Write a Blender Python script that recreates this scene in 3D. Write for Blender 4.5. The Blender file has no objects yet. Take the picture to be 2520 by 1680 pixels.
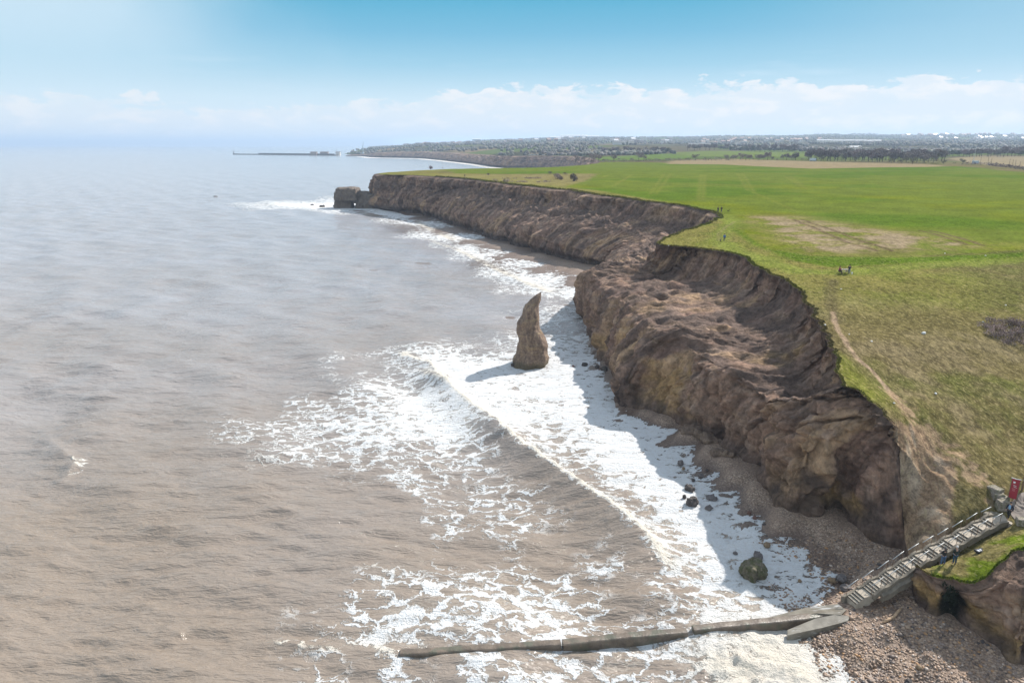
import bpy, bmesh, math, random
import numpy as np
from mathutils import Vector, Matrix
from mathutils.geometry import delaunay_2d_cdt

R = math.radians
random.seed(7)
rng = np.random.default_rng(11)
scene = bpy.context.scene
COL = scene.collection

# ------------------------------------------------------------------ camera
CAM_H = 42.0
FPX = 1680.0            # focal length in pixels of the 2520 px wide frame
PITCH = R(16.1)
cam_d = bpy.data.cameras.new("camera")
cam_d.sensor_width = 36.0
cam_d.lens = 36.0 * FPX / 2520.0
cam_d.clip_start = 0.5
cam_d.clip_end = 90000.0
cam = bpy.data.objects.new("camera", cam_d)
cam.location = (0, 0, CAM_H)
cam.rotation_euler = (R(90) - PITCH, 0, 0)
COL.objects.link(cam)
scene.camera = cam

# ------------------------------------------------------------------ light
SUN_AZ = R(50)          # to the right of the viewing direction (+y), towards +x
SUN_EL = R(39)
sun_d = bpy.data.lights.new("sun", 'SUN')
sun_d.energy = 3.7
sun_d.angle = R(0.6)
sun_d.color = (1.0, 0.955, 0.89)
sun = bpy.data.objects.new("sun", sun_d)
sdir = Vector((math.sin(SUN_AZ) * math.cos(SUN_EL), math.cos(SUN_AZ) * math.cos(SUN_EL), math.sin(SUN_EL)))
sun.rotation_euler = sdir.to_track_quat('Z', 'Y').to_euler()
sun.location = (300, 250, 300)
COL.objects.link(sun)

scene.view_settings.view_transform = 'Standard'
scene.view_settings.look = 'None'
scene.view_settings.exposure = 0.95
scene.view_settings.gamma = 1.0
scene.cycles.max_bounces = 6
scene.cycles.diffuse_bounces = 2
scene.cycles.glossy_bounces = 2
scene.cycles.volume_bounces = 0
scene.cycles.use_denoising = True
scene.cycles.sample_clamp_indirect = 4.0


# ------------------------------------------------------------------ node helper
class NT:
    def __init__(self, tree):
        self.t = tree
        self.n = tree.nodes
        self.l = tree.links
        self.n.clear()

    def new(self, typ, **kw):
        nd = self.n.new(typ)
        for k, v in kw.items():
            setattr(nd, k, v)
        return nd

    def set(self, sock, v):
        if v is None:
            return
        if isinstance(v, bpy.types.NodeSocket):
            self.l.new(v, sock)
        elif isinstance(v, (tuple, list)):
            if len(v) == 3 and sock.type == 'RGBA':
                v = (*v, 1.0)
            sock.default_value = v
        else:
            sock.default_value = v

    def math(self, op, a, b=None, c=None, clamp=False):
        nd = self.new('ShaderNodeMath', operation=op, use_clamp=clamp)
        for i, v in enumerate((a, b, c)):
            self.set(nd.inputs[i], v)
        return nd.outputs[0]

    def vmath(self, op, a, b=None):
        nd = self.new('ShaderNodeVectorMath', operation=op)
        self.set(nd.inputs[0], a)
        if b is not None:
            self.set(nd.inputs[1], b)
        return nd.outputs[0]

    def mix(self, f, a, b, blend='MIX'):
        nd = self.new('ShaderNodeMix', data_type='RGBA', blend_type=blend)
        self.set(nd.inputs[0], f)
        self.set(nd.inputs[6], a)
        self.set(nd.inputs[7], b)
        return nd.outputs[2]

    def mixf(self, f, a, b):
        nd = self.new('ShaderNodeMix', data_type='FLOAT')
        self.set(nd.inputs[0], f)
        self.set(nd.inputs[2], a)
        self.set(nd.inputs[3], b)
        return nd.outputs[0]

    def smooth(self, x, lo, hi, a=0.0, b=1.0):
        nd = self.new('ShaderNodeMapRange', interpolation_type='SMOOTHSTEP', clamp=True)
        self.set(nd.inputs[0], x)
        self.set(nd.inputs[1], lo)
        self.set(nd.inputs[2], hi)
        self.set(nd.inputs[3], a)
        self.set(nd.inputs[4], b)
        return nd.outputs[0]

    def noise(self, vec, scale, detail=4.0, rough=0.55, dist=0.0, color=False):
        nd = self.new('ShaderNodeTexNoise')
        self.set(nd.inputs['Vector'], vec)
        self.set(nd.inputs['Scale'], scale)
        nd.inputs['Detail'].default_value = detail
        nd.inputs['Roughness'].default_value = rough
        nd.inputs['Distortion'].default_value = dist
        return nd.outputs[1 if color else 0]

    def voro(self, vec, scale, feature='F1', rand=1.0, out=0):
        nd = self.new('ShaderNodeTexVoronoi', feature=feature)
        self.set(nd.inputs['Vector'], vec)
        nd.inputs['Scale'].default_value = scale
        nd.inputs['Randomness'].default_value = rand
        return nd.outputs[out]

    def attr(self, name, out='Fac'):
        nd = self.new('ShaderNodeAttribute', attribute_name=name)
        return nd.outputs[out]

    def pos(self):
        return self.new('ShaderNodeNewGeometry').outputs['Position']

    def ramp(self, f, stops, interp='LINEAR'):
        nd = self.new('ShaderNodeValToRGB')
        cr = nd.color_ramp
        cr.interpolation = interp
        while len(cr.elements) < len(stops):
            cr.elements.new(0.5)
        for e, (p, c) in zip(cr.elements, stops):
            e.position = p
            e.color = (*c, 1.0) if len(c) == 3 else c
        self.set(nd.inputs[0], f)
        return nd.outputs[0]

    def bump(self, height, strength=0.5, dist=0.1, normal=None):
        nd = self.new('ShaderNodeBump')
        nd.inputs['Strength'].default_value = strength
        nd.inputs['Distance'].default_value = dist
        self.set(nd.inputs['Height'], height)
        if normal is not None:
            self.set(nd.inputs['Normal'], normal)
        return nd.outputs[0]


def material(name):
    m = bpy.data.materials.new(name)
    m.use_nodes = True
    nt = NT(m.node_tree)
    out = nt.new('ShaderNodeOutputMaterial')
    bs = nt.new('ShaderNodeBsdfPrincipled')
    nt.l.new(bs.outputs[0], out.inputs[0])
    return m, nt, bs


def simple_mat(name, col, rough=0.7, var=0.15, scale=3.0, metal=0.0, spec=None):
    """a plain surface with a little procedural unevenness"""
    m, nt, bs = material(name)
    n = nt.noise(nt.new('ShaderNodeTexCoord').outputs['Object'], scale, 5, 0.6)
    f = nt.smooth(n, 0.3, 0.7)
    lo = tuple(c * (1 - var) for c in col)
    hi = tuple(min(1, c * (1 + var)) for c in col)
    nt.set(bs.inputs['Base Color'], nt.mix(f, lo, hi))
    bs.inputs['Roughness'].default_value = rough
    bs.inputs['Metallic'].default_value = metal
    if spec is not None:
        bs.inputs['Specular IOR Level'].default_value = spec
    return m


# ------------------------------------------------------------------ sky
def build_world():
    w = bpy.data.worlds.new("World")
    scene.world = w
    w.use_nodes = True
    nt = NT(w.node_tree)
    out = nt.new('ShaderNodeOutputWorld')
    bg = nt.new('ShaderNodeBackground')
    nt.l.new(bg.outputs[0], out.inputs[0])
    sky = nt.new('ShaderNodeTexSky', sky_type='NISHITA', sun_disc=False)
    sky.sun_elevation = SUN_EL
    sky.sun_rotation = SUN_AZ
    sky.altitude = 40
    sky.air_density = 1.0
    sky.dust_density = 0.6
    sky.ozone_density = 1.5
    d = nt.vmath('NORMALIZE', nt.new('ShaderNodeTexCoord').outputs['Generated'])
    sep = nt.new('ShaderNodeSeparateXYZ')
    nt.l.new(d, sep.inputs[0])
    X, Y, Z = sep.outputs
    el = nt.math('MULTIPLY', nt.math('ARCSINE', Z), 180 / math.pi)          # degrees
    az = nt.math('MULTIPLY', nt.math('ARCTAN2', X, Y), 180 / math.pi)
    # the air near the horizon is milky, the blue comes in quickly above it
    base = nt.vmath('MULTIPLY', sky.outputs[0], (0.100, 0.104, 0.100))
    low = nt.ramp(nt.math('MULTIPLY', el, 1 / 24.0, clamp=True), [
        (0.0, (0.395, 0.445, 0.495)), (0.055, (0.395, 0.455, 0.495)), (0.14, (0.335, 0.43, 0.482)),
        (0.24, (0.185, 0.335, 0.425)), (0.34, (0.095, 0.265, 0.38)), (0.45, (0.042, 0.225, 0.34)), (0.60, (0.32, 0.42, 0.49)), (1.0, (0.47, 0.53, 0.59))])  # bright stops above the view are added to fill shade and lighten water
    blend = nt.smooth(el, 30.0, 75.0)
    col = nt.mix(blend, low, base)
    # milky bright veil in the upper left
    veil = nt.math('MULTIPLY', nt.smooth(nt.math('ADD', az, nt.math('MULTIPLY', nt.noise(d, 5.0, 3), 14.0)), -34.0 + 7, -12.0 + 7, 1.0, 0.0),
                   nt.smooth(el, 2.0, 9.0, 0.15, 0.70))
    veil = nt.math('MULTIPLY', veil, nt.smooth(el, 14.0, 40.0, 1.0, 0.15))
    col = nt.mix(veil, col, (0.40, 0.47, 0.515))
    col = nt.mix(nt.math('MULTIPLY', nt.smooth(az, 12.0, 38.0), nt.smooth(el, 3.0, 9.0, 0.0, 0.30)), col, (0.34, 0.42, 0.47))
    # the cloud bank: cumulus heads above a hazy layer
    cmb = nt.new('ShaderNodeCombineXYZ')
    nt.set(cmb.inputs[0], nt.math('MULTIPLY', az, 0.115))
    nt.set(cmb.inputs[1], nt.math('MULTIPLY', el, 0.30))
    cv = cmb.outputs[0]
    big = nt.noise(cv, 1.0, 2, 0.5)
    puff = nt.noise(cv, 3.4, 9, 0.60, 0.35)
    wide = nt.noise(cmb.outputs[0], 0.35, 2, 0.5)
    right = nt.smooth(az, -11.0, -2.0, 0.0, 1.0)
    top = nt.math('ADD', nt.mixf(right, 3.0, 4.35),
                  nt.math('MULTIPLY', nt.math('SUBTRACT', big, 0.5), nt.mixf(right, 3.0, 2.0)))
    edge = nt.math('SUBTRACT', top, el)
    edge = nt.math('ADD', edge, nt.math('MULTIPLY', nt.math('SUBTRACT', puff, 0.5), 4.6))
    cl = nt.smooth(edge, 0.0, 0.38)
    fade = nt.smooth(el, 0.1, 1.5, 0.35, 1.0)
    gaps = nt.smooth(nt.noise(cv, 1.5, 6, 0.6), 0.34, 0.50, 0.68, 1.0)
    cl = nt.math('MULTIPLY', nt.math('MULTIPLY', cl, fade), nt.math('MULTIPLY', gaps, nt.mixf(right, 0.78, 0.97)))
    shade = nt.noise(cv, 3.2, 7, 0.6, 0.3)
    ccol = nt.mix(nt.smooth(nt.math('ADD', shade, nt.math('MULTIPLY', nt.smooth(edge, 0.1, 1.8), -0.08)), 0.40, 0.58),
                  (0.415, 0.455, 0.485), (0.488, 0.49, 0.492))
    col = nt.mix(cl, col, ccol)
    # a few thin streaks higher up
    cmb2 = nt.new('ShaderNodeCombineXYZ')
    nt.set(cmb2.inputs[0], nt.math('MULTIPLY', az, 0.07))
    nt.set(cmb2.inputs[1], nt.math('MULTIPLY', el, 0.62))
    st = nt.smooth(nt.noise(cmb2.outputs[0], 1.0, 6, 0.6), 0.54, 0.72)
    st = nt.math('MULTIPLY', st, nt.math('MULTIPLY', nt.smooth(el, 2.5, 4.0), nt.smooth(el, 5.0, 7.5, 1.0, 0.0)))
    col = nt.mix(nt.math('MULTIPLY', st, 0.42), col, (0.34, 0.43, 0.49))
    below = nt.smooth(el, -1.0, -0.05, 1.0, 0.0)
    col = nt.mix(below, col, (0.28, 0.31, 0.34))
    nt.set(bg.inputs[0], col)
    bg.inputs[1].default_value = 1.0


build_world()

# ------------------------------------------------------------------ geometry of the view
CP, SP = math.cos(PITCH), math.sin(PITCH)


def ray(px, py):
    a = (px - 1260) / FPX
    b = (840 - py) / FPX
    return a, CP + b * SP, -SP + b * CP


def P(px, py, z=0.0):
    """the point at height z seen at (px, py) of the photograph"""
    a, y, k = ray(px, py)
    t = (z - CAM_H) / k
    return np.array([a * t, y * t, z])


def PD(px, py, D):
    a, y, k = ray(px, py)
    t = D / y
    return np.array([a * t, D, CAM_H + k * t])


def W(x, y, z=0.0):
    return np.array([float(x), float(y), float(z)])


# ------------------------------------------------------------------ numpy noise
_perm = rng.permutation(256)
_perm = np.concatenate([_perm, _perm, _perm])
_g = rng.normal(size=(256, 3))
_g /= np.linalg.norm(_g, axis=1)[:, None]


def perlin(x, y, z=0.0):
    x = np.asarray(x, float)
    y = np.asarray(y, float)
    z = np.zeros_like(x) + z
    xi = np.floor(x).astype(np.int64)
    yi = np.floor(y).astype(np.int64)
    zi = np.floor(z).astype(np.int64)
    fx, fy, fz = x - xi, y - yi, z - zi
    u, v, w = (f * f * f * (f * (f * 6 - 15) + 10) for f in (fx, fy, fz))
    xi &= 255
    yi &= 255
    zi &= 255
    res = 0
    for dx in (0, 1):
        for dy in (0, 1):
            for dz in (0, 1):
                h = _perm[_perm[_perm[(xi + dx) & 255] + ((yi + dy) & 255)] + ((zi + dz) & 255)] & 255
                g = _g[h]
                dot = g[..., 0] * (fx - dx) + g[..., 1] * (fy - dy) + g[..., 2] * (fz - dz)
                res = res + dot * (u if dx else 1 - u) * (v if dy else 1 - v) * (w if dz else 1 - w)
    return res * 1.5


def fbm(x, y, z=0.0, octaves=4, gain=0.5):
    s, a = 0, 1.0
    f = 1.0
    for _ in range(octaves):
        s = s + a * perlin(x * f, y * f, np.asarray(z) * f + 3.7 * f)
        a *= gain
        f *= 2.03
    return s


def ridged(x, y, z=0.0, octaves=3):
    s, a, f = 0, 1.0, 1.0
    for _ in range(octaves):
        s = s + a * (1 - 2 * np.abs(perlin(x * f, y * f, np.asarray(z) * f + 9.1 * f)))
        a *= 0.5
        f *= 2.1
    return s


def sstep(x, lo, hi):
    t = np.clip((x - lo) / (hi - lo), 0, 1)
    return t * t * (3 - 2 * t)


def shepard_grid(U, Y, pts, vals, p, eps, sc, step=3):
    """shepard on every step-th node of a fan grid, bilinear in between"""
    nr, nc = Y.shape
    ri = np.unique(np.append(np.arange(0, nr, step), nr - 1))
    ci = np.unique(np.append(np.arange(0, nc, step), nc - 1))
    g = shepard(np.stack([U[np.ix_(ri, ci)].ravel(), np.log(Y[np.ix_(ri, ci)]).ravel()], 1) * sc, pts * sc, vals, p, eps).reshape(len(ri), len(ci))
    g = np.stack([np.interp(np.arange(nc), ci, row) for row in g])
    r = np.arange(nr)
    k = np.clip(np.searchsorted(ri, r, side='right') - 1, 0, len(ri) - 2)
    f = ((r - ri[k]) / (ri[k + 1] - ri[k]))[:, None]
    return g[k] * (1 - f) + g[k + 1] * f


def shepard(q, pts, vals, p=3.0, eps=1e-6):
    """inverse distance weighting; q (n,2), pts (m,2), vals (m,)"""
    out = np.zeros(len(q))
    for i in range(0, len(q), 20000):
        d2 = ((q[i:i + 20000, None, :] - pts[None]) ** 2).sum(2) + eps
        w = d2 ** (-p / 2)
        out[i:i + 20000] = (w * vals).sum(1) / w.sum(1)
    return out


def fan(x, y):
    return np.stack([x / y, np.log(y)], -1)


def inside(q, poly):
    """even-odd test, q (n,2), poly (m,2)"""
    res = np.zeros(len(q), bool)
    x2, y2 = np.roll(poly[:, 0], -1), np.roll(poly[:, 1], -1)
    for i in range(0, len(q), 20000):
        qx = q[i:i + 20000, 0][:, None]
        qy = q[i:i + 20000, 1][:, None]
        c = ((poly[:, 1] > qy) != (y2 > qy))
        with np.errstate(divide='ignore', invalid='ignore'):
            xx = (x2 - poly[:, 0]) * (qy - poly[:, 1]) / (y2 - poly[:, 1]) + poly[:, 0]
        res[i:i + 20000] = (np.sum(c & (qx < xx), 1) % 2) == 1
    return res


def line_dist(q, line):
    """distance of q (n,2) from a polyline (m,2) and the fraction along it of the nearest point"""
    best = np.full(len(q), 1e18)
    frac = np.zeros(len(q))
    seg = np.linalg.norm(np.diff(line, axis=0), axis=1)
    cum = np.concatenate([[0], np.cumsum(seg)])
    side = np.zeros(len(q))
    for k in range(len(line) - 1):
        a, b = line[k], line[k + 1]
        ab = b - a
        t = np.clip(((q - a) @ ab) / (ab @ ab + 1e-12), 0, 1)
        dd = q - (a + t[:, None] * ab)
        d2 = (dd ** 2).sum(1)
        m = d2 < best
        best[m] = d2[m]
        frac[m] = ((cum[k] + t * seg[k]) / cum[-1])[m]
        cr = ab[0] * dd[:, 1] - ab[1] * dd[:, 0]
        side[m] = np.sign(cr)[m]
    return np.sqrt(best), frac, side


def mesh_from(name, verts, faces, mat=None, parent=None, smooth=False, attrs=None, cattrs=None):
    """verts (n,3) array, faces (m,3|4) array"""
    me = bpy.data.meshes.new(name)
    verts = np.asarray(verts, np.float32)
    faces = np.asarray(faces, np.int32)
    k = faces.shape[1]
    me.vertices.add(len(verts))
    me.vertices.foreach_set('co', verts.ravel())
    me.loops.add(faces.size)
    me.loops.foreach_set('vertex_index', faces.ravel())
    me.polygons.add(len(faces))
    me.polygons.foreach_set('loop_start', np.arange(0, faces.size, k, dtype=np.int32))
    me.polygons.foreach_set('loop_total', np.full(len(faces), k, np.int32))
    if smooth:
        me.polygons.foreach_set('use_smooth', np.ones(len(faces), bool))
    me.update(calc_edges=True)
    for n, a in (attrs or {}).items():
        at = me.attributes.new(n, 'FLOAT', 'POINT')
        at.data.foreach_set('value', np.asarray(a, np.float32))
    for n, a in (cattrs or {}).items():
        at = me.attributes.new(n, 'FLOAT_COLOR', 'POINT')
        c = np.ones((len(verts), 4), np.float32)
        c[:, :3] = a
        at.data.foreach_set('color', c.ravel())
    ob = bpy.data.objects.new(name, me)
    COL.objects.link(ob)
    if mat is not None:
        me.materials.append(mat)
    if parent is not None:
        ob.parent = parent
    return ob


def grid_faces(nr, nc, keep=None):
    i = np.arange(nr - 1)[:, None] * nc + np.arange(nc - 1)[None]
    f = np.stack([i, i + 1, i + nc + 1, i + nc], -1).reshape(-1, 4)
    if keep is not None:
        f = f[keep.reshape(-1)[f].any(1)]
    return f


def compact(verts, faces, *arrs):
    used = np.unique(faces)
    mp = np.full(len(verts), -1, np.int64)
    mp[used] = np.arange(len(used))
    return (verts[used], mp[faces]) + tuple(a[used] for a in arrs)


def tag(o, label=None, cat=None, group=None, kind=None):
    if label:
        o['label'] = label
    if cat:
        o['category'] = cat
    if group:
        o['group'] = group
    if kind:
        o['kind'] = kind
    return o


def empty(name, loc, rz=0.0):
    o = bpy.data.objects.new(name, None)
    o.empty_display_size = 0.3
    o.location = tuple(loc)
    o.rotation_euler = (0, 0, rz)
    COL.objects.link(o)
    return o


def copy_tree(o, parent=None):
    c = o.copy()
    COL.objects.link(c)
    if parent is not None:
        c.parent = parent
    for ch in list(o.children):
        copy_tree(ch, c)
    return c


# ------------------------------------------------------------------ the coast line: sections from the harbour to the near bluff
def far(px, py, dx, dy, z):
    b = P(px, py, 0.3)
    return (b, b + np.array([dx, dy, z - 0.3]), 'far')


SEC = [
    far(850, 384, 20, 20, 5), far(895, 384.5, 12, 25, 7), far(914, 387, 12, 25, 15), far(960, 387.5, 15, 35, 18),
    far(1024, 389, 20, 35, 20), far(1078, 393.5, 25, 25, 20), far(1117, 398, 25, 22, 20), far(1167, 403.5, 25, 18, 20),
    far(1203, 409, 15, 15, 20.5), far(1238, 412.5, 14, 12, 21),
    (W(35, 1262, .3), W(52, 1278, 22), 'far'), (W(80, 1180, .3), W(98, 1190, 23), 'far'), (W(90, 950, .3), W(108, 950, 24), 'far'),
    (W(70, 740, .3), W(88, 725, 23.6), 'far'), (W(45, 640, .3), W(40, 612, 23.2), 'far'), (W(-10, 612, .3), W(-7, 585, 23), 'far'),
    (W(-62, 585, .3), W(-53, 562, 22.9), 'far'), (W(-100, 520, .3), W(-90, 500, 22.7), 'far'),
    (P(921, 512, .3), P(932, 429, 22.7), 'mid'), (P(950, 516, .4), P(965, 430, 23.3), 'mid'),
    (P(985, 521, .5), P(1018, 431, 23.6), 'mid'), (P(1060, 533, .6), P(1136, 439, 23.5), 'mid'),
    (P(1110, 551, .7), P(1200, 447, 23.4), 'mid'), (P(1168, 569, .8), P(1264, 455, 23.2), 'mid'),
    (P(1221, 589, .9), P(1330, 461, 23), 'mid'), (P(1262, 601, 1), P(1393, 468, 23), 'mid'),
    (P(1312, 616, 1), P(1460, 478, 22.8), 'mid'), (P(1362, 630, 1), P(1521, 487, 22.6), 'mid'),
    (P(1412, 642, 1), P(1596, 498, 22.4), 'mid'), (P(1447, 650, 1), P(1671, 506, 22.3), 'mid'),
    (P(1470, 657, 1), P(1741, 520, 21.8), 'mid'), (W(33, 232, 1), P(1757, 536, 21.5), 'mid'),
    (W(29, 214, .9), P(1688, 562, 20.8), 'mid'), (W(24, 196, .6), P(1629, 584, 20.2), 'mid'),
    (W(18.3, 179, 0), P(1612, 600, 20.0), [W(18.6, 179, 5), P(1470, 662, 11.5), P(1555, 628, 16.3)]),
    (P(1436, 788, -.2), P(1640, 604, 20.0), [P(1424, 735, 5), P(1447, 672, 11), P(1570, 632, 16.6)]),
    (P(1448, 830, .0), P(1714, 611, 19.9), [P(1446, 765, 5), P(1468, 690, 11.5), P(1590, 655, 16.3)]),
    (P(1462, 872, .1), P(1811, 627, 19.8), [P(1468, 795, 5.5), P(1505, 715, 12), P(1640, 675, 16)]),
    (P(1492, 905, .4), P(1848, 654, 19.6), [P(1503, 825, 6), P(1548, 745, 12), P(1690, 705, 15.4)]),
    (P(1515, 945, .4), P(1907, 680, 19.2), [P(1530, 860, 6), P(1590, 785, 11.6), P(1755, 742, 14.6)]),
    (P(1513, 978, .2), P(1961, 718, 18.8), [P(1530, 895, 6), P(1610, 810, 12.2), P(1800, 768, 14.6)]),
    (P(1521, 1001, .3), P(1975, 745, 18.6), [P(1542, 918, 6), P(1640, 820, 12.2), P(1825, 788, 14.8)]),
    (P(1566, 1006, .8), P(1987, 766, 18.4), [P(1592, 922, 6), P(1680, 842, 11.6), P(1855, 815, 14.6)]),
    (P(1625, 1016, 1.1), P(2005, 795, 18.2), 'slump'), (P(1692, 1050, 1.3), P(2020, 825, 18), 'slump'),
    (P(1747, 1082, 1.4), P(2035, 852, 17.6), 'slump'), (P(1792, 1108, 1.5), P(2052, 889, 17), 'slump'),
    (P(1837, 1145, 1.6), P(2057, 943, 16.3), 'steep'), (P(1865, 1185, 1.7), P(2078, 951, 16.1), 'steep'),
    (P(1895, 1228, 1.7), P(2100, 959, 16), 'steep'), (P(1932, 1252, 1.7), P(2135, 985, 15.5), 'steep'),
    (P(1975, 1254, 1.8), P(2164, 1007, 15), 'steep'), (P(2035, 1245, 2), P(2180, 1035, 14.3), 'steep'),
    (P(2085, 1277, 2), P(2191, 1061, 13.5), 'steep'), (P(2130, 1312, 2), P(2205, 1092, 12.4), 'steep'),
    (P(2185, 1342, 2), P(2214, 1120, 11.3), 'steep'), (P(2206, 1346, 2), P(2219, 1200, 8), 'steep'),
    (P(2221, 1350, 2), P(2224, 1280, 4.8), 'steep'), (P(2228, 1366, 2), P(2232, 1345, 3.5), 'steep'),
    (P(2243, 1420, 2), P(2250, 1382, 4.4), 'steep'), (P(2250, 1472, 2), P(2262, 1396, 5.2), 'bluff'),
    (P(2290, 1516, 2), P(2292, 1420, 5.4), 'bluff'), (P(2340, 1536, 2), P(2350, 1433, 5.7), 'bluff'),
    (P(2382, 1552, 2), P(2402, 1440, 6.1), 'bluff'), (P(2432, 1585, 2), P(2450, 1406, 7.2), 'bluff'),
    (P(2500, 1645, 2), P(2520, 1352, 8.4), 'bluff'), (W(46, 44, 2), W(51, 51, 9.4), 'bluff'),
    (W(56, 38, 2), W(61, 46, 10.2), 'bluff'), (W(80, 32, 2), W(86, 40, 12), 'bluff'),
]
STY = {'far': [(.2, .35), (.45, .65), (.72, .86)], 'mid': [(.09, .30), (.42, .56), (.87, .74)],
       'slump': [(.09, .38), (.27, .62), (.84, .82)], 'steep': [(.10, .40), (.36, .70), (.84, .90)],
       'bluff': [(.10, .35), (.28, .65), (.55, .88)]}


def catmull(pts, t):
    """pts (n,...) at integer parameters; t (m,)"""
    n = len(pts)
    i = np.clip(np.floor(t).astype(int), 0, n - 2)
    f = (t - i).reshape((-1,) + (1,) * (pts.ndim - 1))
    p0, p1, p2, p3 = pts[np.clip(i - 1, 0, n - 1)], pts[i], pts[i + 1], pts[np.clip(i + 2, 0, n - 1)]
    # finite-difference tangents scaled down to stay close to the polygon
    m1, m2 = (p2 - p0) * 0.5, (p3 - p1) * 0.5
    L = np.linalg.norm(p2 - p1, axis=-1, keepdims=True)
    for m in (m1, m2):
        ml = np.linalg.norm(m, axis=-1, keepdims=True) + 1e-9
        m *= np.minimum(1.0, 1.1 * L / ml)
    f2, f3 = f * f, f * f * f
    return (2 * f3 - 3 * f2 + 1) * p1 + (f3 - 2 * f2 + f) * m1 + (-2 * f3 + 3 * f2) * p2 + (f3 - f2) * m2


def build_sections():
    ctrl = []
    for b, t, s in SEC:
        if isinstance(s, str):
            mids = [np.array([b[0] + (t[0] - b[0]) * h, b[1] + (t[1] - b[1]) * h, b[2] + (t[2] - b[2]) * v]) for h, v in STY[s]]
        else:
            mids = s
        if not (isinstance(s, str) and s in ('far', 'bluff', 'steep')) and t[1] < 240:
            # a steep scarp under the turf, then the slumped bench
            d = mids[1][:2] - t[:2]
            L = np.linalg.norm(d)
            q = min(4.6, 0.34 * L)
            mids = [mids[0], mids[1], np.array([*(t[:2] + d / L * q), max(t[2] - 6.4, mids[1][2] + 0.2)])]
        ctrl.append([b, *mids, t])
    return np.array(ctrl)            # (n,5,3)


CTRL = build_sections()
# sample the sections so that the spacing follows the distance
ts = []
for k in range(len(CTRL) - 1):
    seg = max(np.linalg.norm(CTRL[k + 1, 0] - CTRL[k, 0]), np.linalg.norm(CTRL[k + 1, 4] - CTRL[k, 4]))
    D = max(45, min(CTRL[k, 4, 1], CTRL[k + 1, 4, 1]))
    n = max(2, int(seg / (D * 0.0030)))
    ts.append(k + np.arange(n) / n)
ts = np.concatenate(ts + [[len(CTRL) - 1]])
PROF = catmull(CTRL, ts)             # (N,5,3)
NS = len(ts)
# arc length along the middle of the face
mid = PROF[:, 2, :2]
SARC = np.concatenate([[0], np.cumsum(np.linalg.norm(np.diff(mid, axis=0), axis=1))])
# ragged turf line: bites taken out of the edge, inland
inl = PROF[:, 4, :2] - PROF[:, 0, :2]
inl /= np.linalg.norm(inl, axis=1)[:, None] + 1e-6
k_ = np.ones(9) / 9
inl = np.stack([np.convolve(np.pad(inl[:, i], 4, mode='edge'), k_, 'valid') for i in (0, 1)], 1)
dist_top = PROF[:, 4, 1]
zed = np.zeros(NS)
bite = 0.55 * fbm(SARC / 5.0, zed, 0.0, 3) + 0.28 * ridged(SARC / 1.5, zed + 4.0, 0.0, 2)
bite_far = 2.2 * fbm(SARC / 17.0, zed + 9, 0.0, 4)
kf = sstep(dist_top, 110, 260)
near_end = np.clip((NS - np.arange(NS)) / 20.0, 0, 1)
teeth = 0.42 * np.maximum(0, ridged(SARC / 1.15 + 0.6 * fbm(SARC / 3.0, zed, 2.0, 2), zed + 14.0, 0.0, 3)) * sstep(fbm(SARC / 6.0, zed + 44, 0.0, 2), -0.35, 0.35) + 0.9 * np.maximum(0, fbm(SARC / 2.7, zed + 24, 0.0, 2) - 0.1)
bite = bite + teeth * (1.15 + 1.6 * kf)
bite = (bite * (1 - kf) * 0.85 + (bite + bite_far) * kf) * near_end
low = sstep(PROF[:, 4, 2], 3.5, 9.0)
bite *= 0.25 + 0.75 * low
PROF[:, 4, :2] += inl * bite[:, None]
EDGE = PROF[:, 4].copy()             # the turf line, shared by cliff and land
BASE = PROF[:, 0].copy()

# ------------------------------------------------------------------ height of the land
RIDGE_PX = [(500, 372), (850, 372), (935, 367), (985, 361), (1010, 357), (1038, 353), (1124, 349.5), (1163, 345), (1238, 349), (1285, 342), (1363, 336),
            (1419, 335.6), (1479, 339.5), (1563, 339), (1687, 338), (1827, 337), (1919, 331), (2058, 333), (2137, 335),
            (2269, 333.5), (2348, 331.5), (2520, 331), (3200, 334), (4500, 338)]
_ru = np.array([(p[0] - 1260) / FPX / 0.962 for p in RIDGE_PX])
_rz = np.array([PD(p[0], p[1], 5500.0)[2] for p in RIDGE_PX])


def far_height(u, D):
    r = np.interp(u, _ru, _rz)
    t = np.clip((D - 800) / 4700.0, 0, 1)
    t = t ** 1.25
    h = 24.5 + (r - 24.5) * t
    return np.where(D > 5500, r - (D - 5500) * 0.02, h)


HC = [P(1782, 594.6, 20.4), P(1762, 523, 22.2), P(2075, 675, 19.5), W(46.5, 57.4, 7.9), P(2322, 1388, 5.85), P(2435, 1352, 7.0),
      P(2520, 1312, 8.4), W(60, 56, 10), W(75, 58, 12),
      W(67, 85, 14.3), W(55.2, 68, 10.8), W(49, 60, 8.9), W(81, 105, 17.3), W(104, 138, 20.2), W(134, 180, 21.7), W(206, 282, 23),
      W(368, 503, 24), W(90, 80, 15), W(120, 100, 18), W(200, 200, 23), W(160, 60, 16),
      P(1950, 590, 20.9), P(2250, 600, 21.0), P(1900, 450, 23.6), P(1500, 440, 23.6), P(1250, 430, 23.6), P(2200, 480, 23.2),
      P(2100, 800, 17.0), P(2300, 800, 17.1), P(2200, 950, 14.6), P(2400, 950, 13.8), P(2300, 720, 18.6), P(1900, 640, 19.8),
      P(2280, 1062, 12.3), P(2350, 1120, 11.2), P(2410, 1190, 9.9), P(2300, 1200, 8.7), P(2245, 1250, 6.7), P(2400, 1250, 8.2),
      P(2260, 1150, 9.6), P(2270, 1320, 5.6), P(2350, 1290, 7.2), P(2460, 1150, 10.1)]
STAIR_A = np.array([31.2, 53.6, 1.75])
STAIR_B = np.array([46.4, 57.6, 7.9])
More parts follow.
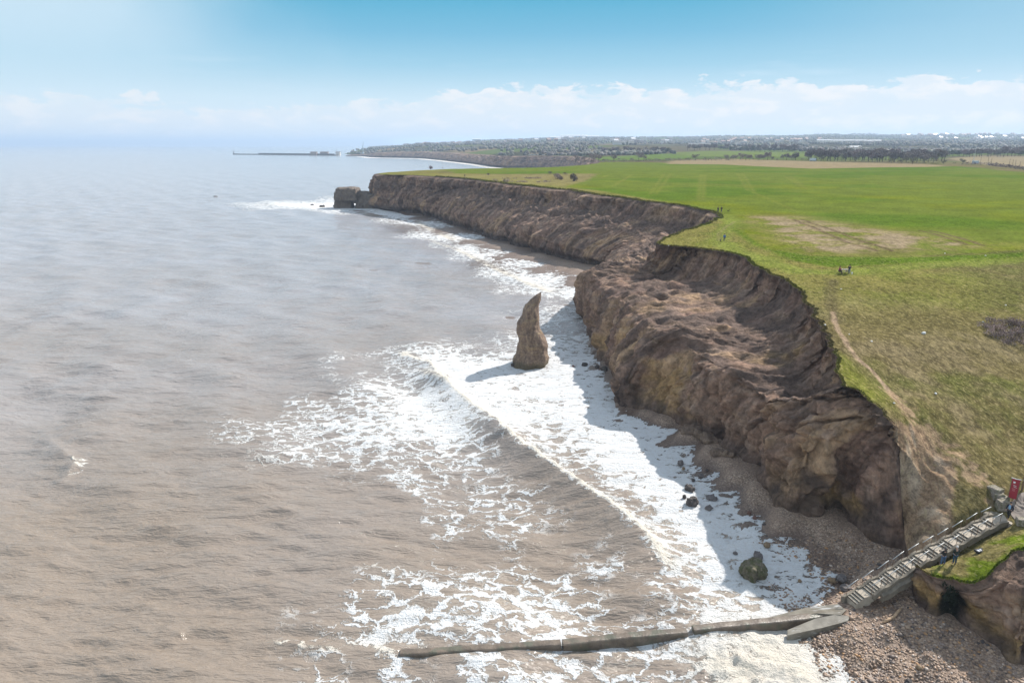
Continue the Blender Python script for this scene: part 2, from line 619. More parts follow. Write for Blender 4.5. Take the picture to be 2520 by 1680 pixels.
for t in (0.42, 0.55, 0.7, 0.85, 1.0):
    HC.append(STAIR_A + (STAIR_B - STAIR_A) * t - np.array([0, 0, 0.45]))
HC += list(EDGE[(ts < 54.0) | (ts > 59.6)][::7])
HC += [P(2228, 1122, 11.4), P(2232, 1200, 8.1), P(2236, 1290, 4.9), P(2205, 1062, 13.4)]
for D in (430, 520, 700, 1000, 1500, 2000, 2600, 3300, 4200, 5500, 9000):
    for u in np.arange(-0.35, 1.3, 0.11):
        if u * D < 40 and D < 1350 and u < 0.06:
            continue
        if u < -0.16 and D < 2700:
            continue
        HC.append(np.array([u * D, D, float(far_height(u, D))]))
HC = np.array(HC)
_hq = fan(HC[:, 0], HC[:, 1])
_M = np.sqrt(((_hq[:, None] - _hq[None]) ** 2).sum(2) + 1e-5)
_n = len(HC)
_A = np.zeros((_n + 1, _n + 1))
_A[:_n, :_n] = _M - np.eye(_n) * 0.004
_A[:_n, _n] = 1
_A[_n, :_n] = 1
_wts = np.linalg.solve(_A, np.concatenate([HC[:, 2], [0]]))


def land_h(x, y):
    x = np.atleast_1d(np.asarray(x, float))
    y = np.atleast_1d(np.asarray(y, float))
    q = fan(x, y)
    out = np.zeros(len(q))
    for i in range(0, len(q), 20000):
        d = np.sqrt(((q[i:i + 20000, None] - _hq[None]) ** 2).sum(2) + 1e-5)
        out[i:i + 20000] = d @ _wts[:-1] + _wts[-1]
    m = sstep(y, 700, 1500)
    out = out + m * 7.0 * fbm(x / 420.0, y / 600.0, 1.0, 3)
    return out


def G(px, py):
    """the point of the land seen at (px, py)"""
    D = np.exp(np.linspace(math.log(42), math.log(8800), 900))
    a, yy, k = ray(px, py)
    t = D / yy
    h = land_h(a * t, D)
    z = CAM_H + k * t
    hit = np.nonzero(z <= h)[0]
    i = hit[0] if len(hit) else len(D) - 1
    j = max(i - 1, 0)
    f0, f1 = z[j] - h[j], z[i] - h[i]
    s = f0 / (f0 - f1) if f0 != f1 else 1.0
    Dm = D[j] + (D[i] - D[j]) * min(max(s, 0), 1)
    x = a * Dm / yy
    return np.array([x, Dm, float(land_h(x, Dm)[0])])


def GL(pts):
    return np.array([G(*p)[:2] for p in pts])


# ------------------------------------------------------------------ zones of the land
Z_CROP = GL([(1093, 416.5), (1240, 414), (1356, 411.5), (1402, 403), (1500, 399), (1640, 401), (1780, 405), (1900, 411), (2000, 415.5),
             (2130, 412.5), (2280, 411), (2350, 409), (2400, 412.5), (2560, 427), (2620, 500), (2620, 612), (2520, 614), (2400, 624), (2200, 631),
             (2000, 625), (1900, 614), (1852, 590), (1795, 545), (1770, 521), (1700, 510), (1600, 490), (1480, 470), (1390, 459.5), (1440, 445),
             (1470, 428), (1120, 427)])
Z_SOIL = GL([(1835, 530), (1960, 532), (2110, 556), (2300, 580), (2490, 604), (2300, 622), (2000, 626), (1905, 604), (1850, 565)])
Z_STRAW = GL([(1640, 404), (1655, 394), (1800, 391), (1900, 394.5), (2200, 402.5), (2300, 405.5), (2330, 409.5), (2280, 411), (2130, 412.5),
              (2000, 415.5), (1900, 411), (1780, 405)])
Z_STRAW_FAR = GL([(2330, 390), (2400, 384), (2620, 384), (2620, 414), (2450, 408), (2390, 402)])
Z_HEAD = GL([(1110, 428), (1470, 428), (1440, 445), (1390, 459), (1290, 450), (1180, 440), (1060, 430)])
Z_LUSH = GL([(1775, 520), (1800, 545), (1855, 590), (1905, 615), (2000, 628), (2200, 634), (2400, 627), (2620, 615), (2620, 634), (2400, 645), (2200, 650),
             (2050, 658), (1950, 640), (1850, 600), (1790, 560)])
Z_CLAY = GL([(2180, 1050), (2240, 1043), (2275, 1060), (2335, 1125), (2360, 1185), (2340, 1240), (2350, 1290), (2290, 1350), (2200, 1360), (2200, 1114)])
Z_GREEN_NEAR = GL([(2040, 860), (2070, 870), (2130, 930), (2190, 990), (2150, 1010), (2060, 930)])
Z_FAR_GREEN = GL([(1340, 392), (1480, 387), (1640, 378), (1720, 386), (1600, 394), (1420, 396)])
Z_FAR_GREEN2 = GL([(1650, 376), (1780, 371), (1960, 375), (2020, 386), (1830, 386), (1700, 384)])
L_MOWN = GL([(1790, 528), (1800, 548), (1775, 575), (1768, 592), (1800, 612), (1880, 640), (1960, 668), (2060, 670), (2250, 655), (2600, 632)])
L_TRACK = GL([(2048, 690), (2045, 740), (2055, 790)])
L_PATH = GL([(2050, 770), (2062, 812), (2085, 850), (2112, 885), (2150, 915), (2180, 950), (2215, 990)])
L_PATH2 = GL([(2190, 962), (2250, 1030), (2330, 1105), (2400, 1170), (2450, 1215), (2490, 1245)])
L_LIGHT = GL([(1770, 592), (1768, 575), (1790, 556), (1808, 545)])
TRAM = [GL(l) for l in ([(1600, 478), (1634, 428)], [(1614, 478), (1650, 428)], [(1718, 492), (1725, 430)], [(1730, 492), (1735, 430)],
                        [(1815, 427), (1842, 470)], [(1827, 427), (1856, 472)], [(1852, 473), (1960, 520)], [(1932, 434), (1985, 465)],
                        [(1944, 434), (1975, 455)], [(1515, 452), (1555, 430)], [(1480, 438), (1498, 430)], [(1510, 458), (1545, 436)])]
TRACK = [GL(l) for l in ([(1955, 541), (2030, 572), (2075, 593), (2160, 618)], [(1972, 541), (2060, 570), (2120, 592), (2200, 619)],
                         [(2265, 568), (2330, 585), (2380, 603)], [(2288, 568), (2360, 585), (2420, 605)])]


def soft_in(q, poly, w):
    """1 inside, falling to 0 over w metres (w may be an array) outside the edge"""
    d, _, _ = line_dist(q, np.vstack([poly, poly[:1]]))
    s = np.where(inside(q, poly), d, -d)
    return sstep(s, -w, w)


def blend(c, col, f):
    return c + (np.array(col) - c) * f[:, None]


def land_colour(x, y):
    q = np.stack([x, y], 1)
    n1 = fbm(x / 9.0, y / 9.0, 2.0, 4)
    n2 = fbm(x / 28.0, y / 28.0, 5.0, 3)
    n3 = fbm(x / 2.6, y / 2.6, 7.0, 3)
    c = np.tile(np.array([0.176, 0.146, 0.064]), (len(x), 1))
    c = blend(c, (0.245, 0.198, 0.112), sstep(n1 + 0.5 * n3, -0.1, 0.75) * 0.75)
    c = blend(c, (0.134, 0.146, 0.040), sstep(n2 - 0.3 * n3, 0.0, 0.6) * 0.8)
    d_e, _, _ = line_dist(q, EDGE[:, :2])
    # short yellow-green turf along the cliff top
    f = sstep(y, 85, 125) * sstep(d_e, 45, 20)
    c = blend(c, (0.228, 0.215, 0.055), f * 0.85)
    c = blend(c, (0.170, 0.198, 0.032), f * sstep(n1, 0.0, 0.5) * 0.7)
    c = blend(c, (0.180, 0.195, 0.035), soft_in(q, Z_GREEN_NEAR, 1.8) * 0.8)
    w = np.clip(y * 0.006, 0.5, 30)
    lush = soft_in(q, Z_LUSH, w * 1.2)
    c = blend(c, (0.105, 0.175, 0.006), lush * 0.95)
    crop = soft_in(q, Z_CROP, w * 0.6)
    cc = np.tile(np.array([0.150, 0.194, 0.026]), (len(x), 1))
    cc = blend(cc, (0.180, 0.212, 0.012), sstep(n2 + 0.4 * fbm(x / 60, y / 25, 3.0, 3), -0.1, 0.7) * 0.8 * sstep(y, 480, 250))
    cc = blend(cc, (0.098, 0.170, 0.014), sstep(fbm(x / 80, y / 50, 8.0, 3), 0.05, 0.5) * 0.8)
    for l in TRAM:
        d, _, _ = line_dist(q, l)
        cc = blend(cc, (0.20, 0.22, 0.04), sstep(d, np.clip(y * 0.0045, .7, 3), 0.2) * 0.60)
    soil = soft_in(q, Z_SOIL, w * 10) * np.clip(0.68 + 0.9 * n1 + 0.5 * n3, 0, 1)
    cc = blend(cc, (0.255, 0.205, 0.085), np.clip(soil * 1.3, 0, 1) * 0.85)
    cc = blend(cc, (0.40, 0.31, 0.215), sstep(soil, 0.38, 1.0) * 0.72)
    for l in TRACK:
        d, _, _ = line_dist(q, l)
        cc = blend(cc, (0.15, 0.105, 0.065), sstep(d, 1.0, 0.2) * 0.75)
    c = c + (cc - c) * crop[:, None]
    c = blend(c, (0.33, 0.26, 0.145), soft_in(q, Z_STRAW, w * 0.7) * 0.95)
    c = blend(c, (0.33, 0.27, 0.16), soft_in(q, Z_STRAW_FAR, w * 0.7) * 0.95)
    hd = soft_in(q, Z_HEAD, w)
    c = blend(c, (0.27, 0.235, 0.095), hd * (0.5 + 0.5 * sstep(n1, -0.2, 0.5)))
    # worn ways
    d, _, _ = line_dist(q, L_MOWN)
    c = blend(c, (0.205, 0.250, 0.045), sstep(d, 3.6 + 1.0 * n1, 1.2) * 0.8)
    d, _, _ = line_dist(q, L_TRACK)
    c = blend(c, (0.10, 0.080, 0.05), sstep(d + 0.5 * n3, 1.4, 0.4) * 0.5)
    d, _, _ = line_dist(q, L_PATH)
    c = blend(c, (0.42, 0.31, 0.21), sstep(d + 0.15 * n3, 0.5, 0.18) * 0.95)
    d, _, _ = line_dist(q, L_LIGHT)
    c = blend(c, (0.26, 0.25, 0.09), sstep(d, 0.7, 0.2) * 0.7)
    d, fr, _ = line_dist(q, L_PATH2)
    lobes = fbm(x / 0.9 + y / 3.5, y / 0.8, 4.0, 3)
    c = blend(c, (0.37, 0.265, 0.165), sstep(lobes + 0.9 * (1 - d / (0.9 + 0.8 * np.sin(fr * 3.1))), 0.25, 0.55) * sstep(d, 2.2, 1.2) * 0.9)
    clay = soft_in(q, Z_CLAY, 0.8 + 0 * x)
    clayf = sstep(clay + 0.35 * fbm(x / 1.6, y / 1.6, 6.0, 3), 0.35, 0.65)
    cl = np.tile(np.array([0.37, 0.258, 0.165]), (len(x), 1))
    cl = blend(cl, (0.47, 0.37, 0.265), sstep(fbm(x / 1.2, y / 3.0, 1.5, 4), 0.0, 0.6))
    cl = blend(cl, (0.26, 0.19, 0.125), sstep(fbm(x / 3.0, y / 2.2, 2.5, 3), 0.15, 0.6))
    c = c + (cl - c) * clayf[:, None]
    # grass of the near bluff
    bl = sstep(y, 57.5, 55.5) * sstep(x, 34, 37)
    c = blend(c, (0.235, 0.200, 0.080), bl * 0.9)
    c = blend(c, (0.140, 0.205, 0.014), bl * sstep(n3 + 0.6 * n1 + 0.25 * (x - 41) / 4, 0.0, 0.45) * 0.9)
    # the country far behind
    fr = sstep(y, 620, 900)
    patch = fbm(x / 260.0, y / 420.0, 12.0, 3)
    pc = np.tile(np.array([0.135, 0.120, 0.070]), (len(x), 1))
    pc = blend(pc, (0.115, 0.155, 0.040), sstep(patch, -0.02, 0.06))
    pc = blend(pc, (0.075, 0.075, 0.045), sstep(fbm(x / 300, y / 380, 20.0, 3), 0.02, 0.10))
    pc = blend(pc, (0.24, 0.19, 0.11), sstep(fbm(x / 200, y / 300, 30.0, 2), 0.33, 0.38))
    keep = (1 - np.clip(soft_in(q, Z_CROP, w) + soft_in(q, Z_STRAW, w) + soft_in(q, Z_STRAW_FAR, w), 0, 1))
    c = c + (pc - c) * (fr * keep)[:, None]
    c = blend(c, (0.135, 0.200, 0.040), soft_in(q, Z_FAR_GREEN, w))
    c = blend(c, (0.165, 0.215, 0.050), soft_in(q, Z_FAR_GREEN2, w))
    return np.clip(c * np.array([0.68, 0.66, 0.66]), 0.01, 0.8)


# ------------------------------------------------------------------ materials of the setting
def mat_land():
    m, nt, bs = material("turf")
    p = nt.pos()
    tint = nt.attr('tint', 'Color')
    mp = nt.new('ShaderNodeMapping')
    nt.set(mp.inputs[0], p)
    mp.inputs['Rotation'].default_value = (0, 0, R(-35))
    mp.inputs['Scale'].default_value = (1.0, 0.62, 1.0)
    v = mp.outputs[0]
    tus = nt.noise(v, 1.35, 5, 0.62)
    fine = nt.noise(v, 5.5, 4, 0.65)
    big = nt.noise(p, 0.12, 4, 0.6)
    rough = nt.attr('rough')
    f = nt.math('ADD', nt.math('MULTIPLY', tus, 0.6), nt.math('MULTIPLY', fine, 0.4))
    k = nt.smooth(f, 0.32, 0.68, 0.48, 1.52)
    k2 = nt.smooth(big, 0.3, 0.7, 0.86, 1.14)
    k = nt.mixf(rough, nt.mixf(0.6, k, 1.0), k)
    cmb = nt.new('ShaderNodeCombineXYZ')
    kk = nt.math('MULTIPLY', k, k2)
    for i in range(3):
        nt.set(cmb.inputs[i], kk)
    col = nt.mix(1.0, tint, cmb.outputs[0], 'MULTIPLY')
    straw = nt.smooth(nt.noise(v, 2.7, 3, 0.6), 0.52, 0.70)
    col = nt.mix(nt.math('MULTIPLY', nt.math('MULTIPLY', straw, rough), 0.45), col, (0.31, 0.25, 0.13))
    nt.set(bs.inputs['Base Color'], col)
    bs.inputs['Roughness'].default_value = 0.95
    bs.inputs['Specular IOR Level'].default_value = 0.0
    h = nt.math('ADD', nt.math('MULTIPLY', tus, 0.30), nt.math('MULTIPLY', fine, 0.08))
    h = nt.math('MULTIPLY', h, nt.mixf(rough, 0.25, 1.0))
    nt.set(bs.inputs['Normal'], nt.bump(h, 0.9, 1.0))
    return m


def mat_cliff():
    m, nt, bs = material("cliff_earth")
    p = nt.pos()
    tint = nt.attr('tint', 'Color')
    st = nt.new('ShaderNodeCombineXYZ')
    s, t = nt.attr('along'), nt.attr('up')
    nt.set(st.inputs[0], s)
    nt.set(st.inputs[1], nt.math('MULTIPLY', t, 0.16))
    streak = nt.noise(st.outputs[0], 0.85, 6, 0.62, 0.6)
    grain = nt.noise(p, 1.9, 9, 0.70, 0.3)
    lump = nt.noise(p, 0.7, 6, 0.6, 0.4)
    f = nt.math('ADD', nt.math('MULTIPLY', streak, 0.5), nt.math('MULTIPLY', grain, 0.5))
    k = nt.smooth(f, 0.36, 0.64, 0.62, 1.38)
    k = nt.math('MULTIPLY', k, nt.smooth(lump, 0.3, 0.7, 0.72, 1.28))
    cmb = nt.new('ShaderNodeCombineXYZ')
    for i in range(3):
        nt.set(cmb.inputs[i], k)
    col = nt.mix(1.0, tint, cmb.outputs[0], 'MULTIPLY')
    stones = nt.smooth(nt.voro(p, 3.2), 0.10, 0.16, 1.0, 0.0)
    stones = nt.math('MULTIPLY', stones, nt.smooth(nt.noise(p, 0.35, 3), 0.5, 0.65))
    col = nt.mix(nt.math('MULTIPLY', stones, 0.45), col, (0.42, 0.35, 0.26))
    nt.set(bs.inputs['Base Color'], col)
    bs.inputs['Roughness'].default_value = 0.92
    bs.inputs['Specular IOR Level'].default_value = 0.2
    h = nt.math('ADD', nt.math('MULTIPLY', grain, 0.45), nt.math('ADD', nt.math('MULTIPLY', lump, 0.5), nt.math('MULTIPLY', streak, 0.4)))
    nt.set(bs.inputs['Normal'], nt.bump(h, 0.9, 1.0))
    return m


def mat_beach():
    m, nt, bs = material("shingle")
    p = nt.pos()
    v1 = nt.new('ShaderNodeTexVoronoi', feature='F1')
    nt.set(v1.inputs['Vector'], p)
    v1.inputs['Scale'].default_value = 5.5
    v2 = nt.new('ShaderNodeTexVoronoi', feature='F1')
    nt.set(v2.inputs['Vector'], p)
    v2.inputs['Scale'].default_value = 12.0
    pick = nt.new('ShaderNodeSeparateColor')
    nt.set(pick.inputs[0], v1.outputs['Color'])
    pick2 = nt.new('ShaderNodeSeparateColor')
    nt.set(pick2.inputs[0], v2.outputs['Color'])
    stones = nt.ramp(nt.math('ADD', nt.math('MULTIPLY', pick.outputs[0], 0.5), nt.math('MULTIPLY', pick2.outputs[1], 0.5)), [
        (0.0, (0.12, 0.082, 0.06)), (0.3, (0.235, 0.165, 0.118)), (0.55, (0.31, 0.218, 0.157)), (0.8, (0.40, 0.30, 0.225)), (1.0, (0.52, 0.45, 0.39))])
    gap = nt.smooth(v1.outputs['Distance'], 0.35, 0.85, 1.0, 0.6)
    cmb = nt.new('ShaderNodeCombineXYZ')
    for i in range(3):
        nt.set(cmb.inputs[i], gap)
    col = nt.mix(1.0, stones, cmb.outputs[0], 'MULTIPLY')
    big = nt.noise(p, 0.25, 4)
    col = nt.mix(nt.smooth(big, 0.45, 0.65, 0.0, 0.5), col, (0.22, 0.15, 0.11))
    wet = nt.attr('wet')
    dark = nt.mix(1.0, col, (0.55, 0.52, 0.52), 'MULTIPLY')
    col = nt.mix(wet, col, dark)
    nt.set(bs.inputs['Base Color'], col)
    nt.set(bs.inputs['Roughness'], nt.mixf(wet, 0.85, 0.38))
    h = nt.math('SUBTRACT', 1.0, nt.math('ADD', nt.math('MULTIPLY', v1.outputs['Distance'], 0.7), nt.math('MULTIPLY', v2.outputs['Distance'], 0.3)))
    nt.set(bs.inputs['Normal'], nt.bump(h, 0.8, 0.09))
    return m


def mat_sea():
    m, nt, bs = material("sea_water")
    p = nt.pos()
    foam = nt.attr('foam')
    silt = nt.attr('silt')
    warp = nt.noise(p, 0.55, 4, 0.6, 0.0, True)
    w2 = nt.vmath('MULTIPLY', nt.vmath('SUBTRACT', warp, (0.5, 0.5, 0.5)), (3.6, 3.6, 0.0))
    q = nt.vmath('ADD', p, w2)
    mp = nt.new('ShaderNodeMapping')
    nt.set(mp.inputs[0], q)
    mp.inputs['Rotation'].default_value = (0, 0, R(28))
    mp.inputs['Scale'].default_value = (0.72, 1.5, 0.2)
    e1 = nt.voro(mp.outputs[0], 0.42, 'DISTANCE_TO_EDGE')
    e2 = nt.voro(mp.outputs[0], 1.25, 'DISTANCE_TO_EDGE')
    n = nt.noise(q, 0.9, 7, 0.65)
    n2 = nt.noise(p, 4.5, 5, 0.65)
    lace = nt.math('ADD', nt.math('MULTIPLY', nt.smooth(e1, 0.0, 0.26, 1.0, 0.0), 0.44), nt.math('MULTIPLY', nt.smooth(e2, 0.0, 0.28, 1.0, 0.0), 0.25))
    lace = nt.math('ADD', lace, nt.math('MULTIPLY', nt.smooth(n, 0.25, 0.75), 0.24))
    lace = nt.math('ADD', lace, nt.math('MULTIPLY', nt.smooth(n2, 0.25, 0.75), 0.11))
    thr = nt.math('SUBTRACT', 0.80, nt.math('MULTIPLY', foam, 0.60))
    mask = nt.smooth(nt.math('SUBTRACT', lace, thr), -0.05, 0.10)
    mask = nt.math('MULTIPLY', mask, nt.smooth(foam, 0.10, 0.24))
    thin = nt.math('MULTIPLY', nt.smooth(nt.math('SUBTRACT', lace, thr), -0.34, 0.08), nt.smooth(foam, 0.1, 0.6, 0.0, 0.45))
    mott = nt.noise(p, 0.06, 4, 0.6)
    water = nt.mix(silt, (0.330, 0.325, 0.345), (0.248, 0.196, 0.152))  # brown silt near; the pale far tone paints in the sky's reflection
    water = nt.mix(nt.smooth(mott, 0.3, 0.7, 0.0, 0.22), water, (0.205, 0.165, 0.130))
    water = nt.mix(thin, water, (0.55, 0.50, 0.43))
    cream = nt.attr('cream')
    fcol = nt.mix(cream, (0.70, 0.705, 0.71), (0.66, 0.60, 0.51))
    fcol = nt.mix(nt.smooth(nt.noise(p, 1.8, 8, 0.75), 0.38, 0.54, 0.38, 0.0), fcol, (0.55, 0.50, 0.45))
    nt.set(bs.inputs['Base Color'], nt.mix(mask, water, fcol))
    nt.set(bs.inputs['Roughness'], nt.mixf(mask, 0.14, 0.85))
    bs.inputs['IOR'].default_value = 1.333
    nt.set(bs.inputs['Specular IOR Level'], nt.mixf(mask, 0.95, 0.1))
    # a film of water running over the shingle lets the stones show through
    nt.set(bs.inputs['Alpha'], nt.math('SUBTRACT', 1.0, nt.math('MULTIPLY', nt.attr('thin'), nt.math('SUBTRACT', 0.86, nt.math('MULTIPLY', mask, 0.86)))))
    # ripples: short crests lying roughly across the view from the east wind
    mr = nt.new('ShaderNodeMapping')
    nt.set(mr.inputs[0], p)
    mr.inputs['Rotation'].default_value = (0, 0, R(-14))
    mr.inputs['Scale'].default_value = (0.30, 1.0, 1.0)
    r1 = nt.noise(mr.outputs[0], 0.75, 3, 0.6, 0.4)
    r2 = nt.noise(mr.outputs[0], 2.6, 4, 0.62, 0.5)
    r3 = nt.noise(mr.outputs[0], 6.5, 3, 0.6, 0.3)
    h = nt.math('ADD', nt.math('MULTIPLY', r1, 0.55), nt.math('ADD', nt.math('MULTIPLY', r2, 0.24), nt.math('MULTIPLY', r3, 0.05)))
    h = nt.math('ADD', h, nt.math('MULTIPLY', mask, nt.math('MULTIPLY', n2, 0.42)))
    nt.set(bs.inputs['Normal'], nt.bump(h, 0.85, 1.0))
    return m


M_LAND, M_CLIFF, M_BEACH, M_SEA = mat_land(), mat_cliff(), mat_beach(), mat_sea()


# ------------------------------------------------------------------ the cliff
def dent(v, n, c, rad, depth, squash=1.0):
    d = v - c
    r = np.sqrt(d[..., 0] ** 2 + d[..., 1] ** 2 + (d[..., 2] / squash) ** 2) / rad
    return -depth * np.exp(-r ** 4)


OCHRE = [(P(1640, 965, 4.0), 7.0, .9), (P(1690, 905, 8), 4.5, .5), (P(2035, 1215, 3.4), 2.6, 1.0), (P(2085, 1250, 3.6), 2.6, .9), (P(2100, 1230, 4.5), 1.6, .6),
         (P(1480, 845, 3), 3.0, .8), (P(1560, 820, 8), 3.5, .6), (P(1900, 840, 14), 5, .5), (P(1960, 870, 13), 4, .45), (P(1600, 760, 12), 4, .4),
         (P(2260, 1450, 3.5), 2.2, 1.0), (P(2300, 1480, 3.2), 2.2, 1.1), (P(2400, 1540, 3.0), 2.0, 1.2), (P(2440, 1590, 2.8), 2.2, 1.2),
         (P(2480, 1640, 2.6), 2.4, 1.1), (P(2370, 1500, 3.5), 1.6, .9), (P(2520, 1660, 2.6), 2.5, .9)]
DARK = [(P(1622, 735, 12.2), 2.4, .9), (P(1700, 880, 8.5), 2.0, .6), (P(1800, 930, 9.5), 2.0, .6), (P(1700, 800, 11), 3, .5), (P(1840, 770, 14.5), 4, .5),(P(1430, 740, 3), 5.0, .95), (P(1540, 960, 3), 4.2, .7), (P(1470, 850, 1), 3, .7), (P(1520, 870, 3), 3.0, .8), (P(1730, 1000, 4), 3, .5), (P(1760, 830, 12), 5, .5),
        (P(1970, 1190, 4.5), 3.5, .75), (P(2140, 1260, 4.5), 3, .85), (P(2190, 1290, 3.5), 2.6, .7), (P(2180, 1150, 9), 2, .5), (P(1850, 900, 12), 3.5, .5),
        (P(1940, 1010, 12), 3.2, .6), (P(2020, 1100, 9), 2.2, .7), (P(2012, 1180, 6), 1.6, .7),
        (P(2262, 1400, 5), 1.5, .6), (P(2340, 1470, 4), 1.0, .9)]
CAVES = [(P(1622, 735, 12.2), 2.0, 2.6, 1.9), (P(1530, 762, 8.0), 1.3, 1.6, 2.2), (P(1700, 880, 8.5), 1.3, 1.6, 2.2), (P(1800, 930, 9.5), 1.2, 1.4, 2.4), (P(1880, 1010, 9), 1.2, 1.4, 2.2), (P(2015, 1120, 8.5), 1.1, 1.5, 3.0), (P(2040, 1030, 12), 1.1, 1.2, 2.0), (P(1712, 1035, 1.8), 2.0, 2.6, 1.3), (P(1760, 1075, 1.6), 1.8, 2.4, 1.2), (P(1830, 1140, 1.9), 1.4, 1.8, 1.1), (P(2005, 1254, 2.0), 1.25, 1.5, 0.8), (P(2050, 1258, 2.1), 1.2, 1.4, 0.7),
         (P(1475, 870, .5), 1.6, 1.6, 1.2), (P(1500, 905, .8), 1.6, 1.8, 1.2), (P(2345, 1500, 2.9), 1.15, 2.6, 1.8), (P(2338, 1460, 4.0), 0.8, 1.8, 1.3),
         (P(1490, 612, 2), 5, 5, 1), (P(1400, 625, 2), 4, 4, 1), (P(1305, 600, 2.5), 6, 5, .8), (P(1000, 515, 4), 9, 6, .7), (P(960, 510, 4), 9, 6, .7), (P(1250, 588, 2), 5, 5, .8)]


def build_cliff():
    K = 130
    tt = np.linspace(0, 1, K)
    V = np.zeros((NS, K + 1, 3))
    par = tt * 4
    for i in range(NS):
        V[i, 1:] = catmull(PROF[i], par)
    V[:, 0] = V[:, 1] - np.array([0, 0, 3.0])
    S = np.repeat(SARC[:, None], K + 1, 1)
    T = np.concatenate([[0], tt])[None].repeat(NS, 0)
    Hh = V[:, :, 2]
    du = np.gradient(V, axis=0)
    dv = np.gradient(V, axis=1)
    N = np.cross(du, dv)
    N /= np.linalg.norm(N, axis=2)[..., None] + 1e-9
    sea_dir = V[:, 1, :2] - V[:, -1, :2]
    flip = np.sign((N[:, K // 2, :2] * sea_dir).sum(1))
    flip[flip == 0] = 1
    N *= flip[:, None, None]
    D = V[:, :, 1]
    kf = sstep(D, 120, 300)
    kff = sstep(D, 600, 1200)
    env = sstep(T, 1.0, 0.93) * (0.25 + 0.75 * sstep(T, 0.0, 0.15))
    hgt = np.clip((PROF[:, 4, 2] - 3) / 8, 0.15, 1)[:, None]
    # gullies run down the face, leaning a little
    lean = S - 2.5 * T
    X, Y, Z = V[..., 0], V[..., 1], V[..., 2]
    wx = 1.4 * fbm(X / 7, Y / 7, Z / 7, 2)
    def ribs(a, b, c):
        return 1.9 * np.abs(perlin(a, b, c)) ** 0.55 - 1.15
    g1 = ribs(lean / 8.0 + 0.30 * wx, T * 1.3 + 0.1 * wx, 2.0)
    g2 = ribs(lean / 3.6 + 0.42 * wx, T * 2.2 + 5, 4.0)
    g3 = ribs(lean / 1.5 + 0.5 * wx, T * 3.4 + 9, 6.0)
    b1 = fbm(X / 5.0, Y / 5.0, Z / 4.0, 5, 0.55)
    b2 = fbm(X / 1.5, Y / 1.5, Z / 1.2, 4, 0.6)
    g4 = 1.0 - 2.4 * np.abs(perlin(lean / 2.6 + 0.5 * wx + 7, T * 3.0 + 3, 8.0))
    lowr = sstep(T, 0.72, 0.42)
    butt = 1.0 - 2.6 * np.abs(perlin(S / 15.0 + 0.10 * wx, T * 0.6, 17.0))
    crack = (1.3 * sstep(np.abs(perlin(lean / 6.5 + 0.22 * wx, T * 1.5, 41.0)), .10, .01) * sstep(perlin(S / 9.0, T * 2.0, 43.0), -.25, .25)
             + 0.65 * sstep(np.abs(perlin(lean / 3.0 + 0.3 * wx, T * 2.2, 47.0)), .11, .01) * sstep(perlin(S / 6.0, T * 2.5, 49.0), -.2, .3)
             + 0.7 * sstep(np.abs(perlin(S / 9.0 + 0.2 * wx, Z / 3.6 + 0.15 * wx, 51.0)), .07, .01) * sstep(perlin(S / 5.0, T * 2.0, 53.0), 0, .3))
    blk = fbm(X / 2.6, Y / 2.6, Z / 1.5 + 31, 4, 0.6)
    dn = (0.55 + 0.5 * lowr) * g1 + (0.30 + 0.62 * lowr) * g2 + (0.12 + 0.36 * lowr) * g3 + 0.20 * g4 + 0.60 * b1 + 0.28 * b2 + 1.9 * butt * sstep(T, 0.92, 0.5) * np.interp(ts, [44, 47], [1, .35])[:, None] + 0.30 * blk - 0.35 - crack
    ff = ridged((S - 14 * T) / 30.0 + 0.25 * wx, T * 1.0, 7.0, 4)
    fb = fbm(X / 22, Y / 22, Z / 9, 4)
    fl = ridged((S - 10 * T) / 9.0 + 0.3 * wx, T * 1.6, 3.0, 2)
    dfar = 2.0 * ff + 1.6 * fb + 0.9 * fl + 0.8 * b1 + 1.5 * g1 + 0.7 * g2
    disp = (dn * (1 - kf) + dfar * kf) * env * hgt * (1 + 1.0 * kff)
    disp0 = 0.30 * fbm(X / 0.7, Y / 0.7, Z / 0.55, 3) * (1 - kf)
    # terraces of harder bands
    band = fbm(Z / 1.3 + 0.25 * b1, S / 40.0, 3.0, 2)
    disp += 0.28 * band * env * hgt + disp0 * env * hgt * np.where(D < 58, 1.5, 0.7)
    # undercut foot
    foot = np.exp(-((Z - PROF[:, 0, 2][:, None] - 1.0) / 1.1) ** 2)
    under = sstep(fbm(S / 11.0, S * 0, 6.0, 3), -0.15, 0.45)
    disp -= foot * under * (0.55 + 1.9 * kf) * hgt
    calm = np.interp(ts, [50.5, 53, 54.5, 58.5, 59.5, 60.5], [1, .6, .12, .12, .6, 1.0])[:, None]
    disp = np.clip(disp, -2.5 - 3 * kf, 2.2 + 4 * kf) * calm
    Nh = N * np.array([1, 1, 0.4])
    V2 = V + Nh * disp[..., None]
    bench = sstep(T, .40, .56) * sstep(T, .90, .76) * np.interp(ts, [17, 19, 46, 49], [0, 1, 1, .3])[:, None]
    hum = 0.95 * ridged(X / 7.0 + 0.3 * wx, (Y + 0.6 * X) / 5.0, 61.0, 3) + 0.7 * fbm(X / 3.0, Y / 3.0, 63.0, 4) - 0.9
    V2[..., 2] += bench * hum * (0.68 + 0.9 * kf)
    cap = PROF[:, 4, 2][:, None] - 0.10 - 0.18 * (1 - T) * (PROF[:, 4, 2] - PROF[:, 0, 2])[:, None]
    V2[..., 2] = np.minimum(V2[..., 2], np.maximum(cap, V[..., 2] - 0.3))
    for c, rad, dep, sq in CAVES:
        V2 += N * dent(V, N, c, rad, dep, sq)[..., None]
    V2[:, -1] = EDGE
